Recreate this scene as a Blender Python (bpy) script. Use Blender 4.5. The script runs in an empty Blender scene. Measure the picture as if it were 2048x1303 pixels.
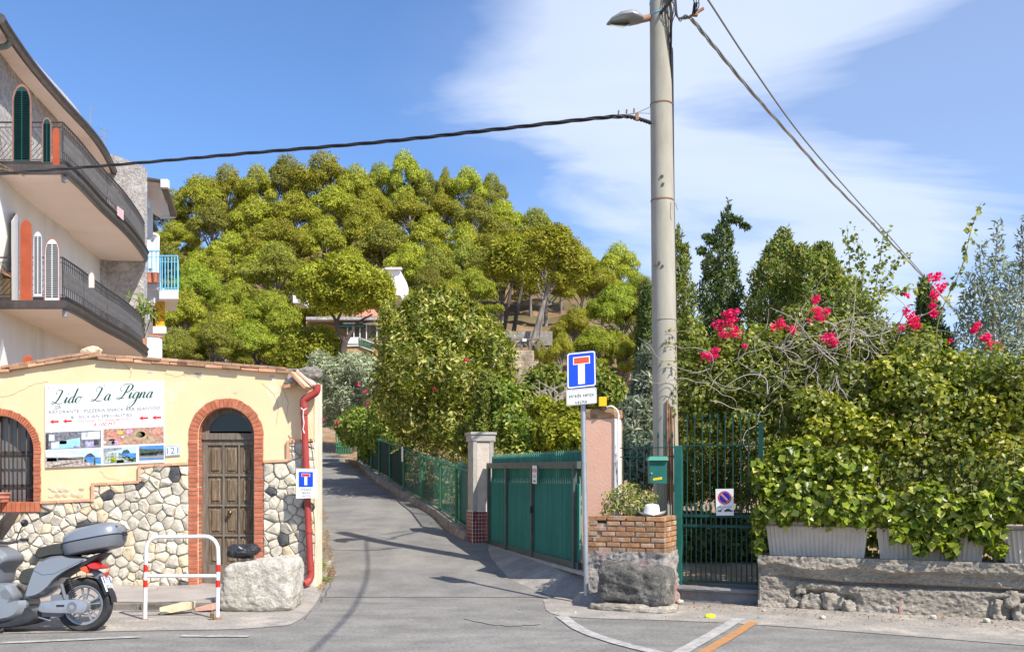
import bpy, bmesh, math, random
import numpy as np
from mathutils import Vector, Matrix, noise
rnd = random.Random(7); R = math.radians; PI = math.pi
S = bpy.context.scene; COL = S.collection
# ---------------------------------------------------------------- camera, sky, sun, exposure
CAMH = 1.6; FP = 1850.0; HZ = 955.0
cam = bpy.data.objects.new('camera', bpy.data.cameras.new('camera')); COL.objects.link(cam)
cam.location = (0, 0, CAMH); cam.rotation_euler = (R(90), 0, 0)
cam.data.sensor_width = 36; cam.data.lens = 36*FP/2048; cam.data.shift_y = (HZ-651.5)/2048
cam.data.clip_end = 6000; cam.data.clip_start = .1
S.camera = cam
SUN = Vector((.64, -.68, 1.0)).normalized()
w = bpy.data.worlds.new('World'); S.world = w; w.use_nodes = True
nt = w.node_tree; N = nt.nodes; L = nt.links; N.clear()
def wn(t, **k):
    n = N.new(t)
    for a, b in k.items(): setattr(n, a, b)
    return n
def wmath(op, a, b=None, c=None):
    n = wn('ShaderNodeMath', operation=op)
    for i, v in enumerate((a, b, c)):
        if v is None: continue
        if isinstance(v, (int, float)): n.inputs[i].default_value = v
        else: L.new(v, n.inputs[i])
    return n.outputs[0]
def wramp(v, stops):
    n = wn('ShaderNodeValToRGB'); L.new(v, n.inputs[0]); e = n.color_ramp.elements
    while len(e) < len(stops): e.new(.5)
    for q, (p, c) in zip(e, stops): q.position = p; q.color = (c, c, c, 1) if isinstance(c, (int, float)) else (*c, 1)
    return n.outputs[0]
sky = wn('ShaderNodeTexSky', sky_type='NISHITA', sun_disc=False, sun_elevation=math.asin(SUN.z), sun_rotation=math.atan2(SUN.x, SUN.y), air_density=1.0, dust_density=.4, ozone_density=2.6)
tc = wn('ShaderNodeTexCoord'); sp = wn('ShaderNodeSeparateXYZ'); L.new(tc.outputs['Generated'], sp.inputs[0])
X, Y, Z = sp.outputs
zz = wmath('ADD', wmath('MAXIMUM', Z, 0.0), .12)
cu = wn('ShaderNodeCombineXYZ'); L.new(wmath('DIVIDE', X, zz), cu.inputs[0]); L.new(wmath('DIVIDE', Y, zz), cu.inputs[1])
mp = wn('ShaderNodeMapping'); L.new(cu.outputs[0], mp.inputs[0]); mp.inputs['Scale'].default_value = (.6, 1.25, 1); mp.inputs['Rotation'].default_value = (0, 0, R(28)); mp.inputs['Location'].default_value = (2.3, .7, 0)
n1 = wn('ShaderNodeTexNoise'); L.new(mp.outputs[0], n1.inputs[0]); n1.inputs['Scale'].default_value = 1.25; n1.inputs['Detail'].default_value = 9; n1.inputs['Roughness'].default_value = .55; n1.inputs['Distortion'].default_value = .8
n2 = wn('ShaderNodeTexNoise'); L.new(mp.outputs[0], n2.inputs[0]); n2.inputs['Scale'].default_value = .8; n2.inputs['Detail'].default_value = 3
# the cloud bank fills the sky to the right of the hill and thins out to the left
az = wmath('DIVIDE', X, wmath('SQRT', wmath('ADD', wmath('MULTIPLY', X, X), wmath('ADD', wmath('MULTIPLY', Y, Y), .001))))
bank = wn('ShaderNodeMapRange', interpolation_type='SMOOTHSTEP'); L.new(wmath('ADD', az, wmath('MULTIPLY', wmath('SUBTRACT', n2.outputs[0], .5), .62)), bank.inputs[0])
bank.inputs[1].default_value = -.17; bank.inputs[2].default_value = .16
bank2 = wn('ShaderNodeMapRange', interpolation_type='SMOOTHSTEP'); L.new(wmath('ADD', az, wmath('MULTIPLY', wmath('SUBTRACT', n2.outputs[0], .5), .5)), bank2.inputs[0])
bank2.inputs[1].default_value = .30; bank2.inputs[2].default_value = .56; bank2.inputs[3].default_value = 1; bank2.inputs[4].default_value = .5  # unseen cloud right of frame and behind camera, added to whiten the shade fill
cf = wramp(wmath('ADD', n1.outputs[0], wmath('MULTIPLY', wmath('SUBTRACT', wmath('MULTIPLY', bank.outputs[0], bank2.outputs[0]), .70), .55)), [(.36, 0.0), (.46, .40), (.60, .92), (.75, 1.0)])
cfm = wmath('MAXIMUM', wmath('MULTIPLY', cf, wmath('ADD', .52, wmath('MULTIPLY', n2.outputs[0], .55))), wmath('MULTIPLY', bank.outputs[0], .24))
tint = wn('ShaderNodeMix', data_type='RGBA', blend_type='MULTIPLY'); tint.inputs[0].default_value = 1; L.new(sky.outputs[0], tint.inputs[6]); tint.inputs[7].default_value = (1.08, 1.32, 1.66, 1)
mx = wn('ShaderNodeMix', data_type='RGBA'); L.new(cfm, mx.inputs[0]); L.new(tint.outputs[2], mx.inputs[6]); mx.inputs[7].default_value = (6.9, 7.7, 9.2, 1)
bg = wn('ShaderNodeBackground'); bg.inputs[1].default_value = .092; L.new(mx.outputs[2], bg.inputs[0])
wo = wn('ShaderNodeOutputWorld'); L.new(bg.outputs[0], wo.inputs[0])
sun = bpy.data.objects.new('sun', bpy.data.lights.new('sun', 'SUN')); COL.objects.link(sun)
sun.data.energy = 5.0; sun.data.angle = R(.5); sun.data.color = (1, .95, .87)
sun.rotation_euler = SUN.to_track_quat('Z', 'Y').to_euler(); sun.location = (20, -20, 30)
S.view_settings.view_transform = 'Standard'; S.view_settings.look = 'None'
S.view_settings.exposure = .47; S.view_settings.gamma = 1
S.render.film_transparent = False
S.cycles.max_bounces = 6; S.cycles.transparent_max_bounces = 8
# ---------------------------------------------------------------- helpers
def P(x, y, Yd):                       # point seen at photo pixel (x, y), Yd metres ahead
    return Vector(((x-1024)*Yd/FP, Yd, CAMH+(HZ-y)*Yd/FP))
OFF = {}
def off(o): return OFF.get(o.name, Vector((0, 0, 0))) if o else Vector((0, 0, 0))
def tag(o, label=None, cat=None, group=None, kind=None):
    if label: o['label'] = label
    if cat: o['category'] = cat
    if group: o['group'] = group
    if kind: o['kind'] = kind
    return o
def thing(name, label, cat, loc=(0, 0, 0), rz=0, group=None):
    o = bpy.data.objects.new(name, None); COL.objects.link(o); o.location = loc; o.rotation_euler = (0, 0, rz); o.empty_display_size = .2
    OFF[o.name] = Vector(loc) if not rz else Vector((0, 0, 0))
    return tag(o, label, cat, group)
def link(name, me, parent=None, loc=(0, 0, 0), rot=None):
    o = bpy.data.objects.new(name, me); COL.objects.link(o)
    if parent: o.parent = parent
    o.location = Vector(loc)-(off(parent) if parent else Vector((0, 0, 0)))
    if rot: o.rotation_euler = rot
    OFF[o.name] = Vector(loc) if parent else Vector(loc)
    return o
def frame(dirv):
    d = Vector(dirv).normalized(); a = Vector((0, 0, 1)) if abs(d.z) < .9 else Vector((1, 0, 0))
    u = d.cross(a).normalized(); return u, d.cross(u).normalized(), d
def catmull(pts, n=6):
    pts = [Vector(p) for p in pts]; q = [pts[0]*2-pts[1]]+pts+[pts[-1]*2-pts[-2]]; out = []
    for i in range(1, len(q)-2):
        a, b, c, d = q[i-1:i+3]
        for k in range(n):
            t = k/n; out.append(.5*((2*b)+(c-a)*t+(2*a-5*b+4*c-d)*t*t+(3*b-a-3*c+d)*t**3))
    out.append(q[-2]); return out
class MB:
    def __init__(s): s.v = []; s.f = []; s.mi = []; s.cur = 0
    def add(s, vs, fs):
        b = len(s.v); s.v += [tuple(v) for v in vs]
        for f in fs: s.f.append([i+b for i in f]); s.mi.append(s.cur)
        return s
    def box(s, c, d, M=None):
        x, y, z = d[0]/2, d[1]/2, d[2]/2
        vs = [Vector((i, j, k)) for k in (-z, z) for j in (-y, y) for i in (-x, x)]
        if M is not None: vs = [M @ v for v in vs]
        return s.add([Vector(c)+v for v in vs], [(0, 2, 3, 1), (4, 5, 7, 6), (0, 1, 5, 4), (2, 6, 7, 3), (0, 4, 6, 2), (1, 3, 7, 5)])
    def bar(s, a, b, wd, th, up=(0, 0, 1)):     # box beam from a to b: wd across, th along up
        a = Vector(a); b = Vector(b); d = (b-a).normalized(); u = d.cross(Vector(up)).normalized(); v = u.cross(d).normalized()
        vs = [p+u*i*wd/2+v*j*th/2 for p in (a, b) for i, j in ((-1, -1), (1, -1), (1, 1), (-1, 1))]
        return s.add(vs, [(3, 2, 1, 0), (4, 5, 6, 7), (0, 1, 5, 4), (1, 2, 6, 5), (2, 3, 7, 6), (3, 0, 4, 7)])
    def tube(s, pts, r, n=6, cap=True):
        pts = [Vector(p) for p in pts]; m = len(pts); rs = r if isinstance(r, (list, tuple)) else [r]*m
        vs = []; u = None
        for i, p in enumerate(pts):
            d = (pts[min(i+1, m-1)]-pts[max(i-1, 0)]).normalized()
            if u is None: u, v, _ = frame(d)
            else:
                u = (u-d*u.dot(d)); u = u.normalized() if u.length > 1e-6 else frame(d)[0]; v = d.cross(u)
            vs += [p+(u*math.cos(2*PI*k/n)+v*math.sin(2*PI*k/n))*rs[i] for k in range(n)]
        fs = [(i*n+k, i*n+(k+1) % n, (i+1)*n+(k+1) % n, (i+1)*n+k) for i in range(m-1) for k in range(n)]
        if cap: fs += [tuple(range(n))[::-1], tuple(range((m-1)*n, m*n))]
        return s.add(vs, fs)
    def prism(s, poly, dvec):                    # planar polygon (3D points) swept by dvec
        poly = [Vector(p) for p in poly]; dv = Vector(dvec); n = len(poly)
        return s.add(poly+[p+dv for p in poly], [tuple(range(n)), tuple(range(2*n-1, n-1, -1))]+[(i, i+n, (i+1) % n+n, (i+1) % n) for i in range(n)])
    def lathe(s, prof, c=(0, 0, 0), n=16, M=None):
        vs = []
        for r, z in prof:
            for k in range(n):
                v = Vector((r*math.cos(2*PI*k/n), r*math.sin(2*PI*k/n), z)); vs.append((M @ v if M is not None else v)+Vector(c))
        m = len(prof)
        return s.add(vs, [(i*n+k, i*n+(k+1) % n, (i+1)*n+(k+1) % n, (i+1)*n+k) for i in range(m-1) for k in range(n)])
    def grid(s, fn, nu, nv):
        vs = [fn(i/(nu-1), j/(nv-1)) for j in range(nv) for i in range(nu)]
        return s.add(vs, [(j*nu+i, j*nu+i+1, (j+1)*nu+i+1, (j+1)*nu+i) for j in range(nv-1) for i in range(nu-1)])
    def build(s, name, mat, parent=None, smooth=False, origin=None, bevel=0, fix=True):
        me = s.mesh(name, mat, off(parent) if parent else Vector(origin or (0, 0, 0)), smooth, bevel, fix)
        o = bpy.data.objects.new(name, me); COL.objects.link(o)
        if parent: o.parent = parent; OFF[o.name] = off(parent)
        else: o.location = Vector(origin or (0, 0, 0)); OFF[o.name] = Vector(o.location)
        return o
    def mesh(s, name, mat, o=Vector((0, 0, 0)), smooth=False, bevel=0, fix=True):
        me = bpy.data.meshes.new(name)
        me.from_pydata([(v[0]-o[0], v[1]-o[1], v[2]-o[2]) for v in s.v], [], s.f)
        for m in (mat if isinstance(mat, (list, tuple)) else [mat]): me.materials.append(m)
        for p, i in zip(me.polygons, s.mi): p.material_index = i
        if fix or bevel:
            b = bmesh.new(); b.from_mesh(me)
            if fix: bmesh.ops.recalc_face_normals(b, faces=b.faces)
            if bevel: bmesh.ops.bevel(b, geom=[e for e in b.edges if len(e.link_faces) == 2 and e.calc_face_angle() > .6], offset=bevel, segments=2, affect='EDGES', profile=.6)
            b.to_mesh(me); b.free()
        if smooth:
            me.polygons.foreach_set('use_smooth', [True]*len(me.polygons))
            if smooth == 'auto':
                me.set_sharp_from_angle(angle=R(40))
        me.update(); return me
def npmesh(name, V, F, mat, smooth=False, o=(0, 0, 0)):
    V = np.asarray(V, np.float32)-np.asarray(o, np.float32); F = np.asarray(F, np.int32); k = F.shape[1]
    me = bpy.data.meshes.new(name); me.vertices.add(len(V)); me.vertices.foreach_set('co', V.ravel())
    me.loops.add(F.size); me.loops.foreach_set('vertex_index', F.ravel())
    me.polygons.add(len(F)); me.polygons.foreach_set('loop_start', np.arange(0, F.size, k, dtype=np.int32))
    for m in (mat if isinstance(mat, (list, tuple)) else [mat]): me.materials.append(m)
    if smooth: me.polygons.foreach_set('use_smooth', np.ones(len(F), bool))
    me.update(calc_edges=True); return me
def copyobj(o, parent=None, name=None):
    c = o.copy(); COL.objects.link(c); c.parent = parent
    if name: c.name = name
    for k in list(c.keys()):
        if k in ('label', 'group') and parent: del c[k]
    return c
def copy_tree(o, loc, label, sc=None, rz=None):
    c = o.copy(); COL.objects.link(c); c.location = loc; c['label'] = label
    if sc: c.scale = sc
    if rz is not None: c.rotation_euler.z = rz
    def rec(a, b):
        for ch in a.children:
            d = ch.copy(); COL.objects.link(d); d.parent = b; rec(ch, d)
    rec(o, c); return c
# ---------------------------------------------------------------- materials
def mat(name, c1, c2=None, scale=3, rough=.8, bump=0, bscale=None, detail=6, metal=0, c3=None, s3=.6, t3=.55, w3=.12, island=0, objr=0, spec=.3, stretch=(1, 1, 1), coat=0, rot=0, disp=.02, contrast=.28, grain=0, gs=60):
    m = bpy.data.materials.new(name); m.use_nodes = True; nt = m.node_tree; N = nt.nodes; L = nt.links
    b = N['Principled BSDF']; b.inputs['Roughness'].default_value = rough; b.inputs['Metallic'].default_value = metal
    b.inputs['Specular IOR Level'].default_value = spec; b.inputs['Coat Weight'].default_value = coat; b.inputs['Coat Roughness'].default_value = .12
    tc = N.new('ShaderNodeTexCoord'); vec = tc.outputs['Object']
    oi = None
    if objr:
        oi = N.new('ShaderNodeObjectInfo'); va = N.new('ShaderNodeVectorMath'); va.operation = 'ADD'
        sc = N.new('ShaderNodeMath'); sc.operation = 'MULTIPLY'; sc.inputs[1].default_value = 57; L.new(oi.outputs['Random'], sc.inputs[0])
        L.new(vec, va.inputs[0]); L.new(sc.outputs[0], va.inputs[1]); vec = va.outputs[0]
    mp = N.new('ShaderNodeMapping'); mp.inputs['Scale'].default_value = stretch; mp.inputs['Rotation'].default_value = (0, 0, rot); L.new(vec, mp.inputs[0]); vec = mp.outputs[0]
    def noi(s, d, r=.6):
        n = N.new('ShaderNodeTexNoise'); n.inputs['Scale'].default_value = s; n.inputs['Detail'].default_value = d; n.inputs['Roughness'].default_value = r; L.new(vec, n.inputs['Vector']); return n.outputs[0]
    def mix(f, a, c, bt='MIX'):
        n = N.new('ShaderNodeMix'); n.data_type = 'RGBA'; n.blend_type = bt
        for i, v in ((0, f), (6, a), (7, c)):
            if isinstance(v, (int, float)): n.inputs[i].default_value = v
            elif isinstance(v, tuple): n.inputs[i].default_value = (*v, 1)
            else: L.new(v, n.inputs[i])
        return n.outputs[2]
    def rng(v, a, b_, c=0, d=1):
        n = N.new('ShaderNodeMapRange'); L.new(v, n.inputs[0])
        for i, q in enumerate((a, b_, c, d)): n.inputs[i+1].default_value = q
        return n.outputs[0]
    col = c1
    if c2:
        col = mix(rng(noi(scale, detail), .5-contrast/2, .5+contrast/2), c1, c2)
        if c3: col = mix(rng(noi(s3, 8, .65), t3, t3+w3), col, c3)
    if grain:
        h = N.new('ShaderNodeHueSaturation'); L.new(rng(noi(gs, 3, .8), .35, .65, 1-grain, 1+grain), h.inputs['Value']); L.new(col, h.inputs['Color']); col = h.outputs[0]
    if island:
        g = N.new('ShaderNodeNewGeometry'); f = rng(g.outputs['Random Per Island'], 0, 1, 1-island, 1+island)
        h = N.new('ShaderNodeHueSaturation'); h.inputs['Hue'].default_value = .5; L.new(f, h.inputs['Value']);
        if isinstance(col, tuple): h.inputs['Color'].default_value = (*col, 1)
        else: L.new(col, h.inputs['Color'])
        col = h.outputs[0]
    if objr:
        h = N.new('ShaderNodeHueSaturation'); L.new(rng(oi.outputs['Random'], 0, 1, 1-objr, 1+objr), h.inputs['Value'])
        if isinstance(col, tuple): h.inputs['Color'].default_value = (*col, 1)
        else: L.new(col, h.inputs['Color'])
        col = h.outputs[0]
    if isinstance(col, tuple): b.inputs['Base Color'].default_value = (*col, 1)
    else: L.new(col, b.inputs['Base Color'])
    if bump:
        bn = N.new('ShaderNodeBump'); bn.inputs['Strength'].default_value = bump; bn.inputs['Distance'].default_value = disp
        L.new(noi(bscale or scale*4, 8, .7), bn.inputs['Height']); L.new(bn.outputs[0], b.inputs['Normal'])
    return m
def leafmat(name, ca, cb, cc=None, trans=.35, rough=.5, spec=.25, objr=.0, tcol=None):
    m = bpy.data.materials.new(name); m.use_nodes = True; nt = m.node_tree; N = nt.nodes; L = nt.links
    b = N['Principled BSDF']; b.inputs['Roughness'].default_value = rough; b.inputs['Specular IOR Level'].default_value = spec
    g = N.new('ShaderNodeNewGeometry'); r = N.new('ShaderNodeValToRGB'); L.new(g.outputs['Random Per Island'], r.inputs[0])
    e = r.color_ramp.elements; e[0].color = (*ca, 1); e[1].color = (*cb, 1); e[1].position = .72
    if cc: q = e.new(.94); q.color = (*cc, 1)
    tc = N.new('ShaderNodeTexCoord'); n = N.new('ShaderNodeTexNoise'); n.inputs['Scale'].default_value = .9; n.inputs['Detail'].default_value = 3; L.new(tc.outputs['Object'], n.inputs['Vector'])
    mr = N.new('ShaderNodeMapRange'); L.new(n.outputs[0], mr.inputs[0]); mr.inputs[1].default_value = .3; mr.inputs[2].default_value = .7; mr.inputs[3].default_value = .78; mr.inputs[4].default_value = 1.22
    h = N.new('ShaderNodeHueSaturation'); L.new(r.outputs[0], h.inputs['Color']); v = mr.outputs[0]
    if objr:
        oi = N.new('ShaderNodeObjectInfo'); m2 = N.new('ShaderNodeMapRange'); L.new(oi.outputs['Random'], m2.inputs[0]); m2.inputs[3].default_value = 1-objr; m2.inputs[4].default_value = 1+objr
        mm = N.new('ShaderNodeMath'); mm.operation = 'MULTIPLY'; L.new(v, mm.inputs[0]); L.new(m2.outputs[0], mm.inputs[1]); v = mm.outputs[0]
        m3 = N.new('ShaderNodeMapRange'); L.new(oi.outputs['Random'], m3.inputs[0]); m3.inputs[3].default_value = .485; m3.inputs[4].default_value = .515; L.new(m3.outputs[0], h.inputs['Hue'])
    L.new(v, h.inputs['Value']); L.new(h.outputs[0], b.inputs['Base Color'])
    t = N.new('ShaderNodeBsdfTranslucent'); ms = N.new('ShaderNodeMixShader'); ms.inputs[0].default_value = trans
    h2 = N.new('ShaderNodeHueSaturation'); h2.inputs['Saturation'].default_value = 1.15; h2.inputs['Value'].default_value = 1.5; L.new(h.outputs[0], h2.inputs['Color']); L.new(h2.outputs[0], t.inputs[0])
    L.new(b.outputs[0], ms.inputs[1]); L.new(t.outputs[0], ms.inputs[2]); L.new(ms.outputs[0], N['Material Output'].inputs[0])
    return m
M = {}
M['asphalt'] = mat('asphalt', (.175, .165, .15), (.25, .236, .212), 2.4, .9, .9, 90, c3=(.31, .285, .25), s3=.5, t3=.55, w3=.15, stretch=(.6, 1, 1), disp=.006, grain=.30, gs=55)
M['lane'] = mat('lane_asphalt', (.165, .157, .147), (.235, .222, .202), 1.7, .9, .9, 90, c3=(.28, .26, .23), s3=.45, t3=.56, w3=.15, disp=.006, grain=.28, gs=50)
M['dirt'] = mat('dirt', (.25, .17, .10), (.36, .27, .18), 2.5, .95, .8, 18, c3=(.30, .15, .07), s3=1.2, t3=.52)
M['hill'] = mat('hill_soil', (.22, .13, .07), (.12, .11, .045), .25, .95, .9, 1.5, c3=(.34, .20, .11), s3=.15, t3=.5, disp=.3)
M['concrete'] = mat('concrete', (.34, .32, .29), (.44, .42, .38), 4, .9, .6, 30, c3=(.26, .23, .20), s3=1.5, t3=.58)
M['pave'] = mat('sidewalk', (.30, .26, .23), (.40, .36, .32), 2, .9, .6, 30, c3=(.42, .30, .25), s3=.9, t3=.56)
M['rough'] = mat('rough_render', (.22, .20, .17), (.36, .33, .28), 5, .95, 1, 22, c3=(.42, .39, .34), s3=1.1, t3=.56, w3=.1, disp=.04, grain=.35, gs=25)
M['wallgrey'] = mat('weathered_wall', (.30, .26, .21), (.41, .36, .29), 1.6, .95, .9, 20, c3=(.50, .46, .39), s3=1.4, t3=.56, w3=.14, disp=.04, grain=.30, gs=28, stretch=(.6, 1, 1.6))
M['stucco'] = mat('yellow_stucco', (.80, .575, .325), (.83, .62, .37), 1.2, .9, .25, 40, c3=(.84, .72, .54), s3=2.0, t3=.55, w3=.14, disp=.006)
M['stucco_edge'] = mat('pale_stucco', (.8, .72, .55), (.7, .6, .42), 3, .9, .3, 30)
M['mortar'] = mat('mortar', (.30, .245, .185), (.48, .42, .33), 6, .95, 1, 30, c3=(.16, .13, .10), s3=2, t3=.6)
M['mortar_pale'] = mat('mortar_pale', (.50, .42, .35), (.60, .53, .45), 6, .95, .6, 40)
M['stone_a'] = mat('stone_cream', (.50, .44, .34), (.68, .62, .50), 7, .9, 1, 16, c3=(.46, .36, .25), s3=2.2, t3=.6, objr=.13, disp=.02)
M['stone_b'] = mat('stone_tan', (.64, .50, .31), (.74, .63, .45), 5, .9, 1, 16, c3=(.60, .40, .22), s3=2, t3=.6, objr=.12, disp=.02)
M['stone_c'] = mat('stone_basalt', (.055, .055, .058), (.12, .12, .12), 7, .9, 1, 25, objr=.15)
M['block'] = mat('lava_limestone', (.44, .40, .33), (.66, .61, .52), 9, .95, 1, 30, c3=(.34, .29, .22), s3=5, t3=.6, w3=.1, disp=.03, grain=.22, gs=50)
M['basalt'] = mat('basalt_block', (.10, .092, .08), (.21, .195, .17), 7, .9, 1, 26, c3=(.30, .275, .235), s3=2.6, t3=.55, disp=.04, grain=.35, gs=40)
M['brick'] = mat('brick_red', (.42, .115, .058), (.52, .18, .09), 9, .85, .4, 40, objr=.16, disp=.005)
M['brick_old'] = mat('brick_old', (.36, .19, .11), (.50, .30, .18), 9, .9, .8, 30, c3=(.42, .37, .30), s3=4, t3=.57, objr=.22, disp=.01)
M['brick_pl'] = mat('brick_orange', (.30, .14, .065), (.44, .24, .115), 8, .9, 1, 30, c3=(.42, .36, .28), s3=5, t3=.52, objr=.28, disp=.01)
M['tile'] = mat('terracotta_strip', (.60, .30, .17), (.70, .42, .26), 7, .9, .4, 30, c3=(.55, .44, .34), s3=3, t3=.6, objr=.12)
M['wood'] = mat('weathered_wood', (.11, .075, .045), (.25, .18, .115), 5, .8, .5, 30, stretch=(9, 9, .8), c3=(.36, .28, .20), s3=5, t3=.56)
M['wood_grey'] = mat('grey_wood', (.13, .105, .08), (.24, .20, .155), 5, .8, .5, 30, stretch=(8, 8, .8))
M['bark'] = mat('bark', (.16, .13, .11), (.30, .27, .24), 3, .95, .8, 10, stretch=(1, 1, .3), disp=.05)
M['bark_dark'] = mat('dark_bark', (.07, .05, .04), (.13, .10, .08), 3, .95, .6, 10, stretch=(1, 1, .3))
M['twig'] = mat('dry_twig', (.33, .28, .24), (.45, .40, .35), 6, .9)
M['stem'] = mat('green_stem', (.15, .16, .06), (.22, .20, .09), 6, .8)
M['glass'] = mat('dark_glass', (.018, .02, .025), rough=.12, spec=.5)
M['glass2'] = mat('curtained_glass', (.12, .11, .10), (.20, .18, .17), 2, .15, spec=.5, stretch=(3, 1, .3))
M['iron'] = mat('wrought_iron', (.06, .045, .038), (.09, .07, .06), 8, .6, metal=.3)
M['iron_b'] = mat('balcony_iron', (.055, .05, .05), (.08, .075, .075), 8, .5, metal=.2)
M['white'] = mat('white_paint', (.78, .78, .77), (.72, .71, .69), 3, .45)
M['whitewall'] = mat('white_render', (.84, .83, .81), (.78, .77, .75), .8, .9, .2, 20, c3=(.60, .60, .585), s3=.4, t3=.58, w3=.2, stretch=(1.5, 1.5, .4))
M['soffit'] = mat('peach_soffit', (.84, .72, .63), (.79, .66, .57), .7, .9, c3=(.60, .50, .42), s3=.7, t3=.6, w3=.2)
M['pebble'] = mat('pebbledash', (.34, .31, .29), (.56, .53, .50), 9, .95, 1, 12, c3=(.62, .60, .57), s3=1.6, t3=.55, disp=.08)
M['fascia'] = mat('dark_gutter', (.085, .075, .075), (.12, .105, .105), 5, .35, metal=.3)
M['copper'] = mat('dark_pipe', (.14, .19, .18), (.20, .26, .25), 5, .4, metal=.3)
M['sh_green'] = mat('shutter_green', (.015, .06, .055), (.02, .075, .065), 5, .45)
M['sh_white'] = mat('shutter_white', (.70, .69, .67), (.64, .63, .61), 5, .6)
M['orange'] = mat('orange_door', (.45, .10, .04), (.36, .075, .03), 4, .6)
M['gatefr'] = mat('gate_frame', (.06, .085, .07), (.085, .11, .095), 5, .5, c3=(.14, .16, .14), s3=2, t3=.6)
M['gate'] = mat('gate_green', (.075, .27, .195), (.09, .30, .215), 2, .42, objr=.08, c3=(.07, .23, .165), s3=1.5, t3=.6)
M['fence'] = mat('fence_green', (.03, .15, .075), (.04, .19, .09), 5, .45, objr=.1, c3=(.22, .14, .07), s3=7, t3=.68, w3=.05)
M['fence_teal'] = mat('fence_teal', (.01, .105, .085), (.02, .13, .105), 5, .4)
M['darkiron'] = mat('dark_green_iron', (.008, .05, .042), (.012, .065, .055), 5, .4)
M['pink'] = mat('pink_stucco', (.78, .43, .30), (.82, .49, .35), 1.5, .9, .3, 30, c3=(.76, .50, .40), s3=.9, t3=.62)
M['galv'] = mat('galvanised_steel', (.36, .38, .40), (.46, .48, .50), 4, .4, metal=.5)
M['alu'] = mat('sign_back', (.45, .46, .47), rough=.4, metal=.6)
M['blue'] = mat('sign_blue', (.008, .065, .58), rough=.35, spec=.4)
M['navy'] = mat('sign_navy', (.012, .02, .30), rough=.35)
M['red'] = mat('sign_red', (.62, .03, .02), rough=.4)
M['redor'] = mat('sign_red_orange', (.80, .085, .035), rough=.4)
M['signw'] = mat('sign_white', (.82, .82, .80), (.78, .78, .76), 6, .4)
M['ink'] = mat('black_ink', (.03, .03, .03), rough=.6)
M['inkgrey'] = mat('grey_ink', (.16, .16, .16), rough=.6)
M['inkgreen'] = mat('green_ink', (.015, .085, .06), rough=.6)
M['inkred'] = mat('red_ink', (.70, .03, .04), rough=.6)
M['inkblue'] = mat('blue_ink', (.10, .20, .40), rough=.5)
M['pole'] = mat('pole_concrete', (.33, .30, .24), (.42, .385, .31), 2.5, .9, .3, 40, c3=(.28, .25, .21), s3=1.1, t3=.60, stretch=(2, 2, .5), disp=.006)
M['cable'] = mat('cable_black', (.03, .03, .032), rough=.5)
M['cable_grey'] = mat('cable_grey', (.25, .25, .24), rough=.5)
M['rust'] = mat('rust', (.22, .10, .05), (.35, .20, .12), 6, .9)
M['pvc_red'] = mat('red_pvc', (.34, .045, .038), (.40, .07, .055), 3, .45, c3=(.50, .18, .15), s3=2, t3=.62)
M['lampgrey'] = mat('lamp_grey', (.30, .30, .31), rough=.4, metal=.3)
M['lens'] = mat('lamp_lens', (.40, .40, .30), (.30, .30, .2), 10, .2)
M['yellow'] = mat('amber_plastic', (.85, .48, .01), rough=.3)
M['neon'] = mat('neon_yellow', (.72, .85, .03), rough=.5)
M['hat'] = mat('straw_hat', (.72, .70, .66), (.64, .62, .58), 30, .8, .3, 120, disp=.002)
M['planter'] = mat('planter_concrete', (.62, .53, .43), (.72, .62, .52), 3, .9, .4, 40, c3=(.40, .35, .30), s3=1.5, t3=.6, disp=.008)
M['terra'] = mat('terracotta', (.55, .20, .12), (.62, .26, .17), 5, .7)
M['silver'] = mat('silver_paint', (.27, .285, .31), (.28, .295, .32), 3, .3, metal=.35, coat=.6)
M['silver_d'] = mat('grey_plastic', (.16, .17, .19), rough=.45, spec=.4)
M['lightmetal'] = mat('cast_alu', (.42, .43, .45), (.36, .37, .39), 8, .4, metal=.6)
M['plastic'] = mat('black_plastic', (.025, .026, .03), (.04, .04, .045), 8, .5)
M['seat'] = mat('seat_vinyl', (.045, .045, .04), (.06, .06, .052), 20, .55)
M['rubber'] = mat('tyre_rubber', (.03, .03, .03), (.05, .048, .046), 10, .8)
M['tail'] = mat('red_lens', (.55, .012, .01), rough=.12, spec=.6, coat=.5)
M['screen'] = mat('smoked_screen', (.16, .12, .10), rough=.15, spec=.5)
M['paintw'] = mat('road_white', (.46, .44, .40), (.30, .285, .27), 9, .85, c3=(.21, .20, .19), s3=5, t3=.58, w3=.08)
M['painto'] = mat('road_orange', (.50, .23, .07), (.36, .20, .10), 9, .85, c3=(.21, .20, .19), s3=5, t3=.60, w3=.08)
M['skyblue'] = mat('blue_rail', (.16, .52, .80), rough=.4)
M['awn'] = mat('yellow_awning', (.80, .42, .03), rough=.8)
M['asph_old'] = mat('old_patch', (.27, .245, .215), (.37, .33, .285), 2.6, .92, .7, 50, c3=(.44, .385, .32), s3=1.3, t3=.56, disp=.01, grain=.28, gs=45)
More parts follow.
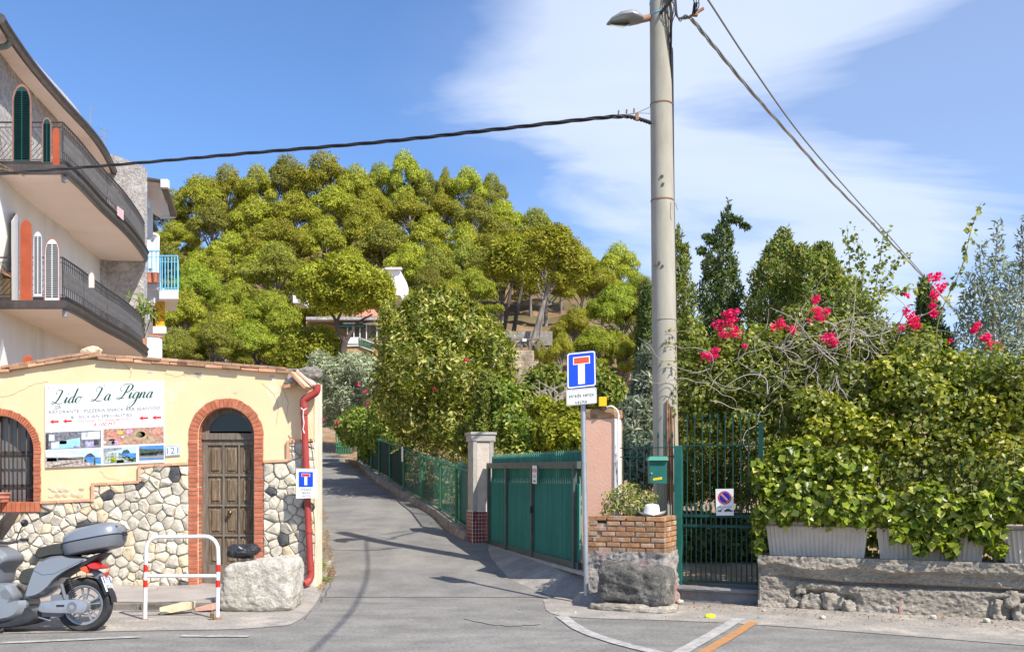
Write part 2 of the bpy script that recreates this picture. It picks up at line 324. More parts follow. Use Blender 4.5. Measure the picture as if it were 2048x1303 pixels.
# leaf materials
M['pine'] = leafmat('pine_needles', (.13, .155, .022), (.43, .43, .045), (.46, .42, .07), 0.26, .7, .15, objr=.22)
M['pine2'] = leafmat('pine_needles_olive', (.11, .135, .03), (.33, .34, .05), (.38, .33, .07), 0.26, .7, .15, objr=.22)
M['pine_g'] = leafmat('pine_needles_green', (.12, .165, .02), (.38, .415, .042), (.40, .40, .07), 0.26, .7, .15, objr=.12)
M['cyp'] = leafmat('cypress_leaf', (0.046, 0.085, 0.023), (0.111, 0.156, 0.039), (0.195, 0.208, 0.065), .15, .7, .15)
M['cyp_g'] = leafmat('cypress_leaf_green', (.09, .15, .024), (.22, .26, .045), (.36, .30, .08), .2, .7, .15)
M['olive'] = leafmat('olive_leaf', (.22, .26, .14), (.44, .47, .29), (.60, .62, .44), 0.25, .45, .4)
M['olive_g'] = leafmat('silver_leaf', (.14, .17, .10), (.30, .34, .22), (.48, .50, .36), 0.25, .45, .4)
M['privet'] = leafmat('privet_leaf', (.06, .10, .016), (.29, .32, .038), (.62, .54, .18), .3, .4, .4)
M['shrub'] = leafmat('shrub_leaf', (0.084, 0.154, 0.021), (0.252, 0.322, 0.042), (0.448, 0.448, 0.098), .3, .4, .4)
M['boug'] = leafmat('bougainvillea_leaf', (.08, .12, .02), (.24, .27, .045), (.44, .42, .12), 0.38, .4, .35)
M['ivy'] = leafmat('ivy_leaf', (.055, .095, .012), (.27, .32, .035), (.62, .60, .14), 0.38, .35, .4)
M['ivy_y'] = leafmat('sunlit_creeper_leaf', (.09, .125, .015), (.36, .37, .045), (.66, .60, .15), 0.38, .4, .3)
M['flower'] = leafmat('bougainvillea_bract', (0.651, 0.011, 0.095), (0.800, 0.032, 0.158), (0.800, 0.084, 0.231), .35, .6, .2)
M['pitt'] = leafmat('pittosporum_leaf', (0.125, 0.163, 0.037), (0.350, 0.375, 0.100), (0.562, 0.550, 0.225), .3, .35, .4)
M['dry'] = leafmat('dry_needle', (0.242, 0.132, 0.055), (0.462, 0.308, 0.154), (0.605, 0.462, 0.275), .2, .8, .1)
M['dryleaf'] = leafmat('dry_brown_leaf', (0.198, 0.110, 0.055), (0.330, 0.209, 0.099), None, .2, .8, .1)
# ---------------------------------------------------------------- terrain
ZL = np.array([(-50, 0), (12.3, 0), (13.3, .08), (15, .24), (17.2, .40), (18.2, .52), (20.8, .74), (22.9, .93), (24.5, 1.1), (26.1, 1.3), (28.7, 1.53), (31, 1.75), (38, 2.5), (44, 3.4), (50, 4.4), (60, 6.6)])
def zl(y): return float(np.interp(y, ZL[:, 0], ZL[:, 1]))
def solve(x, y):                       # ground point seen at a photo pixel
    lo, hi = 3.0, 60.0
    for _ in range(50):
        m = (lo+hi)/2
        if CAMH-(y-HZ)*m/FP > zl(m): lo = m
        else: hi = m
    return Vector(((x-1024)*lo/FP, lo, zl(lo)))
# pines of the hill: (x, top y, crown width px, distance) per row
ROWS = [
 ('skyline', 128, [(345, 385, 110), (398, 352, 125), (455, 326, 120), (515, 332, 105), (575, 318, 120), (648, 300, 160), (712, 326, 115), (760, 332, 105), (808, 304, 100), (850, 345, 95), (891, 330, 44), (935, 336, 105), (984, 352, 80)]),
 ('second', 116, [(350, 440, 120), (430, 405, 120), (510, 388, 130), (590, 380, 140), (668, 378, 150), (742, 375, 130), (815, 388, 120), (880, 385, 120), (950, 395, 110), (1004, 402, 115), (1072, 422, 125), (1110, 455, 90)]),
 ('third', 104, [(335, 490, 100), (395, 500, 110), (462, 460, 120), (560, 432, 165), (650, 430, 130), (735, 406, 120), (775, 450, 150), (862, 425, 130), (930, 442, 130), (1000, 442, 140), (1062, 452, 130), (1122, 470, 120)]),
 ('fourth', 93, [(438, 505, 130), (545, 480, 180), (700, 490, 130), (822, 482, 140), (870, 500, 120), (930, 485, 110), (1000, 480, 150), (1092, 468, 150), (1162, 488, 120), (1236, 482, 115)]),
 ('fifth', 82, [(392, 525, 140), (555, 492, 195), (470, 560, 130), (780, 560, 120), (860, 535, 110), (945, 535, 130), (1205, 530, 120), (1275, 545, 110)]),
 ('sixth', 71, [(372, 575, 150), (455, 600, 160), (545, 580, 170), (630, 560, 120), (820, 580, 140), (900, 560, 170), (1150, 610, 115), (1235, 565, 150), (1292, 560, 100)]),
 ('lowest', 61, [(355, 660, 130), (430, 645, 160), (505, 640, 170), (590, 655, 140), (632, 690, 90), (1078, 676, 62), (1125, 660, 75), (1190, 650, 130), (1245, 665, 90), (1165, 780, 90), (1075, 800, 100), (1290, 620, 70)]),
]
PINES = []
for row, Yb, lst in ROWS:
    for i, (px, pt, wd) in enumerate(lst):
        Yd = Yb+rnd.uniform(-3, 3); top = P(px, pt, Yd); W = wd*Yd/FP
        H = W*1.18+1.5
        PINES.append([row, i, px, top, W, H])
GAPTREE = [('gap', P(1092, 470, 80), 6.6, 9.5)]
cps = [(t.x, t.y, t.z-H) for _, _, _, t, W, H in PINES]
cps += [(-26, 61, P(600, 760, 61).z), (-14, 56, P(700, 800, 56).z), (-2, 62, P(960, 760, 62).z), (0, 55, P(1024, 800, 55).z), (0, 72, P(1030, 690, 72).z), (0, 80, P(1030, 600, 80).z), (.5, 88, P(1035, 540, 88).z),
 (16, 58, 5), (16, 70, 9), (20, 80, 11), (26, 95, 14), (24, 60, 3), (40, 60, 2), (50, 90, 2), (60, 130, 2), (35, 130, 16), (30, 160, 14), (0, 160, 36), (-30, 165, 42), (-70, 165, 40), (-60, 60, 8), (-75, 90, 20), (-75, 130, 36), (-45, 58, 8), (90, 60, 0), (90, 160, 0), (0, 210, 10), (-60, 215, 12), (60, 210, 0), (-120, 60, 3), (-120, 130, 8), (-120, 200, 2)]
CP = np.array(cps)
def hillz(x, y):
    x = np.asarray(x, float); y = np.asarray(y, float); num = np.zeros_like(x); den = np.full_like(x, 1e-9)
    for cx, cy, cz in CP:
        wgt = np.exp(-((x-cx)**2+(y-cy)**2)/(2*7.5**2))+1e-5/(1+((x-cx)**2+(y-cy)**2)/400)
        num += wgt*cz; den += wgt
    return num/den
def terrain(x, y):
    x = np.asarray(x, float); y = np.asarray(y, float)
    a = np.interp(y, ZL[:, 0], ZL[:, 1]); a = np.where(x > 14, a*np.clip(1-(x-14)/30, 0, 1), a)
    t = np.clip((y-44)/14, 0, 1); t = t*t*(3-2*t); h = a*(1-t)+hillz(x, y)*t
    far = np.clip((np.hypot(x, y-100)-180)/150, 0, 1); return h*(1-far)-.02
xs = np.unique(np.concatenate([np.linspace(-12, 12, 61), np.linspace(-80, 80, 130), np.linspace(-400, 400, 60), [-3000, -1500, -800, 800, 1500, 3000]]))
ys = np.unique(np.concatenate([np.linspace(-20, 60, 140), np.linspace(60, 220, 110), np.linspace(-400, 500, 60), [-3000, -1000, 900, 1600, 3000]]))
gx, gy = np.meshgrid(xs, ys); gz = terrain(gx, gy)
hi = np.clip((gy-50)/10, 0, 1); gz = gz+hi*.35*np.sin(gx*.9+gy*.5)*np.sin(gy*.7-gx*.3)
V = np.stack([gx, gy, gz], -1).reshape(-1, 3); nx = len(xs)
I = (np.arange(len(ys)-1)[:, None]*nx+np.arange(nx-1)[None]).ravel()
fy = V[I, 1]
g = link('ground', npmesh('ground', V, np.stack([I, I+1, I+nx+1, I+nx], -1), [M['dirt'], M['hill']], True)); tag(g, kind='structure')
g.data.polygons.foreach_set('material_index', (fy > 58).astype(np.int32))
def strip(name, rows, m, nu=8, kind='structure'):      # rows of (left, right) points
    b = MB(); vs = []
    for a, c in rows: vs += [Vector(a).lerp(Vector(c), k/(nu-1)) for k in range(nu)]
    b.add(vs, [(j*nu+i, j*nu+i+1, (j+1)*nu+i+1, (j+1)*nu+i) for j in range(len(rows)-1) for i in range(nu-1)])
    return tag(b.build(name, m, fix=False, smooth=True), kind=kind)
rd = strip('road', [((-90, y, .006), (90, y, .006)) for y in (-40, 0, 6, 9, 12.34)], M['asphalt'])
lane = []
for y, xl, xr in [(12.34, -2.6, 1.25), (13.3, -2.75, 1.05), (15, -3.3, .45), (16, -3.6, .1), (17.2, -4.0, -.55), (18.2, -4.4, -1.3), (20.8, -5.3, -1.85), (22.9, -6.2, -2.5), (24.5, -7, -3.1), (26.1, -7.6, -3.7), (28.7, -8.6, -4.45), (31, -9.5, -5.1), (34, -10.5, -6.0), (38, -11.5, -7.1), (42, -13, -8.2)]:
    lane.append(((xl, y, zl(y)+.008), (xr, y, zl(y)+.008)))
strip('lane', lane, M['lane'])
def sheet(name, pts, m, lift, kind='structure'):       # flat outline on the ground given as photo pixels
    b = MB(); q = [solve(x, y) for x, y in pts]; q = [Vector((v.x, v.y, v.z+lift)) for v in q]
    b.add(q, [tuple(range(len(q)))]); return tag(b.build(name, m, fix=False), kind=kind)
# dusty older surface along the kerbs
def outline_sheet(name, up, lo, m, lift, kind='structure'):
    rows = []
    for (a, b_) in zip(catmull([solve(*p) for p in up], 5), catmull([solve(*p) for p in lo], 5)):
        rows.append((Vector((a.x, a.y, zl(a.y)+lift)), Vector((b_.x, b_.y, zl(b_.y)+lift))))
    return strip(name, rows, m, 6, kind)
outline_sheet('road_shoulder', [(-300, 1222), (0, 1218), (300, 1210), (455, 1200), (600, 1168), (634, 1120)], [(-300, 1272), (0, 1268), (300, 1262), (520, 1256), (610, 1232), (665, 1120)], M['asph_old'], .012)
outline_sheet('road_shoulder', [(1155, 1186), (1180, 1200), (1350, 1212), (1540, 1214), (2048, 1243), (2500, 1275)], [(1085, 1200), (1120, 1232), (1350, 1242), (1540, 1252), (2048, 1292), (2500, 1340)], M['asph_old'], .012)
def paint(name, ctr, wpx, m, lift=.016, seg=5):
    pts = catmull([solve(*p) for p in ctr], seg); rows = []
    for i, p in enumerate(pts):
        d = (pts[min(i+1, len(pts)-1)]-pts[max(i-1, 0)]); d.z = 0; d.normalize(); nrm = Vector((-d.y, d.x, 0))*wpx/2*(1+.06*math.sin(i*2.1))
        rows.append((p+nrm+Vector((0, 0, lift)), p-nrm+Vector((0, 0, lift))))
    return strip(name, rows, m, 3)
paint('road_marking', [(-60, 1290), (100, 1283), (282, 1275)], .10, M['paintw'])
paint('road_marking', [(362, 1273), (440, 1274), (498, 1274)], .09, M['paintw'])
paint('road_marking', [(1122, 1233), (1165, 1262), (1240, 1288), (1330, 1310), (1440, 1335)], .14, M['paintw'])
paint('road_marking', [(1482, 1236), (1425, 1270), (1365, 1304), (1300, 1345)], .14, M['paintw'])
paint('road_marking', [(1508, 1245), (1460, 1275), (1412, 1304), (1350, 1345)], .11, M['painto'])
# tar seam and cracks
for pts in ([(610, 1240), (640, 1205), (665, 1160), (668, 1110)], [(930, 1238), (1000, 1252), (1080, 1250)]):
    b = MB(); c = catmull([solve(*p)+Vector((0, 0, .010)) for p in pts], 8)
    c = [p+Vector((rnd.uniform(-.02, .02), rnd.uniform(-.03, .03), 0)) for p in c]; b.tube(c, .0035, 4)
    tag(b.build('tar_seam', mat('tar', (.05, .05, .05), rough=.6)), kind='structure')
# sidewalk in front of the stone facade, broken kerb
b = MB()
def swk(u, v):
    x = -12+u*8.55; y = 11.05+v*2.2; z = .075+.025*u
    ed = .05*noise.noise(Vector((x*2, 3, 0)))
    if v < .001: return Vector((x, 11.12+ed, -.03))
    return Vector((x, y+(ed+.10 if v < .06 else 0), z+.012*noise.noise(Vector((x*3, y*3, 1)))-(.02 if v < .06 else 0)))
b.grid(swk, 120, 24)
tag(b.build('sidewalk', M['pave'], smooth=False, fix=False), kind='structure')
kb = MB()
for k in range(15):
    x = -12+k*.58+rnd.uniform(-.01, .01); kb.box((x+.28, 11.16+rnd.uniform(-.01, .01), .035+rnd.uniform(-.008, .004)), (.56, .13, .11), Matrix.Rotation(rnd.uniform(-.02, .02), 3, 'Z'))
tag(kb.build('kerb', mat('dirty_kerb', (.13, .11, .09), (.24, .21, .18), 5, .9, 1, 25, disp=.02), bevel=.012), kind='structure')
# concrete apron rising from the lane to the gate sill
ap = [((1.20, 12.0, .02), (.95, 12.05, -.02)), ((1.12, 12.4, .27), (.35, 12.5, -.03)), ((.6, 13.6, .33), (-.25, 13.7, .06)), ((.1, 15.2, .36), (-.6, 15.2, .20)), ((-.36, 17.0, .40), (-.8, 17.0, .34))]
strip('gate_apron', ap, M['asph_old'], 8)
b = MB(); b.prism([(1.14, 12.2, .30), (.98, 12.2, .30), (-.52, 17.1, .32), (-.34, 17.1, .32)], (0, 0, .05)); tag(b.build('gate_sill', M['concrete']), kind='structure')
b = MB()
b.add([(1.9, 12.0, .2), (30, 9.5, .2), (34, 34, 2.3), (14, 36, 2.4), (-.5, 17.4, .55), (.5, 14, .34), (1.3, 12.4, .22)], [(0, 1, 2, 3, 4, 5, 6)])
tag(b.build('garden_soil', M['dirt'], fix=False), kind='structure')
# kerb under the lane fence
FN = [(913, 1044, 932), (881, 1020, 922), (844, 999, 910), (807.5, 979, 896), (780, 962, 884), (759, 949, 878), (743, 941, 874), (728, 930, 869), (716, 921, 866)]
FPT = []
for i, (x, yb, yt) in enumerate([(942, 1064, 938)]+FN):
    Yd = (17.35, 18.25, 20.6, 22.9, 24.7, 26.5, 28.6, 30.6, 33.2, 36)[i]; FPT.append((P(x, yb, Yd), P(x, yt, Yd)))
b = MB()
for (a, _), (c, _) in zip(FPT, FPT[1:]):
    b.prism([(a.x-.14, a.y, zl(a.y)-.05), (a.x+.1, a.y, zl(a.y)-.05), (a.x+.1, a.y, a.z+.01), (a.x-.10, a.y, a.z-.01)], (c.x-a.x, c.y-a.y, c.z-a.z))
tag(b.build('fence_kerb', M['rough']), kind='structure')
def rough_block(name, m, c, size, rz=0, amp=.02, cuts=18, k=7, seed=0, parent=None, fn=None, freq=6, origin=None):
    bm = bmesh.new(); bmesh.ops.create_cube(bm, size=2); bmesh.ops.subdivide_edges(bm, edges=bm.edges, cuts=cuts, use_grid_fill=True)
    Mr = Matrix.Rotation(rz, 3, 'Z'); c = Vector(c)
    for v in bm.verts:
        p = v.co; n = (abs(p.x)**k+abs(p.y)**k+abs(p.z)**k)**(1/k); p = p/n
        d = p.normalized(); q = Vector((p.x*size[0]/2, p.y*size[1]/2, p.z*size[2]/2))
        a = amp*(noise.noise(q*freq+Vector((seed, 0, 0)))+.5*noise.noise(q*freq*2.7+Vector((0, seed, 0)))+.25*noise.noise(q*freq*7+Vector((0, 0, seed))))
        q = q+d*a
        if fn: q = fn(q)
        v.co = Mr @ q+c
    o0 = off(parent) if parent else Vector(origin if origin else (c.x, c.y, c.z-size[2]/2))
    bmesh.ops.translate(bm, verts=bm.verts, vec=-o0)
    me = bpy.data.meshes.new(name); bm.to_mesh(me); bm.free(); me.materials.append(m); me.polygons.foreach_set('use_smooth', [True]*len(me.polygons))
    o = bpy.data.objects.new(name, me); COL.objects.link(o)
    if parent: o.parent = parent
    else: o.location = o0
    OFF[o.name] = o0; return o
# ---------------------------------------------------------------- flat lettering
def text_mesh(s, size=1, align='CENTER', space=1.0, shear=0):
    cu = bpy.data.curves.new('t', 'FONT'); cu.body = s; cu.size = size; cu.align_x = align; cu.space_character = space; cu.shear = shear; cu.resolution_u = 2
    o = bpy.data.objects.new('t', cu); COL.objects.link(o); dg = bpy.context.evaluated_depsgraph_get()
    me = bpy.data.meshes.new_from_object(o.evaluated_get(dg)); vs = [v.co.copy() for v in me.vertices]; fs = [tuple(p.vertices) for p in me.polygons]
    bpy.data.objects.remove(o); bpy.data.curves.remove(cu); bpy.data.meshes.remove(me); return vs, fs
def lettering(name, s, m, parent, mp, cx, cy, h, w=None, **k):   # mp maps sign units (x right, y down) to the world
    vs, fs = text_mesh(s, h/.7, **k)
    x0 = min(v.x for v in vs); x1 = max(v.x for v in vs); sx = w/(x1-x0) if w else 1; mid = (x0+x1)/2
    b = MB(); b.add([mp(cx+(v.x-mid)*sx, cy+h/2-v.y) for v in vs], fs); return b.build(name, m, parent, fix=False)
def polym(name, polys, m, parent, mp):
    b = MB()
    for p in polys: b.add([mp(*q) for q in p], [tuple(range(len(p)))])
    return b.build(name, m, parent, fix=False)
def rrect(x0, y0, x1, y1, r, n=4):
    out = []
    for cx, cy, a in ((x1-r, y0+r, -90), (x1-r, y1-r, 0), (x0+r, y1-r, 90), (x0+r, y0+r, 180)):
        out += [(cx+r*math.cos(R(a+90*k/n)), cy+r*math.sin(R(a+90*k/n))) for k in range(n+1)]
    return out
def ring(name, cx, cy, r0, r1, m, parent, mp, n=28):
    b = MB(); vs = [mp(cx+r*math.cos(2*PI*k/n), cy+r*math.sin(2*PI*k/n)) for r in (r0, r1) for k in range(n)]
    b.add(vs, [(k, (k+1) % n, n+(k+1) % n, n+k) for k in range(n)]); return b.build(name, m, parent, fix=False)
def quadmap(c, n, lift):               # c: world corners tl,tr,br,bl -> map of unit (0..W,0..H px)
    tl, tr, br, bl, W, H = c
    def f(x, y, l=lift):
        u = x/W; v = y/H; return (tl*(1-u)+tr*u)*(1-v)+(bl*(1-u)+br*u)*v+n*l
    return f
# ---------------------------------------------------------------- yellow stuccoed building with rubble-stone base
Y0 = 13.0; PM = FP/Y0
def F(x, y, d=0): p = P(x, y, Y0); return Vector((p.x, Y0-d, p.z))
house = thing('roadside_house', 'low yellow stucco building with rubble stone base, brick arched door and window', 'building', (F(250, 0).x, Y0, 0))
CT = [(-260, 752), (0, 745), (170, 718), (400, 734), (582, 747), (632, 760)]
ctop = lambda x: float(np.interp(x, [p[0] for p in CT], [p[1] for p in CT]))
DC, DR, DO, DS = 452.5, 55.5, 74.5, 870; DB = 1172
WC, WR, WO, WS = -2, 69, 84, 900; WB = 1005
def opening(x):                         # open interval (top, bottom) of a column
    if abs(x-DC) < DR: return (DS-math.sqrt(DR**2-(x-DC)**2), DB)
    if abs(x-WC) < WR: return (WS-math.sqrt(WR**2-(x-WC)**2), WB)
xsn = sorted(set([-260, 632]+[x for x in range(-250, 632, 6)]+[DC-DR, DC+DR, WC-WR, WC+WR]+[DC-DR*math.cos(PI*k/24) for k in range(25)]+[WC-WR*math.cos(PI*k/24) for k in range(25)]))
b = MB()
for a, c in zip(xsn, xsn[1:]):
    m = (a+c)/2; op = opening(m)
    if op is None: b.add([F(a, ctop(a)), F(c, ctop(c)), F(c, 1200), F(a, 1200)], [(0, 1, 2, 3)])
    else:
        oa = opening(a+1e-4 if abs(a-m) else a) or (DS if m > 200 else WS, 0); oc = opening(c-1e-4) or oa
        b.add([F(a, ctop(a)), F(c, ctop(c)), F(c, oc[0]), F(a, oa[0])], [(0, 1, 2, 3)])
        b.add([F(a, op[1]), F(c, op[1]), F(c, 1200), F(a, 1200)], [(0, 1, 2, 3)])
# side wall, back and roof close the volume
A = [F(-260, 752), F(632, 760), F(632, 1200), F(-260, 1200)]
sA = Vector((-2.2, 6.5, 0)); B2 = [v+sA for v in A]
b.add([A[1], B2[1], B2[2], A[2]], [(0, 1, 2, 3)]); b.add([A[0], B2[0], B2[3], A[3]], [(0, 1, 2, 3)]); b.add(B2, [(0, 1, 2, 3)])
b.build('wall', M['stucco'], house, fix=False)
b = MB(); rp = [F(x, y+1, -.0) for x, y in CT]
b.add(rp+[Vector((p.x-2.2, p.y+6.5, 3.0)) for p in rp], [(i, i+1, i+7, i+6) for i in range(5)]); b.build('roof', M['brick_old'], house, fix=False)
# reveals and inner closing
def arch_pts(cx, r, ys, yb, n=20): return [(cx-r, yb), (cx-r, ys)]+[(cx-r*math.cos(PI*k/n), ys-r*math.sin(PI*k/n)) for k in range(1, n)]+[(cx+r, ys), (cx+r, yb)]
def reveal(nm, cx, r, ys, yb, d, m):
    q = arch_pts(cx, r, ys, yb); b = MB(); n = len(q)
    b.add([F(*p) for p in q]+[F(p[0], p[1], -d) for p in q], [(i, i+1, i+n+1, i+n) for i in range(n-1)]+[(0, n, 2*n-1, n-1)]); return b.build(nm, m, house, fix=False)
reveal('door_reveal', DC, DR+4, DS, DB, .21, M['mortar_pale']); reveal('window_reveal', WC, WR+4, WS, WB, .2, M['mortar_pale'])
# coping: two courses of thin bricks, individually laid
def brickmesh(l, h, dp, bev=.004, nm='brick', m='brick'):
    k = MB(); k.box((0, 0, 0), (l, dp, h)); return k.mesh(nm, M[m], bevel=bev)
cb = [brickmesh(.245, .038, .34, m='brick_old'), brickmesh(.236, .041, .33, m='tile')]
path = [F(x, y) for x, y in CT[:5]]
for rowi in range(2):
    s = -.12 if rowi else 0; seglen = 0
    acc = []; tot = 0
    for p, q in zip(path, path[1:]): acc.append((tot, p, q)); tot += (q-p).length
    while s < tot-.1:
        for t0, p, q in acc:
            if s >= t0-.13 and s < t0+(q-p).length-.02:
                d = (q-p).normalized(); c = p+d*(s+.12-t0); break
        ang = -math.atan2(d.z, d.x)
        c = c+Vector((0, 0, .022+rowi*.042+rnd.uniform(-.003, .003)))
        o = link('brick', cb[rnd.random() < .35], house, (c.x, Y0+.10+rnd.uniform(-.012, .012), c.z), (rnd.uniform(-.02, .02), ang+rnd.uniform(-.012, .012), 0))
        s += .25
b = MB(); q = [F(x, y+2, -.02) for x, y in CT[:5]]; b.prism(q+[v+Vector((0, 0, .078)) for v in q[::-1]], (0, .2, 0)); b.build('coping_mortar', M['mortar'], house)
# brick arches
def band(nm, cx, r, ro, ys, yb, d, n=26):
    qi = arch_pts(cx, r, ys, yb, n); qo = arch_pts(cx, ro, ys, yb, n); m = len(qi); b = MB()
    vs = [F(*p, .006) for p in qi]+[F(*p, .006) for p in qo]+[F(p[0], p[1], -d) for p in qi]
    b.add(vs, [(i, i+1, i+m+1, i+m) for i in range(m-1)]+[(i, i+1, i+2*m+1, i+2*m) for i in range(m-1)]); return b.build(nm, M['mortar_pale'], house, fix=False)
band('arch_mortar', DC, DR+1.7, DO-1, DS, DB+8, .2); band('arch_mortar', WC, WR+1.6, WO-1, WS, WB, .2)
def jamb(x0, x1, ya, yb, ch, d0=.016, d1=.20):
    me = brickmesh((x1-x0)/PM, (ch-1.5)/PM, d0+d1, .003); y = ya+ch/2
    while y < yb:
        p = F((x0+x1)/2, y); link('brick', me, house, (p.x+rnd.uniform(-.004, .004), Y0+(d1-d0)/2+rnd.uniform(-.005, .004), p.z+rnd.uniform(-.002, .002)), (0, rnd.uniform(-.015, .015), 0)); y += ch
jamb(DC-DO, DC-DR-1, DS, DB+6, 8.6); jamb(DC+DR+1, DC+DO, DS, DB+6, 8.6); jamb(WC+WR+.8, WC+WO, WS, WB-2, 8.4)
def archbricks(cx, r, ro, ys, n, a0=0, a1=PI, d0=.016, d1=.2):
    for k in range(n):
        t0 = a0+(a1-a0)*(k+.07)/n; t1 = a0+(a1-a0)*(k+.93)/n; q = []
        rr = ro+rnd.uniform(-1, 1)
        for t, rad in ((t0, r+1), (t0, rr), (t1, rr), (t1, r+1)): q.append(F(cx+rad*math.cos(t), ys-rad*math.sin(t), d0+rnd.uniform(0, .004)))
        c = sum(q, Vector())/4; bb = MB(); bb.prism([v-c for v in q], (0, d0+d1, 0)); link('brick', bb.mesh('brick', M['brick'], bevel=.003), house, c)
archbricks(DC, DR, DO, DS, 23); archbricks(WC, WR, WO, WS, 27, 0, PI*.62)
sm = brickmesh(8.2/PM, 20/PM, .26, .004)
for k in range(14): p = F(78-k*9.4, 1013); link('brick', sm, house, (p.x, Y0+.07, p.z), (0, rnd.uniform(-.02, .02), 0))
b = MB(); b.prism([F(-60, 1005, .045), F(82, 1005, .045), F(82, 1022, .045), F(-60, 1022, .045)], (0, .2, 0)); b.build('sill_mortar', M['mortar_pale'], house)
# stone zones
ZONE = [(-250, 1023, 82), (82, 1004, 185), (185, 967, 278), (278, 931, 377.5), (528, 925, 579), (579, 883, 631)]
def ztop(x):
    for a, t, c in ZONE:
        if a <= x < c: return t
    return None
b = MB()
for zz_ in (ZONE[:4], ZONE[4:]):
    b = MB()
    for a, t, c in zz_: b.add([F(a, t, .004), F(c, t, .004), F(c, 1200, .004), F(a, 1200, .004)], [(0, 1, 2, 3)])
    b.build('mortar', M['mortar'], house, fix=False)
# terracotta edging of the stepped stone zone
for (x0, y0, x1, y1) in [(82, 1004, 185, 999), (188, 1003, 188, 966), (184, 968, 281, 963), (281, 963, 281, 931), (278, 932, 378, 926), (528, 923, 578, 920), (577, 922, 577, 881), (574, 883, 631, 879)]:
    ln = math.hypot(x1-x0, y1-y0); n = max(1, round(ln/38))
    for k in range(n):
        a = F(x0+(x1-x0)*(k+.02)/n, y0+(y1-y0)*(k+.02)/n, .02+rnd.uniform(0, .006)); c = F(x0+(x1-x0)*(k+.97)/n, y0+(y1-y0)*(k+.97)/n, .02)
        bb = MB(); bb.bar(a, c, .05, 5.5/PM, up=(0, 0, 1) if abs(x1-x0) > 5 else (1, 0, 0)); bb.build('edging_brick', M['tile'], house, bevel=.003)
def clip(poly, m, nrm):
    out = []
    for i in range(len(poly)):
        a, c = poly[i], poly[(i+1) % len(poly)]; da = (a[0]-m[0])*nrm[0]+(a[1]-m[1])*nrm[1]; dc = (c[0]-m[0])*nrm[0]+(c[1]-m[1])*nrm[1]
        if da <= 0: out.append(a)
        if da*dc < 0: t = da/(da-dc); out.append((a[0]+(c[0]-a[0])*t, a[1]+(c[1]-a[1])*t))
    return out
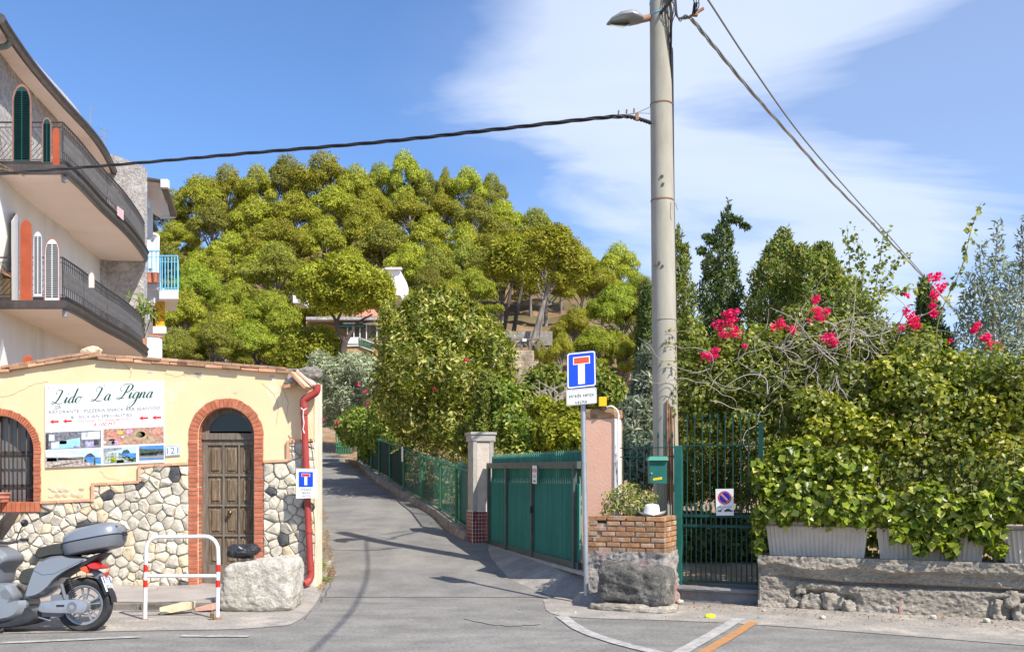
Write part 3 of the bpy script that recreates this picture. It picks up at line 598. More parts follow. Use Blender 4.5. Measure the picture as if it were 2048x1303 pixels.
def stones(zones, ztopf, ybot, dist, mapf, parent, seed, mats, wts, gap=1.3, limit=300, nm='stone', th=.028, aspect=1.15, stuffmat=None):
    rr = random.Random(seed); sites = []; xmin = min(z[0] for z in zones); xmax = max(z[2] for z in zones)
    for _ in range(9000):
        x = rr.uniform(xmin, xmax); t = ztopf(x)
        if t is None: continue
        y = rr.uniform(t, ybot)
        if y < t+3: continue
        dd = dist*rr.choice((.6, .75, .95, 1.1, 1.3))
        if all(((x-a)/aspect)**2+(y-c)**2 > max(dd, e*.8)**2*.98 for a, c, e in sites): sites.append((x, y, dd))
    ghosts = []
    for x, y, _ in sites:
        for a, t, c in zones:
            if a-14 < x < c+14:
                for bx in (a, c):
                    # only real borders: where the zone's neighbour is closed at this height
                    side = ztopf(bx-1 if bx == a else bx+1)
                    if (side is None or y < side) and abs(x-bx) < 26 and a <= x < c: ghosts.append((2*bx-x, y))
                if a-10 <= x <= c+10 and abs(y-t) < 26 and y > t: ghosts.append((x, 2*t-y))
        if ybot-y < 26: ghosts.append((x, 2*ybot-y))
    pts = [(s[0], s[1]) for s in sites]+ghosts; cnt = 0; made = []
    extra = MB()
    order = sorted(range(len(sites)), key=lambda i: 0 if -20 < sites[i][0] < 640 else 1)
    for i in order:
        x, y, _ = sites[i]; poly = [(x-40, y-40), (x+40, y-40), (x+40, y+40), (x-40, y+40)]
        for j, (a, c) in enumerate(pts):
            if j == i or abs(a-x) > 70 or abs(c-y) > 70: continue
            nx_, ny_ = a-x, c-y; poly = clip(poly, ((x+a)/2, (y+c)/2), (nx_, ny_))
            if len(poly) < 3: break
        if len(poly) < 3: continue
        cx = sum(p[0] for p in poly)/len(poly); cy = sum(p[1] for p in poly)/len(poly)
        rad = sum(math.hypot(p[0]-cx, p[1]-cy) for p in poly)/len(poly)
        if rad < 3: continue
        k = max(.5, 1-gap/rad); poly = [(cx+(p[0]-cx)*k, cy+(p[1]-cy)*k) for p in poly]
        sm_ = []
        for q in range(len(poly)):
            a, c = poly[q], poly[(q+1) % len(poly)]
            if math.hypot(a[0]-c[0], a[1]-c[1]) < 1.2: sm_.append(((a[0]+c[0])/2, (a[1]+c[1])/2)); continue
            for t in (.11, .89): sm_.append((a[0]+(c[0]-a[0])*t+rr.uniform(-.35, .35), a[1]+(c[1]-a[1])*t+rr.uniform(-.35, .35)))
        n = len(sm_); h = th*rr.uniform(.7, 1.25)*min(1.2, rad/9); tx, ty = rr.uniform(-.25, .25), rr.uniform(-.25, .25)
        bb = MB() if cnt < limit else extra
        o = mapf(cx, cy, 0)
        vs = [mapf(p[0], p[1], 0) for p in sm_]+[mapf(cx+(p[0]-cx)*.95, cy+(p[1]-cy)*.95, h*(.62+rr.uniform(-.08, .08))) for p in sm_]+[mapf(cx+(p[0]-cx)*.76, cy+(p[1]-cy)*.76, h*(.95+rr.uniform(-.22, .22))+h*((p[0]-cx)/rad*tx+(p[1]-cy)/rad*ty)) for p in sm_]+[mapf(cx+rr.uniform(-2, 2), cy+rr.uniform(-2, 2), h*(1.02+rr.uniform(-.2, .2)))]
        if cnt < limit: vs = [v-o for v in vs]
        bb.add(vs, [(q, (q+1) % n, n+(q+1) % n, n+q) for q in range(n)]+[(n+q, n+(q+1) % n, 2*n+(q+1) % n, 2*n+q) for q in range(n)]+[(2*n+q, 2*n+(q+1) % n, 3*n) for q in range(n)])
        if cnt < limit:
            mm = rr.choices(mats, wts)[0]; me = bb.mesh(nm, mm, smooth='auto', fix=False); link(nm, me, parent, o)
        cnt += 1
    if extra.v: tag(extra.build(nm+'s', stuffmat or mats[0], parent, smooth=True, fix=False), kind='stuff')
    return cnt
nst = stones(ZONE, ztop, 1190, 18.5, lambda x, y, d: F(x, y, .003+d), house, 4, [M['stone_a'], M['stone_b'], M['stone_c']], [.82, .13, .05], gap=.5)
print('facade stones', nst)
# corner quoin strip
b = MB(); b.prism([F(629, 765, .01), F(636, 765, .01), F(636, 1180, .01), F(629, 1180, .01)], (0, .3, 0)); b.build('corner_render', M['stucco_edge'], house)
# bare stones where the plaster has fallen
for k in range(14):
    x = rnd.uniform(100, 170); y = rnd.uniform(976, 994); o = F(x, y, .004); bb = MB(); n = 7; rr_ = rnd.uniform(4, 8)
    bb.add([F(x+rr_*math.cos(2*PI*q/n)*rnd.uniform(.8, 1.2), y+rr_*.7*math.sin(2*PI*q/n), .003)-o for q in range(n)]+[F(x, y, .018)-o], [(q, (q+1) % n, n) for q in range(n)])
    link('exposed_stone', bb.mesh('exposed_stone', M['stone_b'], smooth=True), house, o)
# cracks and damp marks in the old plaster
for pts in ([(330, 745), (352, 752), (381, 749), (402, 757)], [(96, 762), (60, 772), (20, 790), (-10, 795)], [(525, 765), (548, 790), (556, 812), (552, 850)], [(560, 770), (575, 800), (572, 838)], [(240, 722), (262, 742), (258, 756)], [(200, 940), (214, 956), (240, 958)]):
    c = catmull([F(x, y, .001) for x, y in pts], 7); c = [p+Vector((rnd.uniform(-.012, .012), 0, rnd.uniform(-.012, .012))) for p in c]; b = MB(); b.tube(c, .0028, 4); b.build('plaster_crack', M['mortar'], house)
for x, y, r_ in ((398, 748, 7), (300, 744, 4), (545, 752, 5), (470, 785, 4)):
    b = MB(); b.add([F(x+r_*1.3*math.cos(t)*rnd.uniform(.5, 1.2), y+r_*.7*math.sin(t)*rnd.uniform(.5, 1.2), .002) for t in [2*PI*q/11 for q in range(11)]], [tuple(range(11))]); b.build('chipped_plaster', M['mortar_pale'] if r_ != 7 else M['mortar'], house, fix=False)
# door
D = lambda x, y, d=0: Vector((P(x, y, 13.2).x, 13.2-d, P(x, y, 13.2).z))
def rect(x0, y0, x1, y1, d0, d1, fn): return [fn(x0, y0, d0), fn(x1, y0, d0), fn(x1, y1, d0), fn(x0, y1, d0)], (0, d0-d1, 0)
door = MB(); door.prism(*rect(400, 862, 514, 1170, .0, -.05, D)); dr = door.build('door', M['wood_grey'], house)
b = MB()
for r_ in ((403, 866, 417, 1170), (446, 880, 450, 1130), (477.5, 880, 481, 1130), (507, 866, 514, 1170)): b.prism(*rect(*r_, .03, .0, D))
for y0_, y1_ in ((879, 890), (947.5, 952), (1008, 1012), (1068, 1072), (1128, 1168)): b.prism(*rect(417, y0_, 507, y1_, .027, .0, D))
b.build('door_frame', M['wood_grey'], dr, bevel=.004)
for (x0, x1) in ((418.5, 445), (451, 476.5), (482, 506)):
    for (y0_, y1_) in ((892, 946), (953.5, 1006.5), (1013.5, 1066.5), (1073.5, 1126.5)):
        bb = MB(); q0 = [(x0, y0_), (x1, y0_), (x1, y1_), (x0, y1_)]; q1 = [(x0+4.5, y0_+5), (x1-4.5, y0_+5), (x1-4.5, y1_-5), (x0+4.5, y1_-5)]; q2 = [(x0+6, y0_+6.5), (x1-6, y0_+6.5), (x1-6, y1_-6.5), (x0+6, y1_-6.5)]
        bb.add([D(*p, .004) for p in q0]+[D(*p, .008) for p in q1]+[D(*p, .022) for p in q2], [(0, 1, 5, 4), (1, 2, 6, 5), (2, 3, 7, 6), (3, 0, 4, 7), (4, 5, 9, 8), (5, 6, 10, 9), (6, 7, 11, 10), (7, 4, 8, 11), (8, 9, 10, 11)])
        bb.build('door_panel', M['wood'], dr, fix=False)
b = MB(); k = D(462.7, 1024); b.lathe([(.0, -.09), (.025, -.085), (.034, -.06), (.025, -.04), (.012, -.03), (.012, 0), (.03, 0), (.03, .004)], k, 14, Matrix.Rotation(R(-90), 3, 'X')); b.build('door_knob', mat('brass', (.22, .17, .09), (.12, .10, .06), 20, .35, metal=.8), dr, smooth=True)
b = MB(); b.prism(*rect(400, 866, 514, 879, .055, .0, D)); b.build('lintel', M['wood_grey'], house, bevel=.004)
b = MB(); q = arch_pts(461, 42, 868, 868, 18); b.prism([D(*p, -.0) for p in q[1:-1]], (0, .02, 0)); b.build('fanlight', M['glass'], house)
b = MB(); q = arch_pts(457, 54.5, 870, 870, 18)[1:-1]; q2 = arch_pts(461, 42, 868, 868, 18)[1:-1]
b.add([D(*p, .02) for p in q]+[D(*p, .01) for p in q2], [(i, i+1, i+1+len(q), i+len(q)) for i in range(len(q)-1)]); b.build('fanlight_frame', M['wood_grey'], house, fix=False)
b = MB(); b.prism([F(390, 1171, .30), F(520, 1171, .30), F(520, 1180, .30), F(390, 1180, .30)], (0, .5, 0)); b.build('threshold', mat('slate_step', (.10, .10, .10), (.16, .16, .155), 6, .7), house, bevel=.005)
# arched window
Wn = lambda x, y, d=0: Vector((P(x, y, 13.2).x, 13.2-d, P(x, y, 13.2).z))
win = MB(); q = arch_pts(2, 70, 902, 1006, 20); win.prism([Wn(*p) for p in q], (0, .02, 0)); wo_ = win.build('window', M['glass2'], house)
b = MB()
for r_ in ((-70, 902, 74, 912), (-70, 968, 74, 976)): b.prism(*rect(*r_, .012, .002, Wn))
for r_ in ((60, 850, 66, 1004), (0, 833, 4, 1004)): b.prism(*rect(*r_, .014, .002, Wn))
b.build('window_frame', M['iron'], wo_)
for x in (-20, -3, 14, 31, 49):
    yt = WS-math.sqrt(max(0, 68**2-(x-WC)**2)); bb = MB(); bb.tube([F(x, yt, -.05), F(x, 1003, -.05)], .009, 6)
    for yy in (908, 942 if x in (14, 49) else 908): bb.lathe([(.009, -.03), (.018, -.015), (.01, 0), (.018, .015), (.009, .03)], F(x, yy, -.05), 6)
    bb.build('window_bar', M['iron'], wo_, smooth=True)
b = MB()
for yy in (908, 975, 998): b.bar(F(-60, yy, -.05), F(66, yy, -.05), .02, .008)
b.build('cross_bar', M['iron'], wo_)
fb = thing('flower_box', 'terracotta flower box hanging at the arched barred window', 'flower box', F(-5, 1003, .12))
b = MB(); b.prism([F(-50, 986, .22), F(24, 986, .22), F(21, 1003, .20), F(-47, 1003, .20)], (0, .16, 0)); b.build('box', M['terra'], fb, bevel=.006)
b = MB(); b.bar(F(-52, 985, .14), F(26, 985, .14), .19, .02); b.bar(F(-50, 994, .14), F(24, 994, .14), .185, .014); b.build('rim', M['terra'], fb, bevel=.004)
# ---- advertising board
SB = [F(92, 769, .02), F(329, 760.5, .02), F(330, 924, .02), F(92, 935, .02)]
board = thing('advertising_board', 'white restaurant board with green script lettering and five photographs', 'sign', F(210, 935, .02))
b = MB(); b.prism(SB, (0, .012, 0)); b.build('panel', M['signw'], board)
bm_ = quadmap(SB+[237, 165], Vector((0, -1, 0)), .002)
def script(txt, x0, base, em, slant=.32):
    G = {'L': (.80, [[(.10, .62), (.0, .74), (.06, .92), (.26, .98), (.40, .86), (.34, .55), (.24, .22), (.08, .0), (-.10, -.02), (-.16, .06), (-.06, .11), (.16, .04), (.40, -.04), (.60, .0), (.74, .12)]]),
         'i': (.26, [[(-.06, .15), (.08, .44), (.04, .12), (.08, -.01), (.24, .15)], [(.12, .64), (.15, .60)]]),
         'd': (.48, [[(.34, .38), (.22, .45), (.06, .28), (.04, .06), (.15, -.02), (.32, .2)], [(.42, 1.02), (.36, .6), (.30, .1), (.36, -.01), (.50, .15)]]),
         'o': (.46, [[(.24, .45), (.07, .33), (.04, .10), (.16, -.02), (.32, .10), (.36, .32), (.24, .45), (.34, .38), (.48, .40)]]),
         'a': (.48, [[(.34, .38), (.22, .45), (.06, .28), (.04, .06), (.15, -.02), (.30, .18), (.35, .43)], [(.35, .43), (.30, .1), (.36, -.01), (.52, .15)]]),
         'P': (.74, [[(.50, .97), (.40, .6), (.30, .25), (.12, .0), (-.08, -.02), (-.14, .07), (.0, .10), (.22, .02), (.42, .04)], [(.16, .52), (-.04, .60), (-.08, .82), (.1, 1.0), (.42, 1.08), (.72, 1.0), (.78, .76), (.62, .52), (.40, .46)]]),
         'g': (.50, [[(.34, .38), (.22, .45), (.06, .28), (.04, .06), (.15, -.02), (.30, .18), (.35, .43)], [(.38, .44), (.34, .0), (.24, -.38), (.06, -.62), (-.12, -.66), (-.14, -.48), (.05, -.26), (.30, -.05), (.52, .15)]]),
         'n': (.50, [[(-.04, .2), (.08, .44), (.06, .2), (.02, -.02)], [(.05, .22), (.22, .44), (.31, .38), (.28, .1), (.34, -.01), (.50, .15)]])}
    b = MB(); x = x0
    for ch in txt:
        if ch == ' ': x += .42*em; continue
        adv, st = G[ch]
        for s_ in st:
            c = catmull([Vector((px, py, 0)) for px, py in s_], 5); rows = []
            for i, p in enumerate(c):
                d = (c[min(i+1, len(c)-1)]-c[max(i-1, 0)]).normalized(); q = Vector((x+(p.x+p.y*slant)*em, base-p.y*em, 0))
                wd = em*(.010+.050*max(0, -d.y)**1.5+.008); rows.append([(q.x-wd, q.y), (q.x+wd, q.y)] if abs(d.y) > .5 else [(q.x-wd*.3, q.y-wd), (q.x+wd*.3, q.y+wd)])
            b.add([bm_(*pt, .003) for r_ in rows for pt in r_], [(2*i, 2*i+1, 2*i+3, 2*i+2) for i in range(len(rows)-1)])
        x += adv*em
    b.build('script_lettering', M['inkgreen'], board, fix=False); return x
script('Lido', 16, 38, 27.5); script('La', 95, 35.5, 27.5); script('Pigna', 146, 33.5, 27.5)
lettering('lettering', 'RISTORANTE - PIZZERIA SNACK BAR-SEAFOOD', M['inkgrey'], board, bm_, 118, 55, 6, 222)
lettering('lettering', '&   SICILIAN SPECIALITIES', M['inkgrey'], board, bm_, 112, 66.5, 5.6, 122)
lettering('small_lettering', 'www.lidolapigna.com  -  lidolapigna@gmail.com', M['inkred'], board, bm_, 117, 74.5, 2.6, 100)
lettering('lettering', 'A 100 MT', M['inkred'], board, bm_, 118, 83, 6.6, 46, shear=.3)
lettering('scribble', 'IORc', M['ink'], board, bm_, 26, 44.5, 5, 14, shear=.2)
polym('scribble', [[(18, 48.5), (31, 48), (31, 48.8), (18, 49.3)]], M['ink'], board, bm_)
for ax, ay in ((9, 72), (35, 72), (187, 72), (213, 72)):
    polym('arrow', [[(ax, ay+2), (ax+8, ay-3), (ax+7, ay+.4), (ax+18, ay+.2), (ax+18, ay+4), (ax+7, ay+4), (ax+8, ay+7)]], M['inkred'], board, bm_)
for sx, sy in ((6, 6), (118, 6), (231, 6)): ring('screw', sx, sy, .1, 1.1, M['ink'], board, bm_, 8)
def picture(x0, y0, x1, y1, base, shapes):
    polym('photograph', [[(x0, y0), (x1, y0), (x1, y1), (x0, y1)]], base, board, bm_)
    for m, polys in shapes:
        for p in polys: polym('photograph_detail', [[(x0+(x1-x0)*u, y0+(y1-y0)*v) for u, v in p]], m, board, lambda x, y: bm_(x, y, .004))
c_ = lambda n, a, b_=None, s=40: mat('print_'+n, a, b_, s, .45)
R_ = lambda a, b_, c, d: [(a, b_), (c, b_), (c, d), (a, d)]
picture(1, 95, 111, 129, c_('interior', (.08, .09, .12), (.32, .30, .30), 26), [(c_('counter', (.25, .55, .68), (.45, .72, .82), 6), [[(.1, .62), (.62, .38), (.62, .95), (.1, 1)]]), (c_('pale', (.7, .74, .78)), [R_(.06, .15, .16, .5), [(.65, .1), (.98, .05), (.98, .5), (.65, .5)], R_(.1, .6, .24, .95)]), (c_('violet', (.25, .16, .50), (.6, .6, .7), 30), [R_(.72, .62, .88, .95), R_(.5, .85, .6, 1)]), (c_('cobalt', (.06, .2, .6)), [R_(.72, .12, .77, .35)]), (c_('shade', (.03, .03, .04), (.1, .08, .07), 40), [R_(.87, .55, .96, .85), R_(.25, .52, .38, .72), R_(0, .1, .05, 1)])])
blob = lambda cx, cy, r, q=1.0, n=9: [(cx+r*math.cos(2*PI*k/n), cy+r*2.4*q*math.sin(2*PI*k/n)) for k in range(n)]
picture(116, 93, 236, 126, c_('seafood', (.38, .12, .08), (.55, .42, .30), 30), [(c_('plate', (.58, .42, .26), (.40, .26, .16), 20), [blob(.62, .5, .14), blob(.40, .72, .09), blob(.78, .75, .1)]), (c_('green_fish', (.12, .14, .07), (.25, .25, .12), 20), [blob(.62, .42, .08)]), (c_('squid', (.45, .22, .38), (.7, .5, .6), 25), [blob(.43, .22, .06), blob(.2, .85, .07)]), (c_('prawn', (.72, .16, .10), (.8, .4, .3), 25), [R_(.08, .55, .24, .72), [(.22, .5), (.35, .85), (.28, 1), (.22, .8)], blob(.88, .3, .08), blob(.15, .3, .06)]), (c_('lemon', (.8, .5, .12)), [blob(.28, .25, .05)]), (c_('shell', (.5, .52, .5), (.1, .1, .1), 40), [blob(.14, .8, .08)]), (c_('white', (.75, .75, .72)), [blob(.32, .52, .025), blob(.02, .8, .03)])])
sea = c_('sea', (.05, .20, .50), (.10, .32, .60), 12); skyp = c_('sky', (.42, .62, .82), (.65, .78, .88), 5); rockp = c_('headland', (.04, .06, .09), (.09, .10, .12), 15)
picture(1, 133, 111, 165, skyp, [(sea, [[(.7, .42), (1, .5), (1, .9), (.7, .75)]]), (rockp, [[(.70, .45), (.76, .25), (.82, .2), (.88, .38), (.9, .45)]]), (c_('terrace', (.30, .20, .16), (.60, .56, .5), 25), [[(0, .35), (.7, .45), (.75, .75), (.98, 1), (0, 1)]]), (c_('canopy', (.66, .64, .62)), [[(0, .1), (.2, .12), (.2, .3), (0, .4)], [(.22, .08), (.68, .35), (.68, .44), (.22, .38)], R_(.205, .1, .22, .7), R_(.1, .35, .11, .75)]), (c_('dark', (.05, .06, .05), (.14, .16, .1), 30), [R_(.02, .4, .2, .62), R_(.22, .42, .68, .58), R_(.87, .5, .9, .95)]), (c_('wallred', (.45, .15, .10)), [[(.1, .9), (.68, .62), (.7, .68), (.12, .98)]])])
picture(116, 131, 181, 162, skyp, [(sea, [[(.5, .4), (1, .4), (1, .8), (.5, .5)]]), (rockp, [[(.55, .4), (.62, .18), (.75, .15), (.82, .38)]]), (c_('awnpic', (.16, .19, .2), (.4, .42, .42), 12), [[(0, 0), (.56, .02), (.56, .12), (0, .3)]]), (c_('tables', (.1, .14, .08), (.65, .66, .62), 30), [[(0, .3), (.5, .35), (.95, .8), (.9, 1), (0, 1)]]), (c_('lime', (.50, .65, .03)), [R_(.22, .62, .38, .95)]), (c_('leafp', (.06, .16, .04), (.15, .28, .08), 25), [R_(.4, .8, .62, 1), [(.55, .6), (1, .72), (1, .98), (.75, .9)]])])
picture(187, 130, 236, 159, c_('deep', (.06, .2, .52), (.12, .3, .6), 6), [(c_('trees', (.03, .06, .05), (.12, .16, .12), 30), [[(0, .12), (.15, .22), (1, .28), (1, .75), (0, .72)]]), (c_('boats', (.5, .52, .54), (.1, .14, .18), 40), [[(.05, .5), (.95, .42), (.95, .62), (.05, .66)]]), (c_('beach', (.38, .36, .32), (.28, .28, .27), 20), [[(0, .7), (1, .66), (1, .88), (0, .86)]])])
# ---- house number
hn = thing('house_number_plate', 'white enamel house number plate reading 121 beside the brick door arch', 'house number', F(345, 911, .012))
NP = [F(331, 891, .02), F(361, 889, .02), F(361.5, 909.5, .02), F(331.5, 912, .02)]
b = MB(); b.prism(NP, (0, .012, 0)); b.build('plate', M['signw'], hn); nm_ = quadmap(NP+[30, 20], Vector((0, -1, 0)), .002)
lettering('digits', '121', M['inkblue'], hn, nm_, 15, 10, 12.5, 23)
polym('border', [R_(.8, .8, 29.2, 1.6), R_(.8, 18.4, 29.2, 19.2), R_(.8, 1.6, 1.5, 18.4), R_(28.5, 1.6, 29.2, 18.4)], M['inkblue'], hn, nm_)
# ---- dead-end plate on the drainpipe
de = thing('dead_end_plate', 'small white dead-end plate fixed over the red drainpipe at the building corner', 'sign', P(613, 996, 12.72))
q4 = [P(592, 936, 12.72), P(634.5, 937, 12.72), P(634.5, 995, 12.72), P(592, 996, 12.72)]
b = MB(); b.prism(q4, (0, .006, 0)); b.build('plate', M['signw'], de); dm = quadmap(q4+[42.5, 59], Vector((0, -1, 0)), .002)
def dead_end(parent, mp, x0, y0, x1, y1, redm):
    W_, H_ = x1-x0, y1-y0
    polym('blue_field', [rrect(x0, y0, x1, y1, W_*.05)], M['blue'], parent, mp)
    f2 = lambda x, y: mp(x, y, .004); f3 = lambda x, y: mp(x, y, .006)
    polym('white_bar', [[(x0+W_*.40, y0+H_*.2), (x0+W_*.60, y0+H_*.2), (x0+W_*.60, y0+H_*.88), (x0+W_*.40, y0+H_*.88)], [(x0+W_*.20, y0+H_*.11), (x0+W_*.80, y0+H_*.11), (x0+W_*.80, y0+H_*.32), (x0+W_*.20, y0+H_*.32)]][:1]+[[(x0+W_*.20, y0+H_*.11), (x0+W_*.80, y0+H_*.11), (x0+W_*.80, y0+H_*.199), (x0+W_*.20, y0+H_*.199)], [(x0+W_*.20, y0+H_*.2), (x0+W_*.399, y0+H_*.2), (x0+W_*.399, y0+H_*.32), (x0+W_*.20, y0+H_*.32)], [(x0+W_*.601, y0+H_*.2), (x0+W_*.80, y0+H_*.2), (x0+W_*.80, y0+H_*.32), (x0+W_*.601, y0+H_*.32)]], M['signw'], parent, f2)
    polym('red_bar', [R_(x0+W_*.23, y0+H_*.135, x0+W_*.77, y0+H_*.295)], redm, parent, f3)
dead_end(de, dm, 5.5, 6.5, 34, 36.5, M['red'])
for i_, t_ in enumerate(('STRADA', 'SENZA', 'USCITA')): lettering('lettering', t_, M['ink'], de, dm, 20, 42+i_*6.3, 3.6, (21, 17, 19)[i_])
# ---- drainpipe
dp = thing('drainpipe', 'red plastic drainpipe with a crooked top elbow at the building corner', 'drainpipe', P(620, 1168, 12.85))
b = MB(); b.tube(catmull([P(634, 768, 12.85), P(632, 783, 12.85), P(618, 793, 12.85), P(608, 800, 12.85), P(607.5, 812, 12.85)], 5), 7.5*12.85/FP, 14); b.build('elbow', M['pvc_red'], dp, smooth='auto')
b = MB(); b.tube([P(607.5, 808, 12.85), P(609, 850, 12.85), P(613, 950, 12.85), P(617, 1050, 12.85), P(621, 1140, 12.85)], 6.6*12.85/FP, 14); b.build('pipe', M['pvc_red'], dp, smooth='auto')
b = MB(); b.tube(catmull([P(621, 1138, 12.85), P(621.5, 1150, 12.85), P(617, 1161, 12.82), P(607, 1167, 12.75)], 5), 7.2*12.85/FP, 14); b.build('outlet_elbow', M['pvc_red'], dp, smooth='auto')
for x, y, r_ in ((608, 813, 8.2), (608.5, 826, 8), (617.6, 1062, 7.6), (620.7, 1137, 8)):
    b = MB(); b.tube([P(x, y-3, 12.85), P(x+.3, y+3, 12.85)], r_*12.85/FP, 14); b.build('collar', M['pvc_red'], dp, smooth='auto')
tw = MB(); tw.tube([P(602, 815, 12.75), P(606, 819, 12.74), P(614, 816, 12.75), P(607, 820, 12.73), P(606, 832, 12.74), P(608, 845, 12.74), P(606, 858, 12.75), P(609, 866, 12.74)], .007, 5); tag(tw.build('twine', M['signw'], origin=P(606, 866, 12.74)), 'frayed white twine knotted round the red drainpipe', 'string')
wr = MB(); wr.tube(catmull([P(613, 822, 12.9), P(622, 860, 12.92), P(630, 900, 12.92), P(636, 940, 12.9), P(634, 1000, 12.9), P(637, 1060, 12.92), P(633, 1130, 12.92)], 6), .006, 5); tag(wr.build('wall_cable', M['stucco_edge'], origin=P(633, 1130, 12.92)), 'thin pale cable running down the corner beside the drainpipe', 'cable')
# ---- broken eaves corner
bk = thing('broken_eave', 'crumbled roof corner with loose tiles above the drainpipe elbow', 'roof rubble', P(600, 775, 13))
bb = MB(); bb.bar(P(588, 746, 12.85), P(617, 776, 12.75), .16, .05); bb.build('loose_tile', M['tile'], bk, bevel=.006)
bb = MB(); bb.bar(P(597, 741, 12.9), P(630, 771, 12.8), .12, .04); bb.build('pale_slab', M['planter'], bk, bevel=.006)
bb = MB(); bb.bar(P(566, 774, 12.85), P(592, 768, 12.9), .12, .05); bb.build('loose_tile', M['brick_old'], bk, bevel=.006)
bb = MB(); bb.bar(P(575, 767, 12.95), P(612, 764, 12.95), .14, .03); bb.build('loose_tile', M['rough'], bk, bevel=.006)
rough_block('rubble_lump', M['rough'], P(618, 746, 12.95), (.30, .3, .16), amp=.05, cuts=8, k=3, seed=5, parent=bk)
rough_block('rubble_lump', M['mortar'], P(590, 760, 13.0), (.24, .2, .14), amp=.05, cuts=8, k=3, seed=9, parent=bk)
bb = MB(); bb.bar(P(582, 741, 13.1), P(636, 741, 13.1), .3, .03); bb.build('cover_slab', M['rough'], bk, bevel=.006)
# stone on the roof peak
tag(rough_block('roof_stone', M['stone_b'], P(182, 702, 13.3), (.28, .25, .12), amp=.04, cuts=8, k=3, seed=2), 'pale rounded stone lying on the peak of the brick coping', 'stone')
# ---------------------------------------------------------------- tall balconied building
def pbox(name, x0, y0, x1, y1, Yd, dp, m, parent, bevel=0, skew=0):
    b = MB(); b.prism([P(x0, y0, Yd), P(x1, y0, Yd), P(x1, y1, Yd), P(x0, y1, Yd)], (skew*dp, dp, 0)); return b.build(name, m, parent, bevel=bevel)
def PZ(x, y, z): Yd = (z-CAMH)*FP/(HZ-y); return Vector(((x-1024)*Yd/FP, Yd, z))
apt = thing('apartment_building', 'tall white and pebbledash building with curved balconies and dark gutter', 'building', (-13, 23, 0))
WL = np.array([(14, -11.3), (18, -12.0), (22.6, -12.5), (23.9, -12.78), (27, -13.2), (31.4, -13.95)])
wX = lambda y: float(np.interp(y, WL[:, 0], WL[:, 1]))
def WX(x, y, d=0):
    lo, hi = 14., 31.4
    for _ in range(40):
        m = (lo+hi)/2
        if wX(m)+d < (x-1024)*m/FP: hi = m
        else: lo = m
    return Vector(((x-1024)*lo/FP, lo, CAMH+(HZ-y)*lo/FP))
ysw = np.linspace(14, 31.4, 30)
def vwall(nm, z0, z1, m):
    b = MB(); b.add([Vector((wX(y), y, z)) for z in (z0, z1) for y in ysw], [(i, i+1, i+31, i+30) for i in range(29)]); return b.build(nm, m, apt, smooth=True, fix=False)
vwall('lower_wall', -.5, 9.1, M['whitewall']); vwall('upper_wall', 9.1, 12.0, M['pebble'])
b = MB(); b.box((-20, 31.9, 6), (11, .3, 12)); b.box((-25.5, 23, 6), (.3, 18, 12)); b.box((-18.5, 14, 6), (14, .3, 12)); b.build('back_wall', M['whitewall'], apt)
b = MB(); q = [P(192, 500, 31.6), P(291, 500, 31.6)]
b.prism([(q[0].x-.3, 31.5, 0), (-12.56, 31.5, 0), (-12.56, 31.5, 12.2), (-13.3, 31.5, 12.5), (q[0].x-.3, 31.5, 12.9)], (0, .35, 0)); b.build('fin_wall', M['pebble'], apt)
b = MB(); b.prism([(-14.3, 31.3, 5.9), (-13.75, 31.3, 5.9), (-13.75, 31.3, 9), (-14.3, 31.3, 9)], (0, .2, 0)); b.build('pilaster', M['pebble'], apt)
BO = [(22.4, -10.88), (23.65, -11.04), (25.4, -11.34), (27.6, -11.64), (29.5, -12.0), (31.1, -12.38), (31.5, -12.55)]
bc = [Vector((p.x, p.y, 0)) for p in catmull([(x, y, 0) for y, x in BO], 6)]
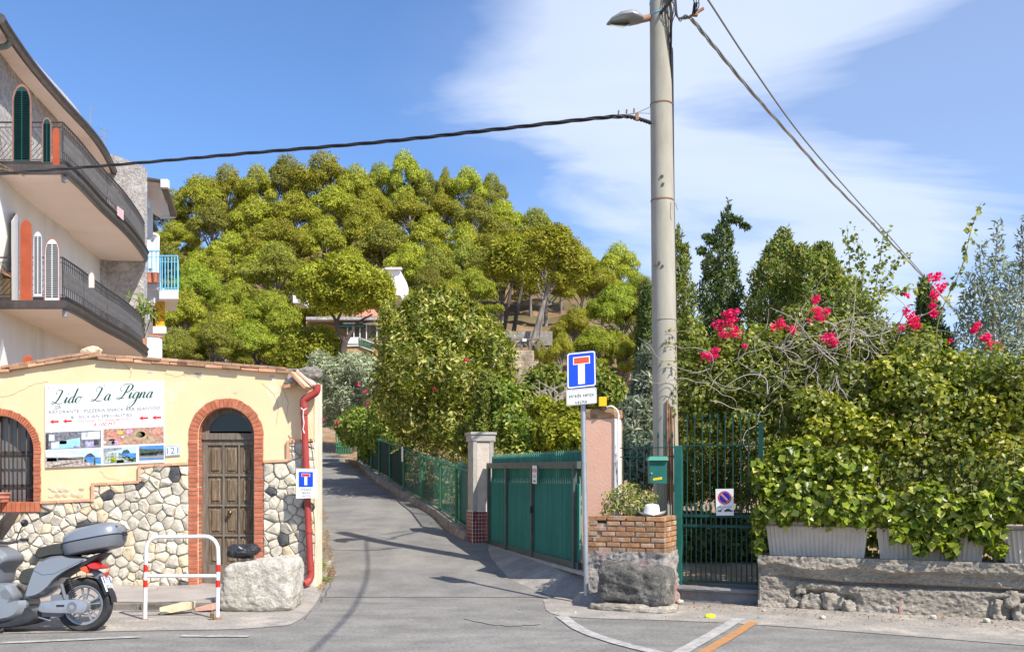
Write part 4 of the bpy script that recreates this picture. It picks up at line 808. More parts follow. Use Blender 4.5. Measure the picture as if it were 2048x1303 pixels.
def balcony(z0, z1, nm):
    poly = [(wX(22.4), 22.4)]+[(p.x, p.y) for p in bc]+[(wX(31.4), 31.4)]+[(wX(y), y) for y in (30, 29, 28, 27, 26, 25, 24, 23.2)]
    b = MB(); b.prism([(x+.0, y, z0) for x, y in poly], (0, 0, z1-z0)); s = b.build(nm, M['soffit'], apt)
    # dark metal edging
    edge = [Vector((wX(22.4)-1.0, 22.4, 0))]+bc; b = MB()
    prof = [(.0, z0-.04), (.09, z0-.03), (.13, z0+.06), (.11, z1-.05), (.16, z1+.02), (.0, z1+.03)]
    vs = []
    for i, p in enumerate(edge):
        d = (edge[min(i+1, len(edge)-1)]-edge[max(i-1, 0)]).normalized(); n = Vector((d.y, -d.x, 0))
        if i == 0: n = Vector((0, -1, 0))
        if i == 1: n = Vector((.7, -.7, 0))*1.3
        vs += [Vector((p.x, p.y, 0))+n*a+Vector((0, 0, zz)) for a, zz in prof]
    k = len(prof); b.add(vs, [(i*k+j, i*k+j+1, (i+1)*k+j+1, (i+1)*k+j) for i in range(len(edge)-1) for j in range(k-1)]); b.build('metal_edging', M['fascia'], apt, smooth='auto', fix=False)
    # railing
    rl = MB(); H = z1+1.0; pr = [p+Vector((0, 0, 0)) for p in bc]
    for hh, r in ((H, .022), (H-.12, .012), (z1+.10, .012)): rl.tube([Vector((p.x, p.y, hh)) for p in pr], r, 5); rl.tube([Vector((wX(22.4)-.8, 22.4, hh)), Vector((-10.88, 22.4, hh))], r, 5)
    for i in (0, 7, 14, 21, 28, 36): rl.tube([Vector((pr[i].x, pr[i].y, z1)), Vector((pr[i].x, pr[i].y, H))], .02, 5)
    rail = rl.build('railing', M['iron_b'], apt)
    bm = MB(); bm.tube([(0, 0, 0), (0, 0, .88)], .016, 4); me = bm.mesh('bar', M['iron_b'])
    dm_ = MB()
    L_ = 0; step = .135; nxt = 0
    for a, c in zip(pr, pr[1:]):
        ln = (c-a).length
        while nxt < L_+ln:
            p = a.lerp(c, (nxt-L_)/ln); d = (c-a).normalized(); link('bar', me, rail, (p.x, p.y, z1+.1))
            dm_.tube([p+Vector((0, 0, z1+.30)), p+d*.13+Vector((0, 0, z1+.72))], .020, 4); dm_.tube([p+d*.07+Vector((0, 0, z1+.30)), p+d*.2+Vector((0, 0, z1+.72))], .020, 4)
            nxt += step
        L_ += ln
    # chevron end panel
    for k in range(-4, 14):
        x = -12.7+k*.13
        for z0_, z1_, dx in ((.12, .5, .34), (.5, .85, -.3)):
            xa, xb = x if z0_ < .3 else x+.34, (x+.34) if z0_ < .3 else x+.04
            if max(xa, xb) < -10.9 and min(xa, xb) > -12.9: dm_.tube([(xa, 22.4, z1+z0_), (xb, 22.4, z1+z1_)], .008, 4)
    dm_.build('slanted_bars', M['iron_b'], rail)
    return s
balcony(5.72, 5.93, 'lower_balcony'); balcony(8.97, 9.2, 'upper_balcony')
# eave: peach soffit, dark gutter, pebbledash mansard above
gut = catmull([PZ(*p, 12.0) for p in [(-60, -50), (-10, 30), (12, 66), (60, 133), (120, 203), (180, 268), (210, 312), (228, 352)]], 5)
b = MB(); inner = [Vector((min(wX(min(p.y, 31.4))-.02, p.x-.05), p.y, 11.98)) for p in gut]
n = len(gut); b.add([Vector((p.x, p.y, 11.95)) for p in gut]+inner, [(i, i+1, i+n+1, i+n) for i in range(n-1)]); b.build('eave_soffit', M['soffit'], apt, fix=False)
b = MB(); b.tube([Vector((p.x+.05, p.y, 12.03)) for p in gut[6:]], .12, 8); b.build('gutter', M['fascia'], apt, smooth='auto')
b = MB(); top = [Vector((p.x-.55, p.y+.05, 12.95)) for p in gut]; mid = [Vector((p.x-.22, p.y, 12.5)) for p in gut]; far_ = [Vector((p.x-5, p.y, 13.2)) for p in gut]
b.add([Vector((p.x-.0, p.y, 12.05)) for p in gut]+mid+top+far_, [(r*n+i, r*n+i+1, (r+1)*n+i+1, (r+1)*n+i) for r in range(3) for i in range(n-1)]); b.build('mansard_roof', M['pebble'], apt, smooth=True, fix=False)
b = MB(); b.tube(catmull([PZ(14, 68, 12.0), PZ(20, 82, 11.9), PZ(12, 92, 11.8), PZ(-6, 96, 11.7), PZ(-30, 110, 11.5)], 4), .07, 8); b.build('gutter_elbow', M['copper'], apt, smooth='auto')
# arched openings on the curved wall
def wpoly(pts, d): return [WX(x, y, d) for x, y in pts]
def archpx(x0, x1, ytop, ybot, n=12):
    cx = (x0+x1)/2; r = (x1-x0)/2; ry = r*2.0; ys = ytop+ry
    return [(x0, ybot), (x0, ys)]+[(cx-r*math.cos(PI*k/n), ys-ry*math.sin(PI*k/n)) for k in range(1, n)]+[(x1, ys), (x1, ybot)]
def warch(nm, x0, x1, yt, yb, m, d, parent, trim=None, tw=3, louv=None):
    q = archpx(x0, x1, yt, yb); b = MB(); w_ = wpoly(q, d); b.add(w_, [tuple(range(len(w_)))]); o = b.build(nm, m, parent, fix=False)
    if trim:
        q2 = archpx(x0-tw, x1+tw, yt-tw*1.6, yb); a = wpoly(q, d+.03); c = wpoly(q2, d+.03); e = wpoly(q2, 0); k = len(a); b = MB()
        b.add(a+c+e, [(i, i+1, i+k+1, i+k) for i in range(k-1)]+[(i+k, i+k+1, i+2*k+1, i+2*k) for i in range(k-1)]); b.build('arch_trim', trim, o, fix=False)
    if louv:
        b = MB(); y = yt+8; ry = (x1-x0); cx = (x0+x1)/2; r = (x1-x0)/2; ys = yt+2*r
        for (xa, xb) in ((x0+1.5, cx-1), (cx+1, x1-1.5)):
            y = yt+10
            while y < yb-4:
                h = r if y > ys else r*math.sqrt(max(0, 1-((ys-y)/(2*r))**2)); a_, b_ = max(xa, cx-h+1), min(xb, cx+h-1)
                if b_-a_ > 3: b.add([WX(a_, y, d+.05), WX(b_, y, d+.05), WX(b_, y+2.6, d+.02), WX(a_, y+2.6, d+.02)], [(0, 1, 2, 3)])
                y += 3.6
        b.build('louvres', louv, o, fix=False)
    return o
M['trim'] = mat('brown_trim', (.30, .13, .09), (.36, .18, .12), 9, .9)
warch('shutter', 27, 60, 173, 322, M['sh_green'], .03, apt, M['trim'], 3, M['fence_teal']); warch('shutter', 86, 101, 238, 325, M['sh_green'], .03, apt, M['trim'], 2.2, M['fence_teal'])
warch('shutter', 105, 119, 255, 330, M['orange'], .03, apt); warch('window', 90, 118, 478, 600, M['sh_white'], .04, apt, M['trim'], 2.4, M['whitewall'])
warch('door_recess', 41, 63, 440, 600, M['orange'], .03, apt, M['trim'], 2.4)
warch('window', 178, 188, 545, 575, M['sh_white'], .04, apt, M['brick_old'], 1.5); warch('door_recess', 42, 70, 712, 760, M['orange'], .03, apt, M['trim'], 2.4)
for x0, x1, yt, yb in ((16, 38, 424, 600), (67, 84, 463, 592)):
    o = warch('open_shutter', x0, x1, yt, yb, M['sh_white'], .35, apt, None, 2, M['whitewall'])
def on_apt(nm, lab, cat, x, y, Yd): return thing(nm, lab, cat, P(x, y, Yd))
for x, y, lb in ((128, 356, 'small grey cylinder spotlight under the upper balcony corner'), (130, 626, 'small grey cylinder spotlight under the lower balcony corner')):
    b = MB(); b.lathe([(0, .12), (.06, .12), (.065, 0), (.06, -.1), (.045, -.1), (.045, -.06), (0, -.06)], P(x, y, 22.55), 12); b.lathe([(.02, .14), (.02, .22)], P(x, y-0, 22.55), 8); tag(b.build('spotlight', M['lampgrey'], origin=P(x, y, 22.55), smooth='auto'), lb, 'spotlight')
cr = thing('wooden_table', 'weathered wooden table top tilted at the left end of the lower balcony', 'table', (-12.4, 23, 5.95))
b = MB(); b.bar(P(-20, 530, 22.9), P(46, 562, 22.8), .7, .04); b.build('tabletop', M['tile'], cr); b = MB(); b.box(P(15, 578, 23), (.35, .4, .45)); b.build('crate', M['stucco'], cr)
b = MB()
for a, c in (((-20, 318), (48, 352)), ((-20, 333), (40, 346)), ((-20, 350), (44, 346))): b.bar(P(*a, 22.3), P(*c, 22.3), .05, .03)
tag(b.build('wooden_poles', M['wood'], origin=P(10, 340, 22.3)), 'brown wooden sticks poking out below the upper balcony edge', 'sticks')
tl = MB(); tl.prism([P(234, 412, 26.6), P(246, 421, 27.1), P(246, 441, 27.1), P(234, 430, 26.6)], (.02, .0, 0)); tag(tl.build('towel', mat('towel', (.65, .15, .2), (.8, .75, .75), 9, .9, stretch=(6, 6, .1)), origin=P(240, 430, 29.8)), 'red and white striped towel hanging on the upper balcony railing', 'towel')
an = MB(); an.tube([P(181, 275, 29), P(181, 212, 29)], .018, 5); tag(an.build('roof_aerial', M['lampgrey'], origin=P(181, 275, 29)), 'plain thin vertical rod aerial above the dark gutter', 'aerial')
an = MB(); an.tube([P(208, 312, 33), P(208, 258, 33)], .025, 5)
for yy in (252, 268, 284): an.tube([P(195, yy+2, 33), P(215, yy+10, 33)], .012, 4)
tag(an.build('roof_antenna', M['lampgrey'], origin=P(208, 300, 33)), 'thin metal television antenna above the dark gutter', 'antenna')
pp = thing('balcony_plant', 'leafy potted plant spilling over the far end of the lower balcony', 'plant', (-12.4, 31, 5.95))
# ---- neighbouring house behind
nb = thing('neighbour_house', 'white house corner with grey eaves and pale blue balcony railing beyond the curved balconies', 'building', P(300, 955, 35))
pbox('wall', 270, 400, 306, 990, 34.4, 6, M['whitewall'], nb, skew=-.5); pbox('wall', 306, 470, 318, 990, 35.2, 5, M['whitewall'], nb, skew=-.5)
b = MB(); b.add([P(283, 362, 33.5), P(326, 366, 33.5), P(340, 432, 36), P(322, 437, 38), P(283, 412, 38)], [(0, 1, 2, 3, 4)]); b.add([P(240, 333, 32), P(283, 352, 33.4), P(331, 360, 33.4), P(350, 425, 36.5), P(283, 380, 42), P(240, 345, 42)], [(0, 1, 2, 3, 4, 5)])
b.build('roof', M['soffit'], nb, fix=False)
b = MB(); b.bar(P(326, 366, 33.4), P(348, 430, 36.4), .22, .14); b.bar(P(284, 408, 34.2), P(311, 460, 36), .2, .12); b.build('gutter', M['fascia'], nb)
pbox('gutter_end', 321, 358, 335, 374, 33.3, .2, M['white'], nb); pbox('gutter_end', 282, 402, 296, 414, 34.0, .2, M['white'], nb)
b = MB(); b.tube(catmull([P(322, 434, 36.5), P(345, 434, 36.5), P(352, 430, 36.5)], 3), .06, 6); b.tube(catmull([P(307, 468, 34.3), P(315, 472, 34.3), P(316, 485, 34.3), P(314, 580, 34.3), P(318, 700, 34.3)], 4), .06, 8); b.build('downpipe', M['white'], nb, smooth='auto')
pbox('balcony_slab', 287, 563, 322, 578, 34.0, 1.6, M['white'], nb, .02, -.45); pbox('balcony_slab', 318, 578, 357, 598, 33.6, 2.4, M['white'], nb, .02, -.4); pbox('balcony_underside', 296, 577, 330, 610, 34.2, 2, M['whitewall'], nb, skew=-.5)
b = MB(); H0 = 33.6
for x0, x1, yt, yb, Yd in ((318, 355, 512, 580, 33.6), (288, 320, 502, 563, 34)):
    b.tube([P(x0, yt, Yd), P(x1, yt, Yd)], .03, 5); b.tube([P(x0, yb-4, Yd), P(x1, yb-4, Yd)], .02, 5); b.tube([P(x0, yt+12, Yd), P(x1, yt+12, Yd)], .015, 4)
b.tube([P(355, 512, 33.6), P(357, 530, 36.5)], .03, 5); b.tube([P(355, 578, 33.6), P(357, 585, 36.5)], .02, 5); rl2 = b.build('balcony_railing', M['skyblue'], nb)
for x, yt, yb, Yd in [(x, 512, 580, 33.6) for x in (320, 324, 330, 336, 343, 349, 355)]+[(x, 503, 562, 34) for x in (296, 304, 312)]+[(356, 516, 582, 34.5), (356.5, 520, 584, 35.5)]:
    bb = MB(); bb.tube([P(x, yt, Yd), P(x, yb, Yd)], .022, 4); bb.build('bar', M['skyblue'], rl2)
for x, lb in ((298, 'left terracotta pot on the far white balcony'), (312, 'right terracotta pot on the far white balcony')):
    b = MB(); b.lathe([(0, 0), (.13, 0), (.18, .28), (.2, .34), (.16, .34), (.14, .3)], P(x, 565, 33.9), 12); tag(b.build('flower_pot', M['terra'], origin=P(x, 565, 33.9), smooth='auto'), lb, 'pot')
pbox('awning', 312, 604, 330, 655, 34.1, 1.5, M['awn'], nb, skew=-.5); pbox('awning_sill', 306, 652, 333, 666, 34.0, 1.6, M['white'], nb, skew=-.5)
b = MB(); q = P(300, 715, 33.5); b.lathe([(.42, 0), (.42, .76), (.0, .76)], (P(300, 715, 33.8).x, 33.8, q.z), 20); b.box((P(270, 700, 33.8).x, 33.8, q.z+.38), (1.2, .84, .76)); b.build('curved_parapet', M['whitewall'], nb, smooth='auto')
b = MB(); b.lathe([(.45, 0), (.45, .05), (0, .05)], (P(300, 715, 33.8).x, 33.8, q.z+.765), 20); b.build('parapet_tiles', M['terra'], nb)
# ---------------------------------------------------------------- kerbside things on the left
hoop = thing('bike_hoop', 'white hoop barrier with red bands standing on the kerb by the scooter', 'barrier', P(362, 1240, 10.4))
def hp(x, y): return P(x, y, 10.38+(x-288)*.0002)
path = [hp(290, 1241), hp(291, 1160), hp(292, 1125)]+[hp(292+25*(1-math.cos(R(a))), 1100-28*math.sin(R(a))) for a in range(0, 91, 15)]+[hp(411+25*math.sin(R(a)), 1072+28*(1-math.cos(R(a)))) for a in range(0, 91, 15)]+[hp(437, 1125), hp(436, 1160), hp(435, 1238)]
path[3:10] = [hp(292+25*(1-math.cos(R(a))), 1100-27*math.sin(R(a))) for a in range(0, 91, 15)]
b = MB(); b.tube(path, .0225, 12); b.build('frame', M['white'], hoop, smooth='auto')
b = MB(); b.tube([hp(291, 1151), hp(436, 1151)], .021, 10); b.build('crossbar', M['white'], hoop, smooth='auto')
for x0, y0, x1, y1 in ((291.5, 1128, 291.3, 1142), (290.8, 1159, 290.6, 1173), (437, 1128, 436.7, 1142), (436, 1159, 435.8, 1173)):
    b = MB(); b.tube([hp(x0, y0), hp(x1, y1)], .0245, 12); b.build('red_band', M['red'], hoop, smooth='auto')
for x, y in ((290, 1240), (435, 1237)):
    b = MB(); b.lathe([(.055, 0), (.052, .01), (.03, .022), (.024, .03)], hp(x, y)-Vector((0, 0, .004)), 12); b.build('base_flange', M['rust'], hoop)
pl = MB(); k = hp(427, 1233); pl.box(k+Vector((0, -.05, .02)), (.045, .025, .05)); pl.tube([k+Vector((-.015+.015*(1-math.cos(PI*t/6)), -.05, .045+.035*math.sin(PI*t/6))) for t in range(7)], .006, 6)
tag(pl.build('padlock', mat('old_brass', (.25, .17, .07), rough=.5, metal=.6), origin=k), 'small rusty brass padlock at the foot of the white hoop', 'padlock')
def blockfn(q):
    q = q.copy(); t = (q.z+.31)/.62; q.x *= 1+.06*(1-t); q.z += -.10*0*t; q.z += t*(q.x*.10); q.x += .05*t; return q
blk = rough_block('stone_block', M['block'], P(523, 1168, 11.25), (.86, .62, .63), R(-4), .026, 44, 7, 3, fn=blockfn, freq=6)
tag(blk, 'big rough pale limestone block in front of the door arch', 'stone block')
bag = rough_block('motorcycle_cover', mat('black_fabric', (.02, .02, .024), (.035, .035, .04), 12, .45, .5, 9, disp=.02), P(489, 1101, 11.15), (.38, .26, .16), R(3), .034, 26, 2.4, 11, freq=7, fn=lambda q: Vector((q.x, q.y, q.z*(1-.22*(q.x/.2))+q.x*.05)), origin=P(489, 1114, 11.15))
tag(bag, 'crumpled black fabric cover bag lying on the limestone block', 'bag')
b = MB()
fr = 11.15-.155
for i, (px_, py_) in enumerate([(478.2, 1093), (480, 1094), (481.8, 1095), (483.4, 1096)]):
    a = P(px_, py_, fr); b.box(a, (.008, .004, .014), Matrix.Rotation(R(20), 3, 'Y')); b.box(a+Vector((.003, 0, .004)), (.010, .004, .004))
b.build('white_print', M['signw'], bag)
sb = MB(); sb.prism([P(318, 1214, 10.75), P(352, 1206, 10.75), P(380, 1204, 10.8), P(379, 1218, 10.8), P(320, 1229, 10.7)], (.02, .14, 0)); tag(sb.build('broken_slab', M['stone_b'], origin=P(350, 1225, 10.75), bevel=.008), 'broken cream stone slab lying in the gutter inside the hoop', 'slab')
sb = MB(); sb.prism([P(389, 1215, 10.95), P(425, 1206, 10.95), P(426, 1219, 10.95), P(390, 1222, 10.95)], (.01, .1, 0)); tag(sb.build('brick_fragment', mat('pink_brick', (.55, .30, .22), (.62, .40, .30), 8, .9, .4), origin=P(407, 1221, 10.95), bevel=.006), 'pinkish brick fragment beside the broken slab by the hoop', 'brick')
# ---------------------------------------------------------------- scooter (local x forward, z up; origin under the rear axle)
def sc_px(x, y): return ((168-x)/194, (1265-y)/194)
def panel(name, pts, hw, m, parent, y0=0, inset=.84, edge=.72, smooth=True, sub=0, flat=False):
    p = [sc_px(*q) for q in pts]; cx = sum(a for a, _ in p)/len(p); cz = sum(c for _, c in p)/len(p); n = len(p); b = MB(); vs = []
    for yy, k in ((-hw, inset), (-hw*edge, 1), (hw*edge, 1), (hw, inset)):
        vs += [Vector((cx+(a-cx)*k, y0+yy, cz+(c-cz)*k)) for a, c in p]
    b.add(vs, [(r*n+i, r*n+(i+1) % n, (r+1)*n+(i+1) % n, (r+1)*n+i) for r in range(3) for i in range(n)]+[tuple(range(n)), tuple(range(3*n, 4*n))])
    return b.build(name, m, parent, smooth=('auto' if smooth else False), bevel=0)
def cpx(pts, n=4): return [(p.x, p.y) for p in catmull([Vector((a, c, 0)) for a, c in pts], n)]
def wheel(root, cx, cz, r, rr):
    w_ = thing('w', None, None); w_.name = 'wheel'; w_.parent = root; OFF[w_.name] = Vector((0, 0, 0))
    Mr = Matrix.Rotation(R(90), 3, 'X'); c = (cx, 0, cz)
    prof = [(rr, -.05)]+[(r-.055+.055*math.cos(R(a)), -.062*math.cos(R(90-a-90)) if 0 else .0) for a in ()]
    prof = [(rr-.005, -.042), (rr+.02, -.058), (r-.03, -.062), (r-.008, -.042), (r, -.015), (r, .015), (r-.008, .042), (r-.03, .062), (rr+.02, .058), (rr-.005, .042), (rr-.005, -.042)]
    b = MB(); b.lathe(prof, c, 40, Mr); b.build('tyre', M['rubber'], w_, smooth='auto')
    b = MB(); b.lathe([(rr, -.045), (rr, -.03), (rr-.018, -.025), (rr-.018, .025), (rr, .03), (rr, .045), (rr-.008, .045), (rr-.025, .03), (rr-.028, -.03), (rr-.008, -.045), (rr, -.045)], c, 40, Mr); b.build('rim', M['lightmetal'], w_, smooth='auto')
    b = MB(); b.lathe([(0, -.05), (.045, -.05), (.06, -.02), (.06, .02), (.045, .05), (0, .05)], c, 20, Mr); b.lathe([(.10, .035), (.112, .035), (.112, .041), (.10, .041), (.10, .035)], c, 30, Mr); b.build('hub', M['lightmetal'], w_, smooth='auto')
    for k in range(10):
        a = 2*PI*(k//2)/5+(.12 if k % 2 else -.12)*1.3+.3; bb = MB(); bb.bar((cx+.05*math.cos(a), .0, cz+.05*math.sin(a)), (cx+(rr-.02)*math.cos(a*1+(.05 if k % 2 else -.05)), .0, cz+(rr-.02)*math.sin(a+(.05 if k % 2 else -.05))), .03, .014, up=(-math.sin(a), 0, math.cos(a))); bb.build('spoke', M['lightmetal'], w_)
    return w_
def plate_at(root, c, tilt, l1, l2):
    b = MB(); ux = Vector((-math.sin(tilt), 0, -math.cos(tilt))); # down direction
    n = Vector((-math.cos(tilt), 0, math.sin(tilt)))
    c = Vector(c); tl = c+Vector((0, .083, 0))-ux*.08; tr = c-Vector((0, .083, 0))-ux*.08; br = tr+ux*.165; bl = tl+ux*.165
    b.prism([tl, tr, br, bl], n*-.012); o = b.build('number_plate', M['signw'], root)
    mp = quadmap([tl, tr, br, bl, 100, 100], n, .002)
    polym('blue_strip', [[(0, 0), (14, 0), (14, 48), (0, 48)], [(86, 0), (100, 0), (100, 48), (86, 48)]], M['blue'], o, mp)
    lettering('lettering', l1, M['ink'], o, mp, 50, 26, 30, 44); lettering('lettering', l2, M['ink'], o, mp, 50, 72, 32, 84)
    b = MB(); b.prism([tl+n*-.013+Vector((0, .012, 0))-ux*.012, tr+n*-.013-Vector((0, .012, 0))-ux*.012, br+n*-.013-Vector((0, .012, 0))+ux*.03, bl+n*-.013+Vector((0, .012, 0))+ux*.03], n*-.02); b.build('plate_holder', M['plastic'], root)
def scooter(label, loc, rz, topcase=True, l1='DX', l2='00762'):
    t = thing('scooter', label, 'scooter', loc, rz); wheel(t, 0, .28, .285, .205); wheel(t, 1.47, .28, .285, .205)
    b = panel('side_body', cpx([(82, 1124), (104, 1113), (128, 1110), (152, 1113), (180, 1118), (172, 1126), (150, 1137), (130, 1150), (116, 1163), (106, 1176), (92, 1188), (78, 1196), (58, 1200), (56, 1192), (63, 1165), (72, 1138)], 3), .17, M['silver'], t)
    panel('body_crease', [(76, 1140), (110, 1128), (150, 1120), (176, 1120), (150, 1133), (118, 1148), (95, 1150)], .176, M['silver'], t, inset=.97)
    panel('under_tail', cpx([(95, 1150), (130, 1145), (165, 1122), (200, 1108), (212, 1105), (205, 1112), (182, 1128), (150, 1140), (120, 1158), (104, 1175), (92, 1182)], 3), .13, M['plastic'], t)
    panel('seat', cpx([(72, 1112), (78, 1098), (95, 1092), (125, 1087), (150, 1100), (140, 1109), (110, 1111), (80, 1118)], 3), .15, M['seat'], t)
    panel('rider_seat', cpx([(44, 1150), (50, 1140), (72, 1136), (78, 1145), (70, 1168), (48, 1168), (40, 1160)], 3), .13, M['seat'], t)
    panel('floorboard', cpx([(-80, 1170), (-20, 1168), (20, 1166), (34, 1172), (44, 1192), (36, 1206), (62, 1200), (60, 1222), (40, 1238), (-30, 1248), (-100, 1240), (-120, 1200)], 3), .2, M['silver'], t)
    panel('belly', cpx([(-90, 1240), (-20, 1246), (40, 1236), (66, 1212), (84, 1215), (92, 1235), (60, 1250), (0, 1257), (-80, 1254)], 3), .15, M['plastic'], t)
    panel('foot_recess', cpx([(14, 1182), (28, 1176), (40, 1192), (34, 1200), (18, 1196)], 3), .203, M['silver_d'], t)
    panel('leg_shield', cpx([(-70, 1230), (-60, 1150), (-40, 1100), (-10, 1092), (20, 1108), (24, 1122), (10, 1135), (4, 1165), (-10, 1180), (-40, 1235)], 3), .21, M['silver_d'], t, inset=.8)
    panel('front_cowl', cpx([(-110, 1150), (-90, 1105), (-50, 1076), (-10, 1086), (-20, 1110), (-50, 1150), (-80, 1190), (-105, 1190)], 3), .2, M['silver'], t, inset=.75)
    panel('front_fender', cpx([(-170, 1180), (-150, 1155), (-110, 1148), (-75, 1165), (-70, 1185), (-110, 1170), (-150, 1185)], 3), .075, M['silver'], t)
    b = MB(); b.tube([(1.47, .09, .28), (1.30, .09, .75)], .028, 8); b.tube([(1.47, -.09, .28), (1.30, -.09, .75)], .028, 8); b.build('fork', M['lightmetal'], t, smooth='auto')
    b = MB()
    def scr(u, v):
        a = (u-.5)*2; x_, z_ = sc_px(-40+v*52-6*v*v, 1085-v*62); return Vector((x_-.05*a*a, a*.19*(1-.35*v), z_))
    b.grid(scr, 12, 10); ws = b.build('windscreen', M['screen'], t, smooth=True, fix=False)
    b = MB(); x_, z_ = sc_px(5, 1082); b.tube([(x_, -.34, z_+.02), (x_+.03, -.1, z_-.02), (x_+.03, .1, z_-.02), (x_, .34, z_+.02)], .016, 8); b.build('handlebar', M['iron_b'], t, smooth='auto')
    for s_ in (1, -1):
        b = MB(); b.tube([(x_, s_*.26, z_+.015), (x_-.01, s_*.38, z_+.02)], .02, 10); b.build('grip', M['plastic'], t, smooth='auto')
        b = MB(); b.tube([(x_+.02, s_*.2, z_), (x_+.01, s_*.27, z_+.14), (x_, s_*.3, z_+.17)], .007, 6); b.build('mirror_stem', M['plastic'], t)
        b = MB(); b.lathe([(0, -.02), (.05, -.018), (.062, 0), (.05, .015), (0, .018)], (x_, s_*.32, z_+.20), 14, Matrix.Rotation(R(80), 3, 'Y') @ Matrix.Scale(.7, 3, Vector((1, 0, 0)))); b.build('mirror', M['plastic'], t, smooth='auto')
        b = MB(); b.tube([(x_+.05, s_*.12, z_), (x_-.04, s_*.3, z_-.01)], .006, 5); b.build('brake_lever', M['lightmetal'], t)
    # drive side: belt cover seen from the kerb
    sd = MB(); pts = cpx([(94, 1204), (120, 1201), (165, 1199), (184, 1206), (186, 1216), (178, 1226), (150, 1226), (96, 1224), (90, 1214)], 4)
    p = [sc_px(*q) for q in pts]; sd.prism([(a, .10, c) for a, c in p], (0, .07, 0)); sw = sd.build('belt_cover', M['lightmetal'], t, bevel=.012, smooth='auto')
    sd = MB(); p = [sc_px(*q) for q in cpx([(126, 1209), (142, 1209), (142, 1213), (126, 1213)], 1)]; sd.prism([(a, .168, c) for a, c in p], (0, .005, 0)); sd.build('cooling_slot', M['plastic'], sw)
    for rad in (.05, .038): sd = MB(); x2, z2 = sc_px(157, 1213); sd.lathe([(rad-.006, .171-rad*0), (rad, .175), (rad-.012, .174)], (x2, 0, z2), 20, Matrix.Rotation(R(-90), 3, 'X')); sd.build('cover_ring', M['silver_d'], sw)
    b = MB(); b.box((.30, .03, .24), (.22, .16, .16)); b.box((.22, .05, .34), (.18, .12, .10)); b.tube([(.1, .08, .28), (.30, .08, .24)], .05, 8); b.tube([(.16, .10, .34), (.20, .12, .50)], .02, 8); b.tube([(.3, .1, .12), (.42, .12, .16), (.5, .1, .1)], .012, 6); b.build('engine', M['silver_d'], t, bevel=.01)
    b = MB(); b.tube([(.06, .11, .36), (.13, .115, .56)], .013, 8)
    for k in range(9): a = Vector((.06, .11, .36)).lerp(Vector((.13, .115, .56)), k/9+.04); b.tube([a, a+Vector((.004, 0, .010))], .027, 10)
    b.build('rear_spring', M['plastic'], t, smooth='auto')
    b = MB(); b.tube([(.15, -.14, .2), (-.02, -.16, .27), (-.2, -.17, .36)], [.03, .05, .05], 12); b.build('exhaust', M['lightmetal'], t, smooth='auto')
    b = MB(); b.tube([(.72, .09, .16), (.78, .14, .03)], .012, 6); b.bar((.76, .14, .035), (.84, .16, .02), .03, .02); b.build('side_stand', M['iron_b'], t)
    # rear mudguard arm, lights, plate
    panel('rear_fender_arm', cpx([(178, 1140), (192, 1142), (204, 1152), (214, 1172), (222, 1190), (214, 1188), (200, 1168), (186, 1152)], 3), .05, M['silver_d'], t)
    b = MB(); a0 = 20
    b.add([Vector((.0+(.305)*math.cos(R(a)), y, .28+(.305)*math.sin(R(a)))) for a in range(35, 176, 10) for y in (-.07, -.045, .045, .07)], [(4*i+j, 4*i+j+1, 4*i+j+5, 4*i+j+4) for i in range(14) for j in range(3)]); b.build('hugger', M['plastic'], t, smooth=True, fix=False)
    panel('tail_light', cpx([(176, 1130), (192, 1125), (206, 1132), (207, 1137), (196, 1139), (182, 1137)], 3), .12, M['tail'], t)
    panel('indicator', cpx([(166, 1136), (176, 1132), (180, 1140), (180, 1147), (170, 1143)], 3), .14, mat('indicator', (.70, .10, .05), rough=.2), t)
    x2, z2 = sc_px(213, 1168); plate_at(t, (x2, 0, z2), R(22), l1, l2)
    x2, z2 = sc_px(206, 1150); b = MB(); b.lathe([(0, -.01), (.03, -.008), (.03, .008), (0, .01)], (x2-.02, 0, z2), 12, Matrix.Rotation(R(70), 3, 'Y')); b.build('reflector', M['tail'], t)
    b = MB()
    for s_ in (.12, -.12): b.tube([(.15, s_, .80), (-.02, s_, .82), (-.16, s_*.8, .84)], .014, 8)
    b.bar((-.16, -.1, .84), (-.16, .1, .84), .05, .02); b.build('rack', M['plastic'], t, smooth='auto')
    if topcase:
        tc_ = MB(); n = 22; lv = [(0, .78, 0), (.02, .9, .0), (.10, 1.0, .0), (.155, 1.0, 0)]
        def cas(zs, xs0, xs1, hw_, taper):   # superellipse rings
            vs = []
            for (z_, k_) in zs:
                for i in range(n):
                    a = 2*PI*i/n; cx = (xs0+xs1)/2; ca, sa = math.cos(a), math.sin(a)
                    ex = math.copysign(abs(ca)**.55, ca); ey = math.copysign(abs(sa)**.55, sa); xx = cx+(xs1-xs0)/2*ex*k_
                    vs.append(Vector((xx, hw_*ey*k_*(1-.0*ex), z_+(-(xx-cx))*.19)))
            return vs, [(r*n+i, r*n+(i+1) % n, (r+1)*n+(i+1) % n, (r+1)*n+i) for r in range(len(zs)-1) for i in range(n)]+[tuple(range(n)), tuple(range((len(zs)-1)*n, len(zs)*n))]
        bm1 = MB(); bm1.add(*cas([(.835, .80), (.845, .90), (.90, .98), (.955, 1.0)], -.375, .22, .225, 0)); tcb = bm1.build('top_case', M['silver_d'], t, smooth='auto')
        bm1 = MB(); bm1.add(*cas([(.955, 1.005), (.962, 1.025), (.970, 1.005)], -.375, .22, .225, 0)); bm1.build('case_seal', M['plastic'], tcb, smooth='auto')
        bm1 = MB(); vs, fs = cas([(.970, 1.0), (1.02, .985), (1.065, .90), (1.098, .70), (1.11, .4)], -.375, .22, .225, 0)
